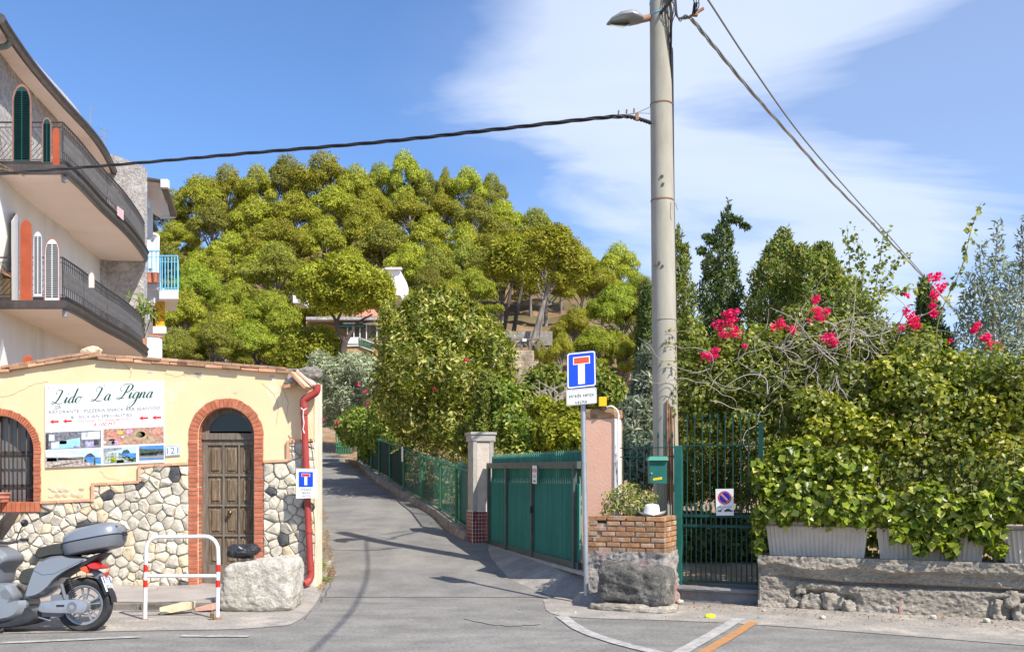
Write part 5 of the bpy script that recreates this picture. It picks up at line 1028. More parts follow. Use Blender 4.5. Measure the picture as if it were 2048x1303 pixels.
        vs = [Vector((v.x, v.y, v.z if v.x < .05 else v.z-(v.x-.05)*.35*max(0, (v.z-.97))/.14)) for v in vs]; bm1.add(vs, fs); bm1.build('case_lid', M['silver'], tcb, smooth='auto')
        bm1 = MB(); vs, fs = cas([(1.085, .95), (1.10, 1), (1.115, .97), (1.124, .8)], -.14, .10, .14, 0); bm1.add(vs, fs); bm1.build('lid_pad', M['seat'], tcb, smooth='auto')
        b = MB(); b.box((-.388, 0, 1.02), (.02, .07, .04), Matrix.Rotation(R(10), 3, 'Y')); b.box((-.345, .12, 1.085), (.02, .02, .03)); b.build('case_latch', M['plastic'], tcb)
    return t
sc1 = scooter('silver maxi scooter with grey top case parked in front of the stone wall', (P(168, 1265, 9.62).x, 9.62, 0), PI)
sc1.rotation_euler = (R(5), 0, PI)
sc2 = scooter('grey scooter without a top case, mostly hidden behind the first one at the left edge', (P(168-208, 1235, 10.55).x, 10.55, 0), PI+R(24), False, 'EB', '41537')
sc2.rotation_euler = (R(5), 0, PI+R(24))
# ---------------------------------------------------------------- right side: gate, pillars, planter, walls
E = Vector((.9207, -.3903, 0)); NE = Vector((-.3903, -.9207, 0))
def LN(x, y, A, e=E, d=0, n=NE):       # pixel ray meets the vertical plane through A along e, moved d towards the camera
    A = Vector(A)+n*d; r = Vector(((x-1024)/FP, 1, 0)); k = (A.x*e.y-A.y*e.x)/(r.x*e.y-r.y*e.x)
    return Vector((r.x*k, k, CAMH+(HZ-y)*k/FP))
GA = Vector((.95, 12.6, 0)); GD = (Vector((-.407, 17.1, 0))-GA); GL = GD.length; ge = GD.normalized(); gn = Vector((-ge.y, ge.x, 0))   # towards lane
if gn.x > 0: gn = -gn
gp = lambda x, y, d=0: LN(x, y, GA, ge, d, gn)
gate = thing('driveway_gate', 'teal green metal driveway gate of narrow pointed slats with dark frame', 'gate', GA+GD/2+Vector((0, 0, .35)))
def along(t, z, d=0): v = GA+GD*t+gn*d; return Vector((v.x, v.y, z))
zt = lambda t: 1.775+.05*t
b = MB(); b.bar(along(0, .40, .03), along(1, .40, .03), .05, .10); b.build('bottom_rail', M['gatefr'], gate, bevel=.004)
b = MB(); b.bar(along(0, zt(0), .04), along(1, zt(1), .04), .06, .10); b.build('top_rail', M['gatefr'], gate, bevel=.004)
def tgate(x): p = gp(x, 1000); return (p-GA).dot(ge)/GL if False else (Vector((p.x, p.y, 0))-GA).dot(ge)/GL
for x in (1156, 1071, 1019, 983):
    t_ = min(.995, max(.004, tgate(x))); b = MB(); b.bar(along(t_, .36, .05), along(t_, zt(t_), .05), .06, .06, up=tuple(ge)); b.build('post', M['gatefr'], gate, bevel=.004)
NS = 50; w_ = GL/NS*.68
def slat(z0, z1, tip):
    k = MB(); h = z1-z0; k.prism([(-w_/2, 0, 0), (w_/2, 0, 0), (w_/2, 0, h-tip), (0, 0, h), (-w_/2, 0, h-tip)], (0, .006, 0))
    # folded edges
    k.prism([(-w_/2, -.018, 0), (-w_/2+.004, -.018, 0), (-w_/2+.004, 0, 0), (-w_/2, 0, 0)], (0, 0, h-tip)); k.prism([(w_/2-.004, -.018, 0), (w_/2, -.018, 0), (w_/2, 0, 0), (w_/2-.004, 0, 0)], (0, 0, h-tip)); return k.mesh('slat', M['gate'])
ms = slat(.44, 1.62, .10); mb_ = slat(1.35, 2.0, .04); ang = math.atan2(ge.y, ge.x)+PI
for k in range(NS):
    t_ = (k+.5)/NS; link('slat', ms, gate, along(t_, .44, .012), (0, 0, ang))
    link('back_slat', mb_, gate, along(t_, 1.35+.03*t_, -.05), (0, 0, ang))
b = MB(); b.bar(along(tgate(1071)-.01, 1.05, .085), along(tgate(1071)-.01, 1.16, .085), .04, .02, up=tuple(ge)); b.build('lock_case', M['plastic'], gate)
gs = thing('gate_notice', 'narrow white notice with red symbol fixed to the teal driveway gate', 'sign', gp(1069, 968, .10))
gq = [gp(1064.5, 930, .095), gp(1073.5, 930.5, .095), gp(1073.5, 967, .095), gp(1064.5, 966, .095)]
b = MB(); b.prism(gq, -gn*.004); b.build('plate', M['signw'], gs); gm = quadmap(gq+[9, 37], gn, .002)
ring('red_ring', 4.5, 10, 2.6, 4, M['red'], gs, gm, 18); polym('white_dash', [R_(2.3, 9.2, 6.7, 10.8)], M['red'], gs, gm); polym('notice_lines', [R_(2, 20, 7, 21.2), R_(2, 23, 7, 24), R_(2.6, 30, 6.6, 33.5)], M['inkgrey'], gs, gm)
# white pillar with mosaic base
wp = thing('gate_pillar', 'pale rendered gate pillar with flat cap and dark red mosaic base', 'pillar', (-.62, 17.35, .38))
Mz = Matrix.Rotation(R(16), 3, 'Z'); pc = Vector((P(961, 955, 17.3).x, 17.35, 0))
b = MB(); b.box(pc+Vector((0, 0, 1.55)), (.40, .40, 1.70), Mz); b.build('shaft', M['concrete'], wp, bevel=.01)
b = MB(); b.box(pc+Mz @ Vector((0, -.2, 1.53)), (.24, .012, 1.4), Mz); b.build('panel', M['mortar_pale'], wp)
b = MB(); b.box(pc+Vector((0, 0, 2.425)), (.50, .50, .05), Mz); b.box(pc+Vector((0, 0, 2.34)), (.46, .46, .12), Mz); b.build('cap', M['concrete'], wp, bevel=.006)
for sx in (-.16, .16):
    b = MB(); b.box(pc+Mz @ Vector((sx, -.205, 1.55)), (.07, .02, 1.46), Mz); b.build('pilaster_strip', M['concrete'], wp)
b = MB(); b.box(pc+Vector((0, 0, .68)), (.43, .43, .62), Mz); b.build('base', M['signw'], wp)
tm = MB(); tm.box((0, 0, 0), (.052, .012, .058)); tme = tm.mesh('tile', mat('mosaic_tile', (.16, .035, .03), (.24, .06, .045), 6, .35, objr=.2), bevel=.002)
for fz in range(9):
    for k in range(7):
        if not (k == 5 and fz == 6): link('tile', tme, wp, pc+Mz @ Vector((-.18+k*.06, -.219, .42+fz*.066)), (0, 0, R(16)))
        link('tile', tme, wp, pc+Mz @ Vector((-.219, -.18+k*.06, .42+fz*.066)), (0, 0, R(16-90)))
# pink pillar
PR = Vector((1.37, 12.46, 0)); pkl = .457
pk = thing('pink_pillar', 'salmon pink rendered gate pillar with brick cap beside the driveway gate', 'pillar', PR-E*pkl/2)
b = MB(); q = [PR-E*pkl, PR, PR-NE*.42, PR-E*pkl-NE*.42]; b.prism([Vector((v.x, v.y, .1)) for v in q], (0, 0, 2.30)); b.build('shaft', M['pink'], pk, bevel=.008)
b = MB(); q = [PR+E*.003+NE*.001, PR+E*.012+NE*.001, PR+E*.012-NE*.30, PR+E*.003-NE*.30]; b.prism([Vector((v.x, v.y, .1)) for v in q], (0, 0, 2.30)); b.build('white_edge', M['whitewall'], pk)
b = MB()
for zc, dd in ((2.44, 0), (2.505, .0)):
    c = PR-E*pkl/2-NE*.21
    for k in range(2):
        for j in range(4): 
            bb = MB(); cc = c+E*((k-.5)*.245)-NE*((j-1.5)*.112)+Vector((0, 0, zc)); bb.box(cc, (.238 if zc < 2.5 else .225, .105, .056), Matrix.Rotation(math.atan2(E.y, E.x), 3, 'Z')); bb.build('brick', M['brick_pl'], pk, bevel=.005)
b = MB(); b.box(PR-E*pkl/2-NE*.21+Vector((0, 0, 2.465)), (.46, .43, .13), Matrix.Rotation(math.atan2(E.y, E.x), 3, 'Z')); b.build('cap_mortar', M['mortar'], pk)
bl = thing('beacon_lamp', 'yellow amber beacon lamp on top of the pink pillar', 'lamp', P(1205, 818, 12.5))
b = MB(); b.box(P(1205, 803, 12.5), (.105, .08, .13)); b.build('amber_cover', M['yellow'], bl, bevel=.01); b = MB(); b.lathe([(.05, 0), (.05, .02), (.03, .035), (.03, .05)], P(1205, 818.5, 12.5), 12); b.build('base', M['plastic'], bl)
b = MB(); b.tube([P(1202, 793, 12.5), P(1201.5, 778, 12.5)], .003, 4); b.build('aerial', M['cable'], bl)
cd = MB(); cd.tube(catmull([P(1214, 814, 12.45), P(1222, 812, 12.42), P(1231, 817, 12.4), P(1236, 826, 12.4), P(1237, 850, 12.4), P(1237, 1000, 12.4)], 5), .014, 8); tag(cd.build('cable_conduit', M['white'], origin=P(1237, 1000, 12.4), smooth='auto'), 'white plastic conduit bending over the pink pillar cap and down its side', 'conduit')
# brick planter on a rendered base
C0 = Vector((1.90, 11.5, 0)); plL, plD = .997, .74
plt_ = thing('brick_planter', 'old orange brick planter on crumbling rendered base at the lane corner', 'planter', C0-E*plL/2)
def PLf(s, z, d=0): v = C0-E*s+NE*d; return Vector((v.x, v.y, z))        # front face, s from right corner
def PLr(s, z, d=0): v = C0-NE*s+E*d; return Vector((v.x, v.y, z))        # right face
b = MB(); q = [PLf(.01, 0, -.012), PLf(plL-.01, 0, -.012), PLf(plL-.01, 0, -plD), PLf(.01, 0, -plD)]; b.prism(q, (0, 0, 1.02)); b.build('core', M['mortar'], plt_)
bl_ = .235; ch = .067; aE = math.atan2(E.y, E.x)
bm0 = [brickmesh(bl_, .054, .11, .006, m='brick_pl'), brickmesh(bl_/2, .054, .11, .006, m='brick_pl'), brickmesh(.17, .052, .11, .008, m='brick_old')]
for r_ in range(7):
    z = .685+r_*ch; s = .0-(r_ % 2)*.12
    while s < plL-.03:
        L0 = bl_ if rnd.random() < .62 else .17; me = bm0[0] if L0 == bl_ else bm0[2]
        if s < 0: me = bm0[1]; L0 = bl_/2; s = 0
        if s+L0 > plL: me = bm0[1]; L0 = bl_/2; s = plL-L0
        link('brick', me, plt_, PLf(s+L0/2, z+rnd.uniform(-.003, .003), -.048+rnd.uniform(-.004, .006)), (0, rnd.uniform(-.02, .02), aE+rnd.uniform(-.02, .02))); s += L0+.019
    s = .125
    while s < plD: link('brick', bm0[0], plt_, PLr(s+.11, z, -.048+rnd.uniform(-.004, .004)), (0, 0, aE+R(90))); s += .25
# rendered lower part, displaced
def rend(u, v):
    z = -.03+v*.70; s = plL*1.0-u*(plL+plD*.95)
    if s > 0: p = PLf(s, z); n = NE
    else: p = PLr(-s, z); n = E
    f = .03*noise.noise(Vector((u*9, v*5, 3)))+.02*noise.noise(Vector((u*24, v*14, 8)))+.01*noise.noise(Vector((u*60, v*30, 8)))
    return p+n*(.018+f+.06*(1-v)**2)
b = MB(); b.grid(rend, 110, 44); b.build('render_coat', mat('pink_grey_render', (.30, .27, .24), (.42, .39, .35), 5, .95, 1, 25, c3=(.36, .22, .20), s3=2.4, t3=.47, w3=.06, disp=.03), plt_, smooth=True, fix=False)
b = MB(); b.prism([PLf(plL, -.05, .02), PLf(plL+.001, -.05, -plD), PLf(plL+.06, -.05, -plD), PLf(plL+.06, -.05, .0)], (0, 0, .95)); b.build('side_render', M['rough'], plt_, bevel=.015)
b = MB(); b.prism([PLf(.1, 1.0, -.1), PLf(plL-.08, 1.0, -.1), PLf(plL-.08, 1.0, -plD+.08), PLf(.1, 1.0, -plD+.08)], (0, 0, .06)); b.build('soil', M['dirt'], plt_)
rb = rough_block('basalt_block', M['basalt'], P(1272, 1166, 11.22), (.92, .42, .47), aE, .05, 32, 5, 21, freq=4.5, fn=lambda q: Vector((q.x, q.y, q.z*(1-.0)-q.x*.09)))
tag(rb, 'dark rounded basalt block set against the foot of the brick planter', 'rock')
sk = rough_block('mortar_skirt', M['wallgrey'], P(1268, 1212, 11.2), (1.04, .5, .10), aE, .035, 22, 4, 5, freq=8); tag(sk, kind='structure')
mo = rough_block('concrete_mound', M['asph_old'], Vector((1.06, 11.85, .0)), (.55, .55, .32), 0, .04, 16, 2.2, 8, freq=4); tag(mo, kind='structure')
# hat
ht = thing('hat', 'white straw fedora with black band left on the planter corner', 'hat', PLf(.20, 1.12, -.15))
hc = PLf(.20, 1.125, -.14); b = MB(); hv = []
prof = [(.155, .035), (.145, .022), (.11, .004), (.088, .004), (.086, .03), (.083, .075), (.072, .105), (.055, .115), (.03, .108), (0, .102)]
n = 32
for r_, z_ in prof:
    for k in range(n):
        a = 2*PI*k/n; z_ *= 1; z2 = z_
        if r_ > .1: z2 = z_*(1.0+.9*abs(math.cos(a))-.45)-(.012 if r_ > .13 else 0)*abs(math.sin(a))
        if r_ < .06: z2 = z_-.02*math.cos(a)**2*0-.012*(1-abs(math.sin(a)))
        hv.append(hc+Vector((r_*1.16*math.cos(a), r_*.95*math.sin(a), z2*1.3)))
b.add(hv, [(i*n+k, i*n+(k+1) % n, (i+1)*n+(k+1) % n, (i+1)*n+k) for i in range(len(prof)-1) for k in range(n)]); b.build('crown', M['hat'], ht, smooth=True, fix=False)
b = MB(); b.lathe([(.0895, .006), (.0885, .03)], hc, 32, Matrix.Diagonal((1.12, .9, 1)).to_3x3()); b.build('hat_band', M['ink'], ht, smooth=True, fix=False)
# ---- fence between pillar and post, mailbox
G0 = Vector((2.21, 12.1, 0))
def GT(t, z, d=0): v = G0+E*t+NE*d; return Vector((v.x, v.y, z))
fl = thing('short_railing', 'short dark green spiked railing between the pink pillar and the gate post', 'railing', GT(-.4, .9))
for z in (2.0, 1.88, 1.1): b = MB(); b.bar(GT(-.83, z), GT(-.06, z), .03, .012); b.build('rail', M['darkiron'], fl)
def spear(z0, z1, r=.008, tip=True):
    k = MB(); k.tube([(0, 0, 0), (0, 0, z1-z0)], r, 5)
    if tip: k.lathe([(.006, z1-z0), (.017, z1-z0+.03), (.0, z1-z0+.10)], (0, 0, 0), 5)
    return k.mesh('bar', M['darkiron'])
me = spear(.95, 2.12)
for k in range(8): link('bar', me, fl, GT(-.78+k*.095, .95))
mbx = thing('mailbox', 'green metal mailbox hanging on the spiked railing next to the pole', 'mailbox', P(1316, 968, 12.0))
b = MB(); b.prism([P(1298, 919, 11.95), P(1334, 919, 11.95), P(1334, 967, 11.95), P(1299, 966, 11.95)], (0, .14, 0)); b.build('box', M['fence_teal'], mbx, bevel=.006)
b = MB(); b.prism([P(1295, 920, 11.90), P(1337, 920, 11.90), P(1335, 912, 12.0), P(1300, 912, 12.0)], (0, .16, 0)); b.build('lid', M['gate'], mbx, bevel=.005)
b = MB(); b.prism([P(1306, 956, 11.945), P(1324, 953, 11.945), P(1324, 958, 11.945), P(1306, 960, 11.945)], (0, .003, 0)); b.build('sticker', M['yellow'], mbx)
b = MB(); b.lathe([(0, -.01), (.012, -.008), (.012, 0)], P(1303, 946, 11.945), 10, Matrix.Rotation(R(-90), 3, 'X')); b.build('keyhole', M['galv'], mbx)
# ---- pedestrian gate
pg = thing('pedestrian_gate', 'dark green iron pedestrian gate with spear-topped bars above a step', 'gate', GT(.5, .23))
b = MB(); b.bar(GT(-.03, .18), GT(-.03, 2.02), .11, .10, up=tuple(E)); b.build('gate_post', M['fence_teal'], pg, bevel=.005)
b = MB(); b.bar(GT(1.02, .2), GT(1.02, 2.3), .06, .05, up=tuple(E)); b.build('gate_post', M['darkiron'], pg)
for z, th in ((.26, .03), (.98, .035), (1.11, .035), (2.02, .02)): b = MB(); b.bar(GT(.03, z), GT(1.0, z), .03, th); b.build('rail', M['darkiron'], pg)
me = spear(.26, 1.18, .009); mu = spear(1.11, 2.35, .008)
for k in range(15): link('bar', me, pg, GT(.07+k*.0645, .26))
for k in range(10): link('upper_bar', mu, pg, GT(.08+k*.098, 1.11, -.015))
np_ = thing('no_parking_sign', 'white no-parking plate with blue and red roundel on the iron gate', 'sign', LN(1449, 1031, G0, d=.04))
nq = [LN(1431, 977, G0, d=.035), LN(1467, 976.5, G0, d=.035), LN(1467.5, 1030, G0, d=.035), LN(1432.5, 1030, G0, d=.035)]
b = MB(); b.prism(nq, -NE*.004); b.build('plate', M['signw'], np_); nm2 = quadmap(nq+[36, 54], NE, .002)
ring('red_ring', 18, 18, 11.2, 13.6, M['red'], np_, nm2, 32); ring('blue_disc', 18, 18, .1, 10.6, M['navy'], np_, nm2, 32)
dq = lambda w_, l: [(18-l*.707-w_*.707, 18-l*.707+w_*.707), (18-l*.707+w_*.707, 18-l*.707-w_*.707), (18+l*.707+w_*.707, 18+l*.707-w_*.707), (18+l*.707-w_*.707, 18+l*.707+w_*.707)]
polym('white_bar', [dq(1.9, 11)], M['signw'], np_, lambda x, y: nm2(x, y, .004)); polym('red_bar', [dq(1.1, 11.6)], M['red'], np_, lambda x, y: nm2(x, y, .006))
lettering('lettering', 'DIVIETO DI SOSTA', M['ink'], np_, nm2, 18, 37, 3.2, 29)
polym('tow_truck', [[(3.5, 43.5), (8.5, 43.5), (13.5, 39.5), (14.2, 40.2), (10.5, 44.5), (11.5, 46), (3.5, 46)], [(16, 43.5), (19.5, 42.8), (21.5, 40.6), (27.5, 40.6), (30, 43.2), (34, 43.8), (34, 46), (17.5, 46)], blob(8, 46.5, .9, .42, 10), blob(19.8, 46.3, .9, .42, 10), blob(30.3, 46.3, .9, .42, 10)], M['ink'], np_, nm2)
st = MB()
def step(u, v):
    p = GT(-.08+u*1.14, 0, 0); prof = [(-.30, .21), (.10, .205), (.16, .20), (.175, .175), (.165, .15), (.12, .14), (.12, -.03)]; k = v*(len(prof)-1); i = min(int(k), len(prof)-2); t = k-i
    d = prof[i][0]*(1-t)+prof[i+1][0]*t; z = prof[i][1]*(1-t)+prof[i+1][1]*t
    return Vector((p.x, p.y, 0))+NE*(d+.008*noise.noise(Vector((u*14, v*9, 0))))+Vector((0, 0, z))
st.grid(step, 40, 25); tag(st.build('doorstep', mat('dark_step', (.16, .16, .165), (.24, .235, .23), 4, .8, .6, 40, disp=.01), smooth='auto', fix=False), kind='structure')
# ---- retaining wall with three fluted planters
A0 = Vector((3.05, 11.45, 0))
rw = thing('retaining_wall', 'low weathered rendered retaining wall along the road with exposed stones', 'wall', A0+E*2.5)
def wallf(u, v):
    t = u*6.2; z = -.06+v*.71; p = A0+E*t; f = .03*noise.noise(Vector((t*1.3, z*3, 1)))+.022*noise.noise(Vector((t*4, z*7, 5)))+.016*noise.noise(Vector((t*13, z*20, 2)))+.010*noise.noise(Vector((t*34, z*45, 2)))
    ln = .335+.02*noise.noise(Vector((t*1.2, 7, 0)))+(.08*max(0, .9-t))
    st_ = .055*(1/(1+math.exp((z-ln)/.008)))*(1 if t > .5 else t*2)          # the lower coat steps forward in places, undercut line above
    st_ = -.10*math.exp(-((z-ln)/.020)**2)*(min(1, t*1.5))
    up = .065*(1/(1+math.exp(-(z-(.50+.06*noise.noise(Vector((t*2.2, 3, 9)))))/.006)))
    hol = 0
    for c, wd, hh in ((.62, .5, .24), (1.0, .28, .20), (2.95, .8, .24)):
        hol -= .09*math.exp(-((t-c)/(wd*.5))**4)*(1/(1+math.exp((z-hh)/.01)))
    return p+NE*(f+st_+up+hol+.05*(1-v)**3)+Vector((0, 0, z))
b = MB(); b.grid(wallf, 620, 80); b.build('face', M['wallgrey'], rw, smooth=True, fix=False)
b = MB(); q = [A0+NE*.05, A0+E*6.2+NE*.05, A0+E*6.2-NE*.55, A0-NE*.55]; b.prism([Vector((v.x, v.y, .55)) for v in q], (0, 0, .085)); b.prism([Vector((v.x-.0, v.y, -.1)) for v in (A0+NE*.03+E*.02, A0+E*.05-NE*.1, A0-NE*.55+E*.05, A0-NE*.55)], (0, 0, .65)); b.build('top', M['rough'], rw)
for t, z, s_, sd in ((.42, .10, .15, 1), (.62, .10, .20, 2), (.88, .12, .22, 3), (1.08, .07, .16, 4), (.5, .26, .12, 5), (2.68, .10, .22, 6), (2.92, .10, .22, 7), (3.15, .12, .24, 8), (2.78, .24, .18, 9), (3.05, .25, .2, 10)):
    v = A0+E*t+NE*-.05; rough_block('stone', M['wallgrey'], (v.x, v.y, z), (s_*1.25, .12, s_*1.0), aE+.1*sd, .045, 12, 4.5, sd, parent=rw, freq=9)
v = A0+E*1.62+NE*.045; b = MB(); b.prism([v+Vector((-.012, 0, .02)), v+Vector((.012, 0, .02)), v+Vector((.014, 0, .15)), v+Vector((-.006, 0, .17))], NE*.004)
b.build('red_paint_mark', mat('faded_red', (.45, .12, .08), (.35, .28, .24), 20, .9), rw)
def planter(lab, t0, t1, z0=.64, h=.42):
    pt = thing('concrete_planter', lab, 'planter', A0+E*(t0+t1)/2+Vector((0, 0, z0))); b = MB(); nfl = int((t1-t0-.1)/.048)
    def f(u, v):
        t = t0+.05*(1-v)+(t1-t0-.1*(1-v))*u; ph = u*nfl*2*PI; fl_ = .013*math.cos(ph)*(1 if .06 < v < .9 and .03 < u < .97 else 0)
        p = A0+E*t+NE*(-.12+.03*v+fl_); return Vector((p.x, p.y, z0+h*v))
    b.grid(f, nfl*6+1, 16); b.build('fluted_front', M['planter'], pt, smooth=True, fix=False)
    b = MB(); q = [(t0+.05, -.125, 0), (t1-.05, -.125, 0), (t1-.05, -.42, 0), (t0+.05, -.42, 0)]; q2 = [(t0, -.105, h), (t1, -.105, h), (t1, -.46, h), (t0, -.46, h)]
    vs = [A0+E*a+NE*c+Vector((0, 0, z0+z)) for a, c, z in q+q2]; b.add(vs, [(1, 2, 6, 5), (2, 3, 7, 6), (3, 0, 4, 7), (0, 1, 2, 3)]); b.build('box', M['planter'], pt, fix=False)
    b = MB(); vs = [A0+E*a+NE*c+Vector((0, 0, z0+h-.05)) for a, c in ((t0+.01, -.06), (t1-.01, -.06), (t1-.01, -.44), (t0+.01, -.44))]; b.add(vs, [(0, 1, 2, 3)]); b.build('soil', M['dirt'], pt, fix=False)
tof = lambda x: (lambda p: (Vector((p.x, p.y, 0))-A0).dot(E))(LN(x, 1080, A0))
planter('first fluted concrete planter from the iron gate, nearly fully visible', tof(1529), tof(1736)); planter('middle fluted concrete planter half covered by hanging ivy', tof(1751), tof(1975)); planter('fluted concrete planter at the right picture edge', tof(2003), tof(2003)+1.3)
# garden railing behind the ivy
fr = thing('garden_railing', 'dark green spiked garden railing half buried in ivy behind the planters', 'railing', A0+E*2-NE*.6)
for z in (1.0, 1.6): b = MB(); b.bar(A0+E*.1-NE*.8+Vector((0, 0, z)), A0+E*6-NE*.8+Vector((0, 0, z)), .03, .012); b.build('rail', M['darkiron'], fr)
me = spear(.6, 1.72)
for k in range(50): v = A0+E*(.15+k*.12)-NE*.8; link('bar', me, fr, (v.x, v.y, .6))
# ---------------------------------------------------------------- lane fence
lf = thing('lane_fence', 'green panel fence with slats and wire screen stepping up along the lane', 'fence', FPT[0][0])
me = {}
for i, ((a, at), (c, ct)) in enumerate(zip(FPT, FPT[1:])):
    bb = MB(); bb.tube([c, ct+Vector((0, 0, .03))], .035, 6); bb.build('post', M['fence'], lf)
    bb = MB(); bb.tube([at-Vector((0, 0, .03)), ct-Vector((0, 0, .03))], .022, 6); bb.build('top_rail', M['fence'], lf); bb = MB(); bb.bar(a+Vector((0, 0, .06)), c+Vector((0, 0, .06)), .03, .03); bb.build('bottom_rail', M['fence'], lf)
    nb_ = 20 if i < 5 else 10; hgt = (at.z-a.z)
    sm2 = MB(); sm2.box((0, 0, hgt/2+.03), (.03 if i < 5 else .02, .006, hgt-.0)); smm = sm2.mesh('slat', M['fence_teal'] if i < 5 else M['darkiron'])
    for k in range(nb_):
        p = a.lerp(c, (k+.5)/nb_); link('slat', smm, lf, p+Vector((.05, 0, .02)), (0, 0, math.atan2(c.y-a.y, c.x-a.x)))
    if i >= 4:
        bb = MB(); bb.add([a+Vector((.03, 0, .08)), c+Vector((.03, 0, .08)), ct+Vector((.03, 0, -.03)), at+Vector((.03, 0, -.03))], [(0, 1, 2, 3)]); bb.build('shade_screen', mat('shade_net', (.015, .04, .03), rough=.9), lf, fix=False)
b = MB(); v = FPT[4][0]; b.prism([v+Vector((-.05, -.1, 1.15)), v+Vector((.0, -.2, 1.15)), v+Vector((.0, -.2, .75)), v+Vector((-.05, -.1, .75))], (.01, .0, 0)); tag(b.build('fence_notice', M['signw'], origin=v+Vector((0, -.1, .75))), 'small pale notice strip on the dark part of the lane fence', 'notice')
# green wooden gate further up the lane
ug = thing('trellis_gate', 'open green slatted gate at the upper end of the lane', 'gate', P(688, 908, 37))
for k in range(7):
    bb = MB(); x = 672+k*4.6; bb.bar(P(x, 862, 37+k*.1), P(x+1, 908, 37+k*.1), .06, .04, up=(1, 0, 0)); bb.build('slat', M['fence'], ug)
b = MB(); b.bar(P(672, 868, 36.95), P(700, 868, 37.6), .05, .05); b.bar(P(672, 892, 36.95), P(700, 892, 37.6), .05, .05); b.build('rail', M['fence'], ug)
# ---------------------------------------------------------------- dead-end sign on its post
sg = thing('dead_end_sign', 'blue dead-end road sign with red bar and white text plate on a leaning post', 'road sign', P(1172, 1182, 11.75))
b = MB(); b.tube([P(1173, 1190, 11.75), P(1166, 800, 11.75), P(1164, 712, 11.75)], .031, 14); b.build('post', M['galv'], sg, smooth='auto')
def board4(nm, pts, m, r):
    tl, tr, br, bl = [P(x, y, 11.66) for x, y in pts]; mp = quadmap([tl, tr, br, bl, 60, 60*(tl-bl).length/(tl-tr).length], Vector((0, -1, 0)), 0)
    H_ = 60*(tl-bl).length/(tl-tr).length; b = MB(); o = [mp(x, y) for x, y in rrect(0, 0, 60, H_, r)]; b.prism(o, (0, .003, 0)); return b.build(nm, m, sg, fix=True), mp, H_
bp, mp1, H1 = board4('blue_plate', [(1133.5, 706), (1191, 700), (1192.5, 771.5), (1134, 778)], M['blue'], 5)
b = MB(); q0 = rrect(1.0, 1.2, 59, H1-1.2, 4.5); q1 = rrect(3.4, 3.6, 56.6, H1-3.6, 3.5); k = len(q0); b.add([mp1(x, y, .003) for x, y in q0+q1], [(i, (i+1) % k, k+(i+1) % k, k+i) for i in range(k)]); b.build('white_border', M['signw'], bp, fix=False)
f = lambda l: (lambda x, y: mp1(x, y, l))
polym('white_bar', [R_(23, 26, 37, H1-7.5)], M['signw'], bp, f(.003)); polym('white_cap', [R_(13, 10, 48, 25.9)], M['signw'], bp, f(.003)); polym('red_bar', [R_(15, 12, 46, 24)], M['redor'], bp, f(.005))
wpn, mp2, H2 = board4('text_plate', [(1132, 779.5), (1193, 773.5), (1194, 806), (1133, 811)], M['signw'], 4)
f2 = lambda x, y: mp2(x, y, .003)
lettering('lettering', 'strada senza', M['ink'], wpn, f2, 30, 12.2, 7.5, 49); lettering('lettering', 'uscita', M['ink'], wpn, f2, 29, 24.5, 7, 23)
b = MB(); q0 = rrect(1, 1, 59, H2-1, 3.6); q1 = rrect(1.6, 1.6, 58.4, H2-1.6, 3.2); k = len(q0); b.add([f2(x, y) for x, y in q0+q1], [(i, (i+1) % k, k+(i+1) % k, k+i) for i in range(k)]); b.build('thin_border', M['inkgrey'], wpn, fix=False)
b = MB()
for yy in (722, 762, 790): b.tube([P(1165, yy, 11.735), P(1165.3, yy+5, 11.735)], .036, 12)
b.build('clamp', M['alu'], sg)
# ---------------------------------------------------------------- utility pole, lamp, cables
PY = 12.5
po = thing('utility_pole', 'tall round weathered concrete utility pole rising beside the iron gate', 'utility pole', P(1332, 1160, PY))
b = MB(); pr_ = [(1332.5, 1170, 26.5), (1332, 1000, 25.5), (1331, 880, 25.2), (1327, 560, 23.8), (1323, 260, 22), (1320, 0, 20.5), (1319, -120, 20)]
b.tube([P(x, y, PY) for x, y, r in pr_], [r*PY/FP for x, y, r in pr_], 28); b.build('shaft', M['pole'], po, smooth='auto')
for y, r in ((210, 22.2), (402, 23.2), (640, 24.6)):
    x = np.interp(y, [0, 880], [1320, 1331]); b = MB(); b.tube([P(x, y-1, PY), P(x, y+1, PY)], (r+.6)*PY/FP, 28); b.build('band', M['rust'] if y < 500 else M['pole'], po)
b = MB(); b.tube([P(1346, 398, PY-.15), P(1352, 410, PY-.2), P(1355, 420, PY-.2)], .006, 4); b.build('loose_wire', M['rust'], po)
for x, y in ((1312, 530), (1318, 525), (1325, 532), (1324, 352), (1326, 368)): b = MB(); b.box(P(x, y, PY-.155), (.03, .02, .035), Matrix.Rotation(x, 3, 'Y')); b.build('chipped_spot', M['bark_dark'], po)
b = MB(); b.prism([P(1311, 755, PY-.16), P(1319, 753, PY-.16), P(1319, 798, PY-.16), P(1311, 796, PY-.16)], (0, .01, 0))
lm = thing('street_lamp', 'grey cobra-head street lamp on a short arm near the pole top', 'street lamp', P(1255, 48, PY))
b = MB(); n_ = 16; vs = []
secs = [(1213, 49, 1, .02), (1222, 44, 6, .09), (1240, 39, 11.5, .15), (1262, 37, 13, .17), (1277, 38, 10, .12), (1286, 39, 7, .07)]
for x, y, h, wd in secs:
    for k in range(n_):
        a = 2*PI*k/n_; zz_ = math.sin(a); vs.append(P(x, y, PY-.05)+Vector((0, math.cos(a)*max(.02, wd), (zz_*h if zz_ > 0 else zz_*h*.72)*PY/FP)))
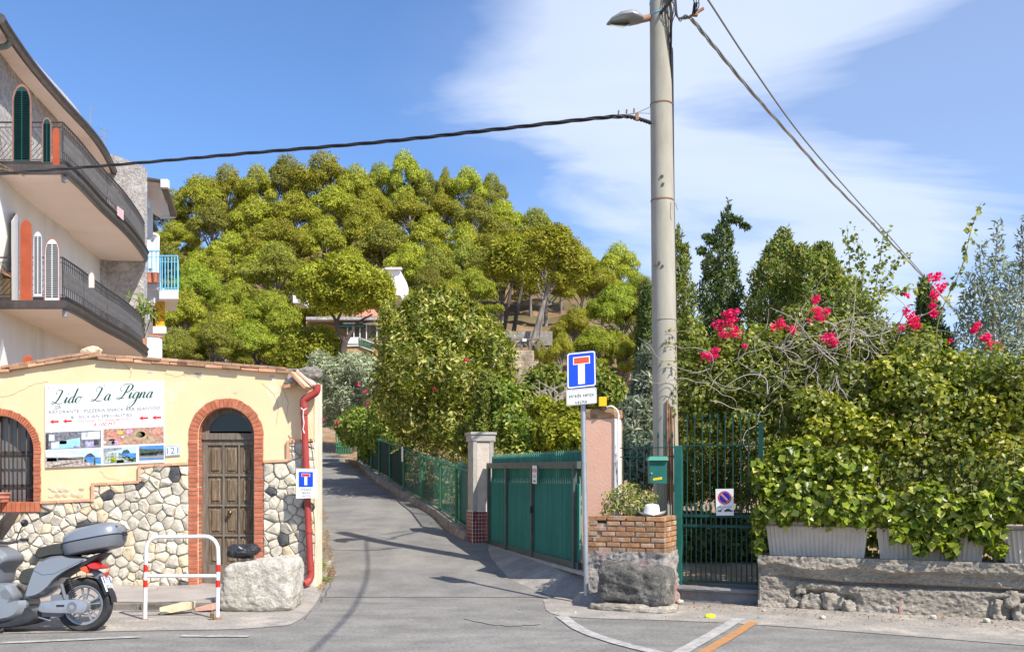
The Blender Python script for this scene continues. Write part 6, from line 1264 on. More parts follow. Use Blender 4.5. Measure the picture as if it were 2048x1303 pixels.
b.add(vs, [(i*n_+k, i*n_+(k+1) % n_, (i+1)*n_+(k+1) % n_, (i+1)*n_+k) for i in range(5) for k in range(n_)]+[tuple(range(n_)), tuple(range(5*n_, 6*n_))]); b.build('housing', M['lampgrey'], lm, smooth='auto')
b = MB(); b.add([P(1220, 51, PY-.18), P(1246, 56, PY-.24), P(1259, 50, PY-.24), P(1259, 45.5, PY+.1), P(1222, 45.5, PY+.04)], [(0, 1, 2, 3, 4)]); b.build('glass', M['lens'], lm, fix=False)
b = MB(); b.tube([P(1284, 39, PY-.05), P(1302, 35, PY-.02)], .045, 10); b.build('arm', M['rust'], lm, smooth='auto'); b = MB(); b.tube([P(1272, 30, PY-.05), P(1272, 22, PY-.05)], .012, 5); b.build('sensor', M['plastic'], lm)
b = MB()
for yy, r in ((4, 20.8), (30, 21)): b.tube([P(1320, yy, PY), P(1320.2, yy+2.5, PY)], (r+.5)*PY/FP, 24)
b.build('clamp_strap', M['skyblue'], lm)
def cable(name, label, pts, r, m='cable', twist=0, n=8, cat='cable', strands=1):
    c = catmull(pts, n); b = MB()
    if strands == 1: b.tube(c, r, 6)
    else:
        fine = catmull(c, 3)
        for s_ in range(strands):
            q = []
            for i, p in enumerate(fine):
                d = (fine[min(i+1, len(fine)-1)]-fine[max(i-1, 0)]).normalized(); u, v, _ = frame(d); a = 2*PI*s_/strands+i*twist
                q.append(p+(u*math.cos(a)+v*math.sin(a))*r*.75)
            b.tube(q, r*.62, 5)
    return tag(b.build(name, M[m], origin=pts[0], smooth=True), label, cat)
cable('overhead_cable', 'thick twisted black cable running from the pole across to the balconied building', [P(1302, 246, 12.4), P(1275, 238, 12.3), P(1222, 234, 12.1), P(1000, 258, 12.4), P(760, 284, 13), P(500, 306, 14.2), P(250, 328, 16), P(0, 347, 18), P(-300, 366, 21)], .021, twist=.4, strands=3)
cable('support_wire', 'thin steel wire above the thick cable where it meets the pole', [P(1300, 214, 12.35), P(1270, 226, 12.3), P(1222, 233, 12.1)], .006, 'cable_grey')
cable('support_wire', 'short lower tie wire between the thick cable and the pole', [P(1300, 227, 12.35), P(1280, 226, 12.3), P(1262, 228, 12.25)], .005, 'cable_grey')
b = MB()
for x, y in ((1237, 226), (1253, 224), (1268, 222), (1273, 233)): b.tube([P(x, y+3, 12.25), P(x+.5, y-5, 12.25)], .012, 5)
b.box(P(1274, 234, 12.25), (.04, .05, .09)); tag(b.build('cable_clamp', M['rust'], origin=P(1274, 234, 12.25)), 'cluster of small clips on the cable just left of the pole', 'clamp')
cable('overhead_cable', 'bright silvery bundled cable sweeping down to the right behind the bougainvillea', [P(1382, 36, 12.6), P(1430, 95, 13.5), P(1500, 180, 15), P(1580, 270, 17), P(1660, 360, 20), P(1740, 442, 24), P(1810, 515, 29), P(1862, 570, 33), P(1940, 650, 40), P(2060, 770, 52)], .022, 'galv', twist=.22, strands=3)
cable('overhead_cable', 'thin dark cable descending to the right above the silvery bundle', [P(1390, -35, 12.6), P(1418, 3, 13), P(1500, 128, 14.5), P(1600, 268, 17), P(1700, 385, 21), P(1790, 485, 27), P(1862, 568, 33.5), P(1940, 660, 42)], .016, 'cable_grey')
cable('overhead_cable', 'thin cable passing overhead whose shadow crosses the lane', [P(1320, 28, 12.4), Vector((2.5, 8, 7.2)), Vector((2.9, 3, 7.4)), Vector((3.3, -6, 8.2))], .022)
bk2 = thing('cable_bracket', 'rusty bracket with tangled black wires right of the pole top', 'bracket', P(1395, 25, 12.5))
b = MB(); b.bar(P(1377, 36, 12.5), P(1407, 17, 12.5), .04, .03); b.box(P(1390, 27, 12.48), (.07, .06, .07)); b.build('bracket_arm', M['rust'], bk2)
b = MB(); r2 = random.Random(3)
for k in range(13):
    x0 = 1322+r2.uniform(0, 16); pts = [P(x0, r2.uniform(-40, -5), 12.35), P(x0+r2.uniform(-3, 18), r2.uniform(5, 30), 12.3), P(1341+r2.uniform(-3, 3), r2.uniform(50, 90), 12.35), P(1342.5+r2.uniform(-.5, 1.5), 110+r2.uniform(0, 60), 12.45)]
    b.tube(catmull(pts, 5), .006, 4)
for k in range(5): b.tube(catmull([P(1346+r2.uniform(-4, 8), -20, 12.4), P(1350+k*2, 25+k*4, 12.35), P(1362+k*2, 38-k*2, 12.4), P(1382, 33, 12.45), P(1388+k*2, 5, 12.4)], 5), .007, 4)
for k in range(3): b.tube(catmull([P(1389, 28, 12.45), P(1398-k*4, 10, 12.4), P(1392-k*8, -30, 12.4)], 4), .008, 4)
b.build('tangled_wires', M['cable'], bk2, smooth=True)
b = MB()
for dx in (0, 1.6): b.tube(catmull([P(1342+dx, 95, 12.42), P(1344+dx, 130, 12.45), P(1346.5+dx, 400, 12.5), P(1350+dx, 560, 12.5), P(1352+dx, 700, 12.5)], 5), .010, 5)
b.build('riser_wires', M['cable'], bk2, smooth=True)
b = MB()
for k, (x, r) in enumerate(((1334, .012), (1338, .009), (1343, .014), (1348, .010))): b.tube([P(x, 800+k*9, PY-.19), P(x+1, 860, PY-.20), P(x+2, 1000, PY-.2)], r, 6)
b.build('foot_conduit', M['rust'], bk2)
# ---------------------------------------------------------------- vegetation
rg = np.random.default_rng(11)
def unit(a): return a/np.maximum(np.linalg.norm(a, axis=-1, keepdims=True), 1e-6)
def leafgeo(Pn, Nn, Ln, wr=.4, fold=.15, simple=False, tan=None, tj=.6):
    n = len(Pn); t = rg.normal(size=(n, 3))*tj+(tan if tan is not None else 0); Nn = unit(Nn); t = t-Nn*(t*Nn).sum(1, keepdims=True); t = unit(t); b = np.cross(Nn, t)
    L = Ln[:, None]; W = L*wr
    if simple:
        V = np.stack([Pn, Pn+t*L*.5+b*W*.5, Pn+t*L, Pn+t*L*.5-b*W*.5], 1).reshape(-1, 3); F = (np.arange(n)[:, None]*4+np.arange(4)[None])
        return V, F
    V = np.stack([Pn, Pn+t*L*.42+b*W+Nn*L*fold, Pn+t*L, Pn+t*L*.42-b*W+Nn*L*fold, Pn+t*L*.45], 1).reshape(-1, 3)
    f = np.array([(0, 1, 4), (1, 2, 4), (2, 3, 4), (3, 0, 4)]); F = (np.arange(n)[:, None, None]*5+f[None]).reshape(-1, 3); return V, F
def sample(blobs, n, shell=.35, inner=.2, lump=.16, lf=3.0):
    B = np.array([b[:6] for b in blobs], float); area = (B[:, 3]*B[:, 4]+B[:, 4]*B[:, 5]+B[:, 3]*B[:, 5]); k = rg.choice(len(B), n, p=area/area.sum())
    u = unit(rg.normal(size=(n, 3))); r = 1-np.abs(rg.normal(size=n))*shell*.5; inn = rg.random(n) < inner; r = np.where(inn, rg.uniform(.35, .85, n), r)
    r = r*(1+lump*(np.sin(u[:, 0]*lf*2.1+k)*np.sin(u[:, 1]*lf*2.7+k*2)+.6*np.sin(u[:, 2]*lf*4.3+k*1.7)*np.sin(u[:, 0]*lf*5.1)))
    p = B[k, :3]+u*r[:, None]*B[k, 3:6]; nr = unit(u/B[k, 3:6]); return p, nr, u
def topf(u): return (u[:, 2] > -.3) | (rg.random(len(u)) < .22)
def cull(p, nr, blobs, f=.72):       # drop leaves deep inside other blobs
    B = np.array([b[:6] for b in blobs], float); keep = np.ones(len(p), bool)
    for c in B:
        d = (((p-c[:3])/c[3:6])**2).sum(1); keep &= ~((d < f*f) & (rg.random(len(p)) < .85))
    return keep
def foliage(name, blobs, n, size, m, parent=None, origin=(0, 0, 0), wr=.4, simple=False, up=.35, jit=.6, tan=(0, 0, -.4), shell=.35, inner=.2, lump=.16, docull=True, sizevar=.35, tj=.6, kind=None, outtan=0, lf=3.0, build=True, clipf=None, umb=False):
    p, nr, u = sample(blobs, n, shell, inner, lump, lf)
    if docull and len(blobs) > 1: k = cull(p, nr, blobs); p, nr, u = p[k], nr[k], u[k]
    if umb: k = topf(u); p, nr, u = p[k], nr[k], u[k]
    if clipf is not None: k = clipf(p); p, nr, u = p[k], nr[k], u[k]
    nn = unit(nr+np.array([0, 0, up])+rg.normal(size=p.shape)*jit); L = size*(1+rg.uniform(-sizevar, sizevar, len(p)))
    V, F = leafgeo(p, nn, L, wr, simple=simple, tan=np.array(tan)+u*outtan, tj=tj)
    o0 = off(parent) if parent else Vector(origin); me = npmesh(name, V, F, m, o=tuple(o0))
    if not build: return me
    o = bpy.data.objects.new(name, me); COL.objects.link(o)
    if parent: o.parent = parent
    else: o.location = o0
    OFF[o.name] = o0
    return tag(o, kind=kind) if kind else o
def bpx(lst): return [(*P(x, y, Yd), rx*Yd/FP, rd, ry*Yd/FP) for x, y, rx, ry, Yd, rd in lst]
def branchy(name, segs, m, parent, n=7):     # segs: list of (points, r0, r1)
    b = MB()
    for pts, r0, r1 in segs:
        c = catmull(pts, 5); k = len(c); b.tube(c, [r0+(r1-r0)*i/(k-1) for i in range(k)], n)
    return b.build(name, m, parent, smooth=True)
# --- pine prototypes
def pine_proto(seed, nleaf, size, m, lean=0, style=0):
    rr = random.Random(seed); H = 9.5; W = 4.1; lobes = []
    root = thing('pine_tree', 'pine', 'pine tree', (0, 0, 0), group=None)
    nl = rr.randint(36, 46)
    for k in range(nl):
        a = rr.uniform(0, 2*PI); q = math.sqrt(rr.random()); r = W*.80*q; dome = math.sqrt(max(0, 1-(q*.92)**2))
        low = rr.random() < .35
        z = (4.6+dome*(3.4+.7*style)*rr.uniform(.72, 1.0)) if not low else rr.uniform(3.4, 5.6)
        if low: r = W*rr.uniform(.45, .85)
        s = rr.uniform(.65, 1.25)*(1 if not low else .85)
        lobes.append((r*math.cos(a), r*math.sin(a), z, s, s, s*rr.uniform(.5, .72)))
    lobes.append((0, 0, 7.9+.6*style, 1.6, 1.6, 1.2))
    segs = [([(0, 0, -1.5), (.1+lean*.3, 0, 2), (.25+lean, .2, 4.5), (.1+lean, 0, 7)], .26, .09)]
    for x, y, z, s, *_ in lobes[::2]: zz_ = max(2.2, z-2.6); segs.append(([(.15+lean*.8, .1, zz_), (x*.5, y*.5, z-1.1), (x, y, z-.1)], .09, .03))
    branchy('trunk', segs, M['bark'], root, 5)
    foliage('crown', lobes, nleaf, size, m, root, wr=.38, simple=True, up=.3, jit=.38, tan=(0, 0, .25), outtan=.75, tj=.6, shell=.34, inner=.16, lump=.2, docull=True, lf=4, umb=True)
    return root
protos_far = [pine_proto(100+i, 42000, .26, M[('pine', 'pine2', 'pine', 'pine')[i]], (0, .5, -.4, .2)[i], (0, 1, 0, .6)[i]) for i in range(4)]
protos_near = [pine_proto(200+i, 85000, .19, M[('pine', 'pine_g', 'pine2')[i]], (0, .6, -.3)[i], (0, .3, .8)[i]) for i in range(3)]
used = set(); rowcnt = {}
ordn = ['leftmost', 'second from the left', 'third from the left', 'fourth from the left', 'fifth from the left', 'sixth from the left', 'seventh from the left', 'eighth from the left', 'ninth from the left', 'tenth from the left', 'eleventh from the left', 'twelfth from the left', 'thirteenth from the left']
def zt_(x, y): return float(terrain(np.array([x]), np.array([y]))[0])
for idx, (row, i, px, top, W, H) in enumerate(PINES):
    near = top.y < 86; pr_ = protos_near if near else protos_far
    j = rnd.randrange(len(pr_))
    if row == 'fourth' and i in (1, 2, 8): j = 0
    base = zt_(top.x, top.y); hz = max(H*.8, top.z-base); sw = W/8.6; sz = hz/9.3
    lab = 'rounded pine in the %s row of the wooded hill, %s' % (row, ordn[i])
    if row == 'skyline': lab = 'pine crown on the hill skyline, %s' % ordn[i]
    if row == 'lowest': lab = 'pine near the foot of the hill in the lowest row, %s' % ordn[i]
    loc = (top.x, top.y, top.z-hz); pz = sz if sz < sw*1.5 else sz
    if id(pr_[j]) not in used:
        used.add(id(pr_[j])); t = pr_[j]; t.location = loc; t['label'] = lab; t.scale = (sw, sw, pz); t.rotation_euler.z = rnd.uniform(0, 6.28)
    else: t = copy_tree(pr_[j], loc, lab, (sw, sw, pz), rnd.uniform(0, 6.28))
    t['group'] = 'pines covering the hill'
for t in protos_far+protos_near:
    if id(t) not in used:
        t.location = (40, 118, zt_(40, 118)); t['label'] = 'pine on the far right shoulder of the hill, hidden by the pole'; t['group'] = 'pines covering the hill'
# leaning pine with a tall bare trunk above the dirt slope
lp = thing('pine_tree', 'pine with a long pale leaning trunk above the bare dirt slope', 'pine tree', P(1062, 690, 62), group='pines covering the hill')
branchy('trunk', [([P(1062, 695, 62), P(1078, 640, 62), P(1092, 590, 62), P(1108, 545, 62), P(1118, 500, 62)], .20, .07), ([P(1088, 605, 62), P(1075, 565, 62), P(1065, 520, 62)], .09, .03), ([P(1098, 575, 62), P(1120, 555, 62), P(1145, 530, 62)], .08, .03), ([P(1078, 690, 62), P(1084, 640, 62), P(1098, 560, 62)], .10, .04)], M['bark'], lp)
foliage('crown', bpx([(1090, 490, 42, 30, 62, 1.3), (1125, 505, 38, 34, 62, 1.3), (1068, 520, 34, 26, 62, 1.0), (1145, 535, 34, 26, 62, 1.0), (1112, 470, 30, 20, 62, 1), (1055, 555, 22, 18, 62, .8), (1120, 560, 26, 16, 62, .8), (1160, 560, 22, 18, 62, .8)]), 30000, .22, M['pine'], lp, wr=.38, simple=True, tan=(0, 0, .25), outtan=.9, tj=.55, shell=.34, inner=.1, lump=.2, umb=True)
for (x0, x1, lb) in ((1010, 1018, 'thin dark pine trunk on the left of the bare dirt slope'), (1030, 1040, 'thin dark pine trunk in the middle of the bare dirt slope')):
    q = thing('pine_tree', lb, 'pine tree', P(x0, 670, 66)); branchy('trunk', [([P(x0-4, 672, 66), P(x0+6, 610, 66), P(x1+6, 560, 66), P(x1+8, 500, 66)], .17, .07)], M['bark_dark'], q)
    foliage('crown', bpx([(x1, 505, 34, 30, 66, 1.4), (x1-22, 530, 30, 22, 66, 1.2)]), 5000, .32, M['pine'], q, wr=.38, simple=True, tan=(0, 0, .25), outtan=.9, tj=.55)
# umbrella pine in front of the villa
up_ = thing('pine_tree', 'wide umbrella pine with forked dark trunk in front of the villa', 'pine tree', P(692, 718, 44), group='pines covering the hill')
Yu = 44
branchy('trunk', [([P(690, 740, Yu), P(686, 705, Yu), P(691, 680, Yu)], .20, .15), ([P(690, 684, Yu), P(676, 660, Yu), P(671, 640, Yu), P(655, 615, Yu)], .13, .05), ([P(691, 682, Yu), P(703, 662, Yu), P(715, 645, Yu), P(745, 628, Yu)], .12, .04), ([P(672, 645, Yu), P(682, 625, Yu), P(690, 600, Yu)], .08, .03), ([P(672, 650, Yu), P(650, 645, Yu), P(618, 648, Yu)], .04, .015), ([P(712, 650, Yu), P(730, 645, Yu), P(765, 642, Yu)], .04, .015)], M['bark_dark'], up_)
foliage('crown', bpx([(640, 565, 44, 34, Yu, 1.3), (690, 550, 50, 36, Yu, 1.6), (740, 570, 44, 32, Yu, 1.4), (620, 590, 26, 22, Yu, .9), (668, 590, 36, 26, Yu, 1.2), (715, 600, 36, 24, Yu, 1.1), (765, 590, 24, 26, Yu, .9), (655, 615, 20, 12, Yu, .7), (700, 616, 22, 12, Yu, .7)]), 60000, .16, M['pine'], up_, wr=.38, simple=True, tan=(0, 0, .25), outtan=.9, tj=.55, shell=.34, inner=.1, lump=.2, umb=True)
fp = thing('pine_tree', 'low spreading pine hiding the left part of the villa below its roof', 'pine tree', P(630, 780, 45), group='pines covering the hill')
branchy('trunk', [([P(635, 790, 45), P(632, 740, 45), P(620, 690, 45)], .12, .04), ([P(633, 745, 45), P(655, 700, 45)], .06, .02)], M['bark_dark'], fp)
foliage('crown', bpx([(600, 690, 40, 28, 45, 1.1), (640, 678, 34, 24, 45, 1.0), (585, 715, 36, 28, 45, 1.0), (630, 710, 42, 28, 45, 1.2), (662, 700, 26, 22, 45, .8), (610, 740, 46, 26, 45, 1.1), (655, 732, 34, 22, 45, .9)]), 40000, .155, M['pine_g'], fp, wr=.38, simple=True, tan=(0, 0, .25), outtan=.9, tj=.55, shell=.34, inner=.1, lump=.2, umb=True)
# --- villa in the trees
vl = thing('hillside_villa', 'villa among the pines with glazed veranda, pale balustrade and brick base', 'building', P(690, 730, 50))
Yv = 50
pbox('wall', 612, 642, 700, 700, Yv, 5, mat('ochre_wall', (.30, .18, .07), (.38, .24, .10), 2, .9), vl); pbox('brick_base', 640, 694, 748, 790, Yv-2.2, 5, mat('tan_masonry', (.42, .29, .14), (.52, .38, .21), 5, .9, .5, 30), vl)
pbox('roof_edge', 612, 633, 774, 639, Yv-.8, 6, M['pebble'], vl); pbox('veranda_wall', 690, 640, 776, 690, Yv-.2, 4, M['glass2'], vl)
pbox('veranda_edge', 686, 644, 778, 648, Yv-.5, .3, M['white'], vl); pbox('parapet_panel', 684, 675, 716, 687, Yv-2.3, .1, M['white'], vl)
for x in (694, 707, 719, 732, 753, 774): pbox('veranda_post', x, 648, x+1.6, 680, Yv-.4, .06, M['white'], vl)
pbox('awning', 670, 648, 728, 653, Yv-.6, .5, M['sh_green'], vl)
b = MB(); b.bar(P(678, 676, Yv-2.25), P(718, 675, Yv-2.25), .06, .06); b.bar(P(718, 675, Yv-2.25), P(748, 686, Yv-2.4), .06, .06); b.bar(P(680, 692, Yv-2.25), P(718, 691, Yv-2.25), .06, .05); b.bar(P(718, 691, Yv-2.25), P(748, 702, Yv-2.4), .06, .05); br_ = b.build('balustrade', M['skyblue'] if 0 else M['sh_white'], vl)
for k in range(20): x = 680+k*2.0; bb = MB(); bb.bar(P(x, 676, Yv-2.25), P(x, 692, Yv-2.25), .03, .03, up=(0, 1, 0)); bb.build('baluster', M['sh_white'], br_)
for k in range(12): x = 719+k*2.4; bb = MB(); bb.bar(P(x, 675+k*.9, Yv-2.3), P(x, 691+k*.9, Yv-2.3), .03, .03, up=(0, 1, 0)); bb.build('baluster', M['fence'], br_)
b = MB(); b.prism([P(712, 632, Yv+.5), P(722, 617, Yv+1.5), P(748, 618, Yv+1.5), P(756, 632, Yv+.5)], (0, 3, 0)); b.build('tiled_roof', M['terra'], vl)
wh = thing('white_roof_house', 'small white gabled roof showing between pine crowns high on the slope', 'building', P(780, 590, 57))
b = MB(); b.prism([P(752, 580, 57), P(755, 549, 57), P(772, 539, 57), P(799, 538, 57), P(803, 552, 57), P(800, 590, 57), P(770, 590, 57)], (0, 4, 0)); b.build('white_gable', M['whitewall'], wh); b = MB(); b.bar(P(750, 551, 56.9), P(772, 537.5, 56.9), .3, .12); b.bar(P(772, 537.5, 56.9), P(804, 537, 56.9), .3, .12); b.build('roof_edge', M['white'], wh)
wb = thing('white_roof_house', 'sliver of a white building behind pines left of the umbrella pine', 'building', P(600, 600, 58)); pbox('wall', 586, 590, 604, 605, 58, 2, M['whitewall'], wb)
# --- terraces right of the big shrub
TERR = mat('terrace_masonry', (.50, .42, .32), (.34, .27, .19), .9, .95, 1, 6, c3=(.22, .17, .11), s3=.7, t3=.5, disp=.1)
tr = thing('terrace_wall', 'cream stone terrace walls stepping up below the wooden fence', 'wall', P(1025, 790, 54))
for i, (x0, y0, x1, y1, Yd) in enumerate([(950, 700, 1068, 722, 57), (960, 722, 1078, 760, 56), (955, 760, 1090, 800, 55)]):
    pbox('terrace', x0, y0, x1, y1+40, Yd, 4, TERR, tr, .1)
pbox('dark_wall', 985, 662, 1105, 690, 63, 1.0, M['rough'], tr)
wf = thing('wooden_fence', 'rustic wooden cross-rail fence on the terrace edge', 'fence', P(1040, 700, 57.5))
for x in range(975, 1080, 17): b = MB(); b.bar(P(x, 677, 57.4), P(x, 702, 57.4), .14, .14, up=(0, 1, 0)); b.build('post', M['wood_grey'], wf); b = MB(); b.bar(P(x, 680, 57.4), P(x+17, 699, 57.4), .09, .07); b.build('rail', M['wood_grey'], wf); b = MB(); b.bar(P(x, 699, 57.5), P(x+17, 680, 57.5), .09, .07); b.build('rail', M['wood_grey'], wf)
b = MB(); b.bar(P(975, 678, 57.35), P(1080, 678, 57.35), .1, .1); b.build('rail', M['wood_grey'], wf)
b = MB(); b.prism([P(1045, 677, 57.2), P(1053, 677, 57.2), P(1053, 682, 57.2), P(1045, 682, 57.2)], (0, .04, 0)); tag(b.build('fence_plate', M['signw'], origin=P(1049, 682, 57.2)), 'tiny white plate on the rustic wooden fence', 'sign')
rk = rough_block('rock_outcrop', mat('pink_rock', (.36, .22, .15), (.52, .38, .28), 1.2, .95, 1, 4, disp=.2), P(1247, 770, 63), (1.0, 2, 4.6), 0, .5, 24, 2.4, 3, freq=1.2); tag(rk, 'pinkish brown rock face showing between pines right of the road sign', 'rock')
# --- mid-ground trees behind the lane fence
def bush(name, lab, cat, blobs, n, size, m, base, trunk=None, mt='bark', **k):
    t = thing(name, lab, cat, base)
    if trunk: branchy('trunk', trunk, M[mt], t, 6)
    foliage('crown', blobs, n, size, M[m], t, **k); return t
bush('olive_tree', 'silvery green olive tree at the upper end of the lane', 'olive tree', bpx([(690, 760, 48, 46, 40, 1.4), (655, 770, 32, 48, 41, 1.1), (730, 745, 34, 36, 39, 1.2), (675, 815, 42, 40, 40, 1.3), (715, 800, 40, 42, 39, 1.2), (745, 770, 24, 34, 38, 1.0), (640, 725, 20, 22, 41, .8), (700, 722, 22, 16, 40, .8)]), 34000, .17, 'olive', P(700, 900, 39), [([P(700, 905, 39), P(702, 850, 39), P(690, 780, 40)], .12, .04), ([P(702, 850, 39), P(725, 790, 39)], .07, .03)], wr=.16, up=.4, tan=(0, 0, .3), outtan=.5)
bush('flowering_shrub', 'green shrub with a few pink blossoms where the lane fence ends', 'shrub', bpx([(716, 850, 26, 36, 33, .9), (740, 870, 26, 44, 31.5, .9), (690, 852, 16, 22, 35, .7), (768, 850, 30, 60, 30, .9)]), 13000, .13, 'shrub', P(735, 925, 32), [([P(735, 925, 32), P(735, 860, 32)], .06, .03)], wr=.3)
Yb_ = 25
fl2 = []
bush('privet_tree', 'large loose privet tree with yellowish shoots behind the lane fence', 'tree', bpx([(870, 660, 62, 48, Yb_, 1.3), (800, 690, 46, 60, Yb_, 1.2), (930, 680, 54, 50, Yb_, 1.3), (985, 720, 42, 60, 24, 1.1), (860, 745, 76, 62, 24, 1.5), (790, 770, 44, 60, 26, 1.2), (935, 775, 60, 60, 23.5, 1.2), (830, 830, 66, 56, 24.5, 1.3), (905, 850, 52, 50, 23.5, 1.0), (845, 620, 26, 26, Yb_, .7), (890, 618, 30, 28, Yb_, .8), (780, 640, 20, 30, Yb_, .7), (1010, 760, 22, 40, 24, .7)]), 52000, .14, 'privet', P(870, 940, 24.5), [([P(870, 945, 24.5), P(872, 850, 24.5), P(880, 740, 24.5), P(872, 640, 24.8)], .12, .03), ([P(872, 850, 24.5), P(930, 760, 24.3), P(960, 690, 24.3)], .07, .02), ([P(872, 850, 24.5), P(820, 770, 24.6), P(800, 680, 24.8)], .07, .02)], wr=.22, up=.3, tan=(0, 0, .6), outtan=.8, lump=.4, shell=.7, tj=.7)
# upright shoots of the privet
sh = bpx([(x, y, 6, 22, Yb_, .14) for x, y in ((800, 640), (815, 618), (838, 600), (862, 596), (886, 592), (905, 605), (925, 612), (948, 625), (968, 640), (985, 655), (1000, 680), (1015, 705), (780, 630))])
foliage('shoots', sh, 4200, .15, M['privet'], [o for o in COL.objects if o.name == 'privet_tree'][0], wr=.24, tan=(0, 0, .9), outtan=.4, docull=False)
hb_ = []
for i in range(len(FPT)-1):
    a, c = FPT[i][0], FPT[i+1][0]
    for q in (.25, .75): m_ = a.lerp(c, q); hb_.append((m_.x+.9, m_.y+.5, m_.z+.75, .65, .8, .95))
foliage('hedge', hb_, 16000, .10, M['privet'], None, origin=tuple(FPT[4][0]), wr=.3, up=.4, lump=.3)
tag([o for o in COL.objects if o.name == 'hedge'][0], 'leafy hedge growing right behind the green lane fence', 'hedge')
bush('thuja', 'dark golden-green conifer between the big privet and the pale gate pillar', 'conifer', bpx([(975, 800, 26, 60, 21, .5), (965, 860, 30, 40, 21, .5), (1000, 840, 28, 50, 21, .5), (935, 880, 26, 30, 21.5, .5)]), 22000, .09, 'cyp_g', P(980, 925, 21), wr=.4, simple=True, tan=(0, 0, .7), outtan=.4)
bush('garden_shrub', 'bright leafy shrub just behind the driveway gate, beside the pale pillar', 'shrub', bpx([(1025, 860, 34, 46, 19.5, .6), (1060, 880, 36, 34, 19, .6), (1010, 800, 26, 36, 21, .6)]), 13000, .11, 'shrub', P(1030, 930, 19.5), wr=.28, tan=(0, 0, .5), outtan=.6)
bush('garden_shrub', 'yellow-green feathery shrub behind the middle of the driveway gate', 'shrub', bpx([(1100, 870, 34, 40, 18.5, .6), (1130, 840, 28, 36, 19.5, .6), (1085, 820, 24, 26, 21, .5), (1150, 885, 26, 34, 18, .5)]), 13000, .10, 'pine_g', P(1110, 930, 18.5), wr=.3, tan=(0, 0, .5), outtan=.6)
bush('garden_shrub', 'dull green thicket below the terrace walls behind the driveway gate', 'shrub', bpx([(1090, 770, 40, 40, 34, 1), (1040, 800, 44, 30, 33, 1), (1130, 790, 34, 30, 33, .9), (1175, 770, 34, 50, 33, 1), (1220, 800, 34, 50, 32, 1)]), 16000, .17, 'cyp_g', P(1090, 850, 33), wr=.3, tan=(0, 0, .4), outtan=.6)
# dry grey branches in that thicket
b = MB(); r3 = random.Random(8)
for k in range(26):
    p0 = P(1110+r3.uniform(-10, 10), 815, 30); b.tube([p0, P(1105+r3.uniform(-40, 30), 785+r3.uniform(-10, 30), 30), P(1105+r3.uniform(-60, 50), 770+r3.uniform(-12, 50), 30)], [.03, .02, .008], 4)
tag(b.build('dead_branches', M['twig'], origin=P(1110, 820, 30)), 'tangle of dry grey branches in the thicket behind the driveway gate', 'branches')
# trees right of the sign
bush('cypress_tree', 'narrow dark cypress directly left of the concrete pole', 'cypress', bpx([(1292, 600+k*38, 14+k*2.4, 34, 24, .45) for k in range(8)]), 16000, .12, 'cyp', P(1292, 930, 24), wr=.35, simple=True, tan=(0, 0, .8), outtan=.4)
bush('oleander', 'grey-green oleander between the pink pillar and the concrete pole', 'shrub', bpx([(1270, 850, 32, 52, 15.5, .5), (1290, 790, 24, 50, 16, .5), (1252, 900, 24, 50, 15, .45), (1285, 930, 34, 44, 14.6, .45), (1296, 720, 14, 30, 16, .3)]), 14000, .13, 'olive_g', P(1275, 1020, 15.3), [([P(1280, 1030, 15.3), P(1275, 900, 15.3), P(1290, 760, 15.6)], .04, .02)], wr=.15, tan=(0, 0, .6), outtan=.7)
def cyp(lab, prof, Yd, n, size, m, tip=None, seed=0):
    bl = []; r4 = random.Random(seed)
    for x, y, rx, ry in prof:
        bl.append((x, y, rx, ry, Yd, rx*Yd/FP))
        for _ in range(4): bl.append((x+r4.uniform(-.8, .8)*rx, y+r4.uniform(-.4, .4)*ry, rx*.36, ry*.62, Yd-r4.uniform(-.3, .5)*rx*Yd/FP, rx*.35*Yd/FP))
    t = bush('cypress_tree', lab, 'cypress', bpx(bl), n, size, m, P(prof[-1][0], 1000, Yd), [([P(prof[-1][0], 1010, Yd), P(prof[len(prof)//2][0], prof[len(prof)//2][1], Yd), P(prof[0][0], prof[0][1], Yd)], .12, .015)], wr=.32, simple=True, tan=(0, 0, 1.0), outtan=.5, lump=.2, shell=.45, tj=.5)
    return t
cyp('loose cypress just right of the concrete pole', [(1358, 480, 6, 26), (1362, 530, 16, 40), (1368, 600, 26, 50), (1372, 680, 30, 56), (1376, 770, 34, 60), (1380, 850, 34, 60)], 21, 20000, .11, 'cyp_g', seed=1)
cyp('tall cypress with bent wispy tip between the pole and the bougainvillea', [(1456, 418, 3.5, 16), (1451, 445, 7, 22), (1444, 480, 20, 32), (1438, 530, 34, 44), (1438, 590, 46, 54), (1438, 650, 44, 56), (1440, 730, 50, 70), (1440, 830, 50, 80)], 19, 36000, .10, 'cyp', seed=2)
tb = foliage('bent_tip', bpx([(1462, 436, 10, 7, 19, .08), (1474, 440, 9, 6, 19, .07), (1485, 449, 9, 4, 19, .05), (1493, 455, 6, 2.5, 19, .04), (1413, 472, 10, 5, 19, .06), (1420, 482, 10, 5, 19, .07), (1402, 500, 9, 7, 19, .07)]), 1500, .08, M['cyp'], [o for o in COL.objects if o.get('label', '').startswith('tall cypress')][0], wr=.3, simple=True, tan=(.6, 0, -.2), docull=False)
cyp('bushy golden-tinged cypress behind the bougainvillea, left one of a pair', [(1568, 478, 16, 20), (1560, 512, 32, 38), (1552, 562, 50, 52), (1544, 620, 58, 58), (1540, 710, 52, 70), (1540, 810, 54, 80)], 18, 38000, .10, 'cyp_g', seed=3)
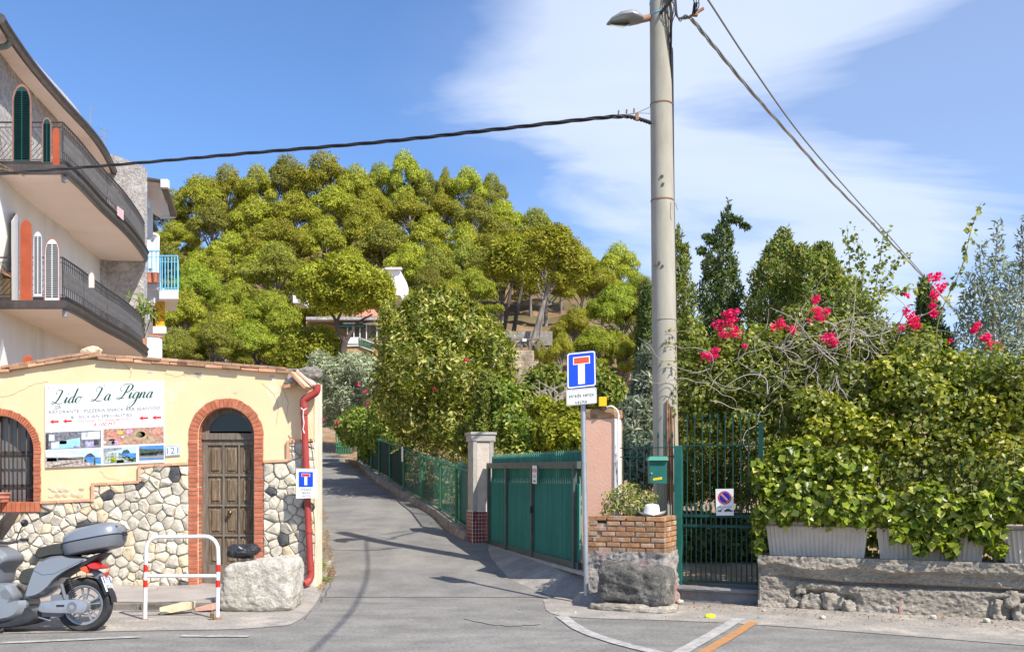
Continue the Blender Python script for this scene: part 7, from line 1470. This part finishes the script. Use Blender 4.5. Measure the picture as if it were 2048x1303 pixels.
cyp('bushy golden-tinged cypress behind the bougainvillea, right one of a pair', [(1602, 520, 26, 30), (1646, 510, 20, 26), (1628, 552, 52, 44), (1645, 600, 66, 54), (1690, 590, 30, 40), (1650, 670, 60, 60), (1650, 770, 62, 70)], 17, 38000, .10, 'cyp_g', seed=4)
cyp('dark cypress tuft behind the magenta blossoms where the cables disappear', [(1850, 590, 14, 34), (1856, 640, 26, 44), (1870, 700, 34, 50)], 16, 12000, .09, 'cyp', seed=5)
# olive at the right edge
ol = bush('olive_tree', 'silvery olive tree with feathery shoots at the right picture edge', 'olive tree', bpx([(2010, 640, 50, 60, 15, .8), (1960, 620, 34, 44, 15, .6), (2050, 600, 40, 70, 15, .7), (1990, 720, 56, 60, 14.6, .7), (2060, 720, 40, 70, 14.6, .7), (1945, 680, 30, 44, 15, .5)]+[(x+dx, y+k*24, 7+k*1.2, 16, 15, .12) for x, y, dx in ((1997, 460, 0), (2044, 468, 2), (1962, 500, -2), (1978, 530, 2), (2022, 540, 0), (2060, 440, 0), (1940, 560, 0)) for k in range(5)]), 12500, .105, 'olive_g', P(2010, 1000, 14.8), [([P(2030, 1000, 14.8), P(2000, 800, 14.8), P(1985, 640, 15), P(1996, 450, 15)], .05, .006), ([P(2000, 800, 14.8), P(2040, 640, 15), P(2046, 465, 15)], .03, .005), ([P(2030, 900, 14.8), P(2010, 700, 14.8), P(1965, 560, 15), P(1960, 500, 15)], .025, .004)], wr=.14, up=.2, tan=(0, 0, .6), outtan=.9, lump=.3, shell=.9, inner=.5, tj=.5)
# bougainvillea and creepers over the garden railing
bg_ = thing('bougainvillea', 'large bougainvillea with magenta blossom sprays arching over the iron gate', 'bougainvillea', P(1600, 1010, 12.6))
bb_ = bpx([(1400, 800, 54, 60, 12.9, .35), (1400, 720, 40, 50, 13.2, .35), (1450, 770, 60, 60, 12.8, .4), (1470, 700, 60, 50, 13, .45), (1530, 760, 60, 66, 12.6, .45), (1530, 690, 54, 40, 13, .4), (1600, 720, 60, 66, 12.8, .5), (1600, 650, 44, 40, 13.2, .4), (1660, 680, 56, 60, 13, .5), (1700, 620, 40, 40, 13.4, .4), (1740, 700, 60, 70, 13, .5), (1800, 730, 50, 60, 12.8, .5), (1380, 660, 26, 26, 13.4, .25), (1500, 840, 56, 40, 12.5, .35), (1590, 820, 60, 60, 12.4, .4), (1690, 780, 70, 60, 12.4, .45), (1820, 680, 40, 34, 13.2, .4), (1430, 850, 60, 30, 12.9, .3)])
foliage('foliage', bb_, 52000, .066, M['boug'], bg_, wr=.36, up=.3, tan=(0, 0, -.3), lump=.3, shell=.6, inner=.3, clipf=lambda p: (p[:, 2] > 1.55) | (p[:, 0] > 4.0))
segs = [([P(1690, 1000, 12.6), P(1670, 850, 12.5), P(1702, 760, 12.4)], .05, .03)]
r5 = random.Random(12)
for k in range(90):
    if k < 62: c = P(r5.uniform(1560, 1830), r5.uniform(650, 780), 12.3); ang_ = r5.uniform(-.5, PI+.5)
    else: c = P(r5.choice((1420, 1500, 1535, 1560, 1610, 1760)), 750+r5.uniform(-30, 60), 12.2); ang_ = r5.uniform(-1, PI+1)
    p = c.copy(); pts = [p.copy()]; ln = r5.uniform(.10, .20)
    for s_ in range(6):
        ang_ += r5.uniform(-.75, .75); p = p+Vector((math.cos(ang_)*ln, r5.uniform(-.08, .05), math.sin(ang_)*ln*.8)); pts.append(p.copy())
    segs.append((pts, r5.uniform(.004, .008), .002))
for k in range(26):
    c = P(1690+r5.uniform(-60, 60), 750+r5.uniform(-10, 40), 11.95); a_ = r5.uniform(-2.2, -.9); p = c.copy(); pts = [p.copy()]
    for s_ in range(5): a_ += r5.uniform(-.5, .5); p = p+Vector((math.cos(a_)*.16, r5.uniform(-.05, .05), math.sin(a_)*.16)); pts.append(p.copy())
    segs.append((pts, .006, .002))
for pts in ([P(1705, 760, 12.3), P(1650, 700, 12.2), P(1590, 660, 12.2), P(1545, 640, 12.2)], [P(1705, 770, 12.3), P(1700, 690, 12.2), P(1708, 620, 12.3), P(1712, 560, 12.3)], [P(1700, 775, 12.3), P(1760, 740, 12.2), P(1820, 735, 12.2)], [P(1690, 740, 12.2), P(1640, 700, 12.15), P(1590, 640, 12.2), P(1540, 615, 12.3)], [P(1535, 790, 12.1), P(1530, 755, 12.1), P(1490, 750, 12.1), P(1440, 780, 12.1)]): segs.append((pts, .010, .004))
branchy('bare_twigs', segs, M['twig'], bg_, 5)
stems = [([P(1690, 640, 12.8), P(1700, 560, 12.8), P(1694, 450, 12.8)], .008, .003), ([P(1720, 640, 12.8), P(1724, 560, 12.8), P(1712, 470, 12.8)], .008, .003), ([P(1740, 640, 12.8), P(1760, 520, 12.8), P(1768, 455, 12.8)], .008, .003), ([P(1750, 620, 12.8), P(1770, 560, 12.8), P(1800, 515, 12.8), P(1814, 508, 12.8)], .007, .003), ([P(1760, 580, 12.8), P(1810, 580, 12.8), P(1850, 572, 12.7)], .006, .003)]
branchy('climbing_shoots', stems, M['stem'], bg_, 5)
def along_leaves(name, stems, per_m, size, m, parent, wr=.42, spread=.05):
    Pn = []; 
    for pts, *_ in stems:
        c = catmull(pts, 6)
        for a, d in zip(c, c[1:]):
            k = max(1, int((d-a).length*per_m))
            for q in range(k): Pn.append(a.lerp(d, (q+rnd.random())/k)+Vector((rnd.gauss(0, spread), rnd.gauss(0, spread), rnd.gauss(0, spread*.6))))
    Pn = np.array([tuple(p) for p in Pn]); n = len(Pn); V, F = leafgeo(Pn, rg.normal(size=(n, 3))*.7+np.array([0, -.7, .5]), size*(1+rg.uniform(-.3, .3, n)), wr, tan=np.array([0, 0, -.5]))
    o = bpy.data.objects.new(name, npmesh(name, V, F, m, o=tuple(off(parent)))); COL.objects.link(o); o.parent = parent; OFF[o.name] = off(parent); return o
along_leaves('shoot_leaves', stems, 110, .065, M['boug'], bg_, spread=.055)
FL = [(1418, 710, 24, 13, 90), (1432, 700, 9, 6, 20), (1440, 648, 20, 16, 80), (1462, 640, 18, 16, 80), (1470, 664, 14, 14, 60), (1458, 626, 20, 8, 60), (1476, 622, 7, 6, 20), (1446, 668, 14, 9, 40), (1562, 648, 14, 12, 70), (1583, 658, 9, 10, 40), (1548, 655, 8, 7, 25), (1633, 598, 10, 9, 40), (1634, 622, 14, 7, 40), (1652, 622, 14, 5, 35), (1640, 636, 14, 6, 40), (1655, 676, 18, 11, 80), (1668, 684, 10, 9, 40), (1872, 555, 20, 9, 70), (1880, 575, 16, 11, 60), (1868, 590, 14, 9, 60), (1866, 612, 8, 6, 30), (1868, 627, 10, 6, 40), (1825, 638, 14, 16, 80), (1812, 622, 10, 10, 40), (1803, 655, 10, 8, 30), (1832, 652, 12, 8, 50), (1955, 648, 8, 6, 30), (1950, 660, 8, 6, 30), (1972, 674, 12, 10, 60), (1982, 690, 12, 11, 60), (1996, 690, 7, 9, 30), (1812, 590, 4, 4, 8), (1900, 680, 4, 4, 8), (1490, 690, 5, 4, 8), (1618, 640, 5, 4, 8)]
for x, y, rx, ry, n_ in FL:
    Yf = 12.2; foliage('flower_cluster', bpx([(x, y, rx, ry, Yf, rx*Yf/FP*.7)]), n_, .042, M['flower'], bg_, wr=.42, up=.1, jit=.9, tan=(0, 0, 0), tj=1, shell=.9, inner=.5, docull=False)
ts = thing('tall_shoot', 'single tall leafy bougainvillea shoot rising against the sky at the right', 'shoot', P(1868, 900, 12.6))
st_ = [([P(1868, 900, 12.6), P(1872, 700, 12.6), P(1880, 630, 12.6), P(1925, 530, 12.6), P(1942, 460, 12.6), P(1962, 405, 12.6)], .012, .004)]
branchy('stem', st_, M['stem'], ts, 5); along_leaves('leaves', [(st_[0][0][2:], 0, 0)], 42, .08, M['boug'], ts, spread=.03)
# sunlit creeper above the planters
def clumps(region, n, r0, r1, seed, depth):
    r6 = random.Random(seed); out = []
    while len(out) < n:
        x = r6.uniform(1600, 2110); y = r6.uniform(700, 905)
        lo_ = np.interp(x, [1600, 1680, 1760, 1850, 1900, 2100], [790, 750, 715, 700, 700, 735])
        if y < lo_+r6.uniform(-6, 18) or noise.noise(Vector((x*.011, y*.016, seed))) < -.12: continue
        r_ = r6.uniform(r0, r1); out.append((x, y, r_*1.15, r_*.8, 11.9-(x-1600)*.0012+r6.uniform(-depth, depth)*.5+(905-y)*.0018, r_*.0055))
    return out
cr_ = thing('creeper', 'thick sunlit yellow-green creeper heaped over the garden railing at the right', 'creeper', A0+E*3-NE*.5+Vector((0, 0, .7)))
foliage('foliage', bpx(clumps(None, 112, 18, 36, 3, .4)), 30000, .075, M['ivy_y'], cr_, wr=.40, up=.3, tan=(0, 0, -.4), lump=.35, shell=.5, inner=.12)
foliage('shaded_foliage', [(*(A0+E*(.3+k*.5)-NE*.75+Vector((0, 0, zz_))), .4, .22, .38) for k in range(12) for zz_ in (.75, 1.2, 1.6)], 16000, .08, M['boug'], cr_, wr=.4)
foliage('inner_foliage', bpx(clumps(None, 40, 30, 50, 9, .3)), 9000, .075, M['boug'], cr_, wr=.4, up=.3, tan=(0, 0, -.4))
branchy('stems', [([P(1650+k*45, 1000, 12.1), P(1640+k*46, 900, 12.0), P(1655+k*47, 800, 12.0)], .012, .005) for k in range(9)], M['twig'], cr_, 5)
# ivy on the planters
iv = thing('ivy', 'dense glossy ivy spilling over the concrete planters', 'ivy', A0+E*2.2+NE*.05+Vector((0, 0, .9)))
def ivp(x, y, rx, ry, d, rd):
    c = LN(x, y, A0, d=d*.6-.06); return (*c, rx*c.y/FP, rd*.75, ry*c.y/FP)
ib = [ivp(1535, 960, 30, 50, .06, .16), (ivp(1560, 1000, 44, 50, .08, .18)), ivp(1620, 970, 60, 60, .04, .22), ivp(1640, 1020, 60, 32, .10, .16), ivp(1700, 1000, 60, 50, .08, .2), ivp(1700, 930, 60, 50, -.06, .2), ivp(1760, 1010, 50, 44, .10, .18), ivp(1825, 1045, 44, 40, .12, .14), ivp(1860, 1000, 50, 50, .1, .18), ivp(1840, 1085, 16, 28, .12, .08), ivp(1880, 1060, 30, 36, .12, .1), ivp(1905, 1090, 13, 28, .12, .07), ivp(1930, 1030, 40, 44, .12, .14), ivp(1975, 1050, 30, 44, .12, .12), ivp(1990, 1090, 20, 22, .1, .08), ivp(1985, 1010, 60, 34, .06, .2), ivp(2040, 990, 44, 50, .08, .2), ivp(1517, 1040, 10, 40, .05, .08), ivp(1518, 1090, 7, 24, .03, .05), ivp(1590, 910, 50, 40, -.1, .2), ivp(2080, 1000, 40, 70, .1, .2)]
ib = [(*q[:3], q[3]*k1, q[4], q[5]*k1) for q in ib for k1 in (.78,)]
r7 = random.Random(5)
for q in list(ib):
    for _ in range(3): ib.append((q[0]+r7.uniform(-1, 1)*q[3], q[1]+r7.uniform(-.10, .06), q[2]+r7.uniform(-.8, .8)*q[5], q[3]*.42, q[4]*.6, q[5]*.45))
foliage('foliage', ib, 20000, .078, M['ivy'], iv, wr=.46, up=.35, jit=.65, tan=(0, 0, -1.0), tj=.5, lump=.3, shell=.5, inner=.15, sizevar=.6)
V, F = leafgeo(np.zeros((1, 3)), np.array([[0, -.8, .6]]), np.array([.105]), .48, tan=np.array([0, 0, -1.]), tj=0); lme = npmesh('leaf', V, F, leafmat('ivy_leaf_single', (.10, .16, .015), (.26, .31, .03), None, .35, .33, .45, objr=.35))
p_, n_, u_ = sample(ib, 900, .15, 0, .2)
k = (u_[:, 1] < -.1); p_ = p_[k][:300]
for q in p_: link('leaf', lme, iv, Vector(q)+NE*.03, (rnd.uniform(-.6, .6), rnd.uniform(-.7, .7), rnd.uniform(-.9, .9)))
# hedge seen through the gate, and dark undergrowth
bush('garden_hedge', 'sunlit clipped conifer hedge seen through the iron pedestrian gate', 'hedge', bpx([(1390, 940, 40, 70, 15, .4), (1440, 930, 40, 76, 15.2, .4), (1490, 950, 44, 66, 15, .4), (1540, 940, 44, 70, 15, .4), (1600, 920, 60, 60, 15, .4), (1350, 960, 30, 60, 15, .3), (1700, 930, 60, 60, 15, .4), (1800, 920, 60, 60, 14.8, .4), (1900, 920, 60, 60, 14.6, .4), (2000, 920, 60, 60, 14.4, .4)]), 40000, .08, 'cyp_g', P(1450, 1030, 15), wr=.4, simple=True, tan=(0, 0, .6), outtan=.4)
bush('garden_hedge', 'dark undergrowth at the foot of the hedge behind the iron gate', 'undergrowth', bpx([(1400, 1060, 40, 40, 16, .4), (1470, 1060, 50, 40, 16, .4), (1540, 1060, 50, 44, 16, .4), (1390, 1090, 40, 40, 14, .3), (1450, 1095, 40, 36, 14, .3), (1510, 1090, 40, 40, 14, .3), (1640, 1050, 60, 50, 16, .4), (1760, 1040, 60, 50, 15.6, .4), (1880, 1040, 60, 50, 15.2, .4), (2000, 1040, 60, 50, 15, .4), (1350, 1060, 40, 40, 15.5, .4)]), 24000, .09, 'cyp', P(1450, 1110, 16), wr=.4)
pt = bush('pittosporum', 'small rosette-leaved pittosporum bush growing in the brick planter', 'bush', bpx([(1225, 1000, 20, 20, 11.95, .14), (1248, 985, 20, 20, 12, .15), (1268, 980, 14, 14, 12.1, .12), (1290, 995, 20, 14, 12, .13), (1262, 1010, 26, 18, 11.95, .15), (1215, 1020, 12, 12, 11.9, .1), (1305, 992, 10, 8, 12, .08)]), 1500, .06, 'pitt', PLf(.55, 1.05, -.3), [([PLf(.5, 1.03, -.3), PLf(.45, 1.2, -.3), P(1290, 992, 12)], .012, .006), ([PLf(.55, 1.03, -.3), PLf(.62, 1.2, -.3), P(1248, 985, 12)], .012, .006), ([PLf(.6, 1.03, -.3), P(1222, 1005, 11.95)], .01, .006)], 'twig', wr=.2, up=.9, tan=(0, 0, .1), outtan=.8, tj=.7, shell=.6)
# leaves hanging round the pole
pv = thing('climbing_stem', 'sparse leafy bougainvillea shoot lying across the concrete pole', 'shoot', P(1345, 850, 12.25))
ss = [([P(1400, 660, 12.5), P(1370, 662, 12.35), P(1335, 660, 12.3)], .006, .003), ([P(1400, 690, 12.5), P(1368, 684, 12.35), P(1325, 690, 12.3)], .006, .003), ([P(1400, 730, 12.5), P(1360, 722, 12.3), P(1322, 722, 12.28)], .006, .003), ([P(1400, 760, 12.5), P(1362, 760, 12.3), P(1345, 790, 12.28), P(1352, 830, 12.28)], .006, .003)]
branchy('stem', ss, M['stem'], pv, 4); along_leaves('leaves', ss, 45, .055, M['boug'], pv, spread=.04)
# balcony plant (top of the building's lower balcony)
pb = [([(-12.35, 30.9, 6.0), P(285, 640, 31), P(275, 590, 30.8)], .02, .01), ([(-12.35, 30.9, 6.0), P(300, 640, 30.8), P(315, 615, 30.6)], .02, .01), ([(-12.35, 30.9, 6.0), P(290, 620, 31), P(298, 600, 30.8)], .02, .01)]
pb = [([Vector(q) for q in a], r0, r1) for a, r0, r1 in pb]
b = MB(); b.lathe([(.1, 0), (.16, .3), (.14, .3)], (-12.35, 30.9, 5.94), 10); b.build('pot', M['terra'], pp); branchy('stem', pb, M['stem'], pp, 4); along_leaves('leaves', [(a[1:], 0, 0) for a, _, _ in pb], 60, .28, M['shrub'], pp, wr=.12, spread=.16)
# pink blossoms on the mid shrubs
rb_ = thing('rose_bush', 'straggling bush with pink blossoms at the foot of the lane fence end', 'bush', P(705, 900, 34))
for x, y in ((712, 842), (704, 850), (675, 845), (640, 830), (645, 838), (736, 808), (758, 806), (730, 782), (716, 768), (720, 838)): foliage('blossom', bpx([(x, y, 4, 3, 31.5 if x > 725 else 33, .08)]), 14, .06, M['flower'], rb_, wr=.4, docull=False)
foliage('foliage', bpx([(705, 868, 16, 26, 34, .4), (725, 878, 14, 30, 33, .3), (690, 872, 10, 20, 35, .3)]), 2400, .10, M['shrub'], rb_, wr=.3)
hb = thing('hibiscus', 'two dark pink flowers in the big privet tree', 'flowers', P(870, 800, 22.4))
for x, y in ((868, 778), (935, 720)): foliage('blossom', bpx([(x, y, 4, 4, 22.4, .05)]), 14, .05, M['flower'], hb, wr=.45, docull=False)
# --- litter: dry needles, leaves, gravel along the edges
def scatter(name, lab, poly, n, size, m, wr=.2, kind='stuff', upz=.02):
    P_ = []; a = np.array(poly, float); x0, y0 = a.min(0); x1, y1 = a.max(0)
    def inside(x, y):
        c = False; j = len(poly)-1
        for i in range(len(poly)):
            if (poly[i][1] > y) != (poly[j][1] > y) and x < (poly[j][0]-poly[i][0])*(y-poly[i][1])/(poly[j][1]-poly[i][1])+poly[i][0]: c = not c
            j = i
        return c
    tries = 0
    while len(P_) < n and tries < n*20:
        tries += 1; x = rnd.uniform(x0, x1); y = rnd.uniform(y0, y1)
        if inside(x, y) and noise.noise(Vector((x*.05, y*.05, n))) > rnd.uniform(-.5, .2): v = solve(x, y); P_.append((v.x, v.y, v.z+upz+rnd.random()*.01))
    Pn = np.array(P_); k = len(Pn); V, F = leafgeo(Pn, rg.normal(size=(k, 3))*.35+np.array([0, 0, 1.]), size*(1+rg.uniform(-.5, .5, k)), wr, simple=True, tj=1)
    return tag(link(name, npmesh(name, V, F, m)), lab, kind=kind)
scatter('dry_needles', 'dry needles', [(638, 960), (650, 1000), (660, 1080), (672, 1150), (640, 1190), (632, 1160)], 2600, .05, M['dry'])
scatter('dry_needles', 'dry needles', [(1000, 1092), (940, 1050), (860, 1003), (780, 958), (735, 938), (720, 940), (800, 985), (880, 1030), (930, 1068)], 4200, .06, M['dryleaf'])
scatter('dry_needles', 'dry needles', [(640, 870), (690, 870), (730, 930), (800, 985), (700, 930), (640, 905)], 2600, .08, M['dry'])
scatter('dry_leaves', 'dry leaves', [(1160, 1205), (1540, 1212), (2048, 1244), (2048, 1262), (1540, 1230), (1160, 1215)], 500, .03, M['dryleaf'], .5)
scatter('dry_leaves', 'dry leaves', [(0, 1190), (450, 1182), (450, 1196), (0, 1205)], 120, .025, M['dryleaf'], .5, upz=.08)
scatter('dry_grass', 'dry grass', [(636, 1120), (650, 1120), (655, 1165), (632, 1170)], 500, .09, M['shrub'], .12, upz=.03)
gv = MB(); 
for k in range(150):
    x = rnd.choice((rnd.uniform(560, 660), rnd.uniform(1130, 2040), rnd.uniform(1000, 2040))); y = rnd.uniform(1165, 1215) if x < 700 else rnd.uniform(1215, 1240)+(x-1300)*.035
    v = solve(x, y); s_ = rnd.uniform(.004, .014); gv.box((v.x, v.y, v.z+.012+s_*.3), (s_*1.6, s_*1.2, s_), Matrix.Rotation(rnd.uniform(0, 3), 3, (rnd.random(), rnd.random(), 1)))
tag(gv.build('gravel', M['asph_old']), kind='stuff')
for x, y, s_, lb in ((1528, 1224, .045, 'small grey stone on the road edge near the iron gate step'), (1645, 1239, .07, 'pale pebble on the road in front of the exposed stones'), (1867, 1239, .08, 'grey pebble on the road near the tree shadow'), (1973, 1246, .08, 'rightmost pale pebble at the foot of the retaining wall'), (1360, 1208, .09, 'rounded pinkish stone beside the basalt block'), (1150, 1227, .03, 'tiny pale stone by the curved white road line')):
    v = solve(x, y); tag(rough_block('loose_stone', M['stone_a'], (v.x, v.y, v.z+s_*.3+.01), (s_, s_*.8, s_*.6), rnd.random(), s_*.12, 5, 3, x, freq=20), lb, 'stone')
yl = rough_block('yellow_ball', M['neon'], solve(1420, 1236)+Vector((0, 0, .028)), (.125, .08, .06), .2, .008, 12, 2.2, 4, freq=20); tag(yl, 'small neon yellow crumpled wrapper lying on the road', 'litter')
rl_ = rough_block('red_cap', M['red'], solve(1389, 1216)+Vector((0, 0, .02)), (.02, .02, .02), 0, .001, 3, 3, 4); tag(rl_, 'tiny red bottle cap by the kerb beside the basalt block', 'litter')
print('objects', len(COL.objects), 'tris', sum(len(m.polygons)*(2 if len(m.polygons) and m.polygons[0].loop_total == 4 else 1) for m in bpy.data.meshes))
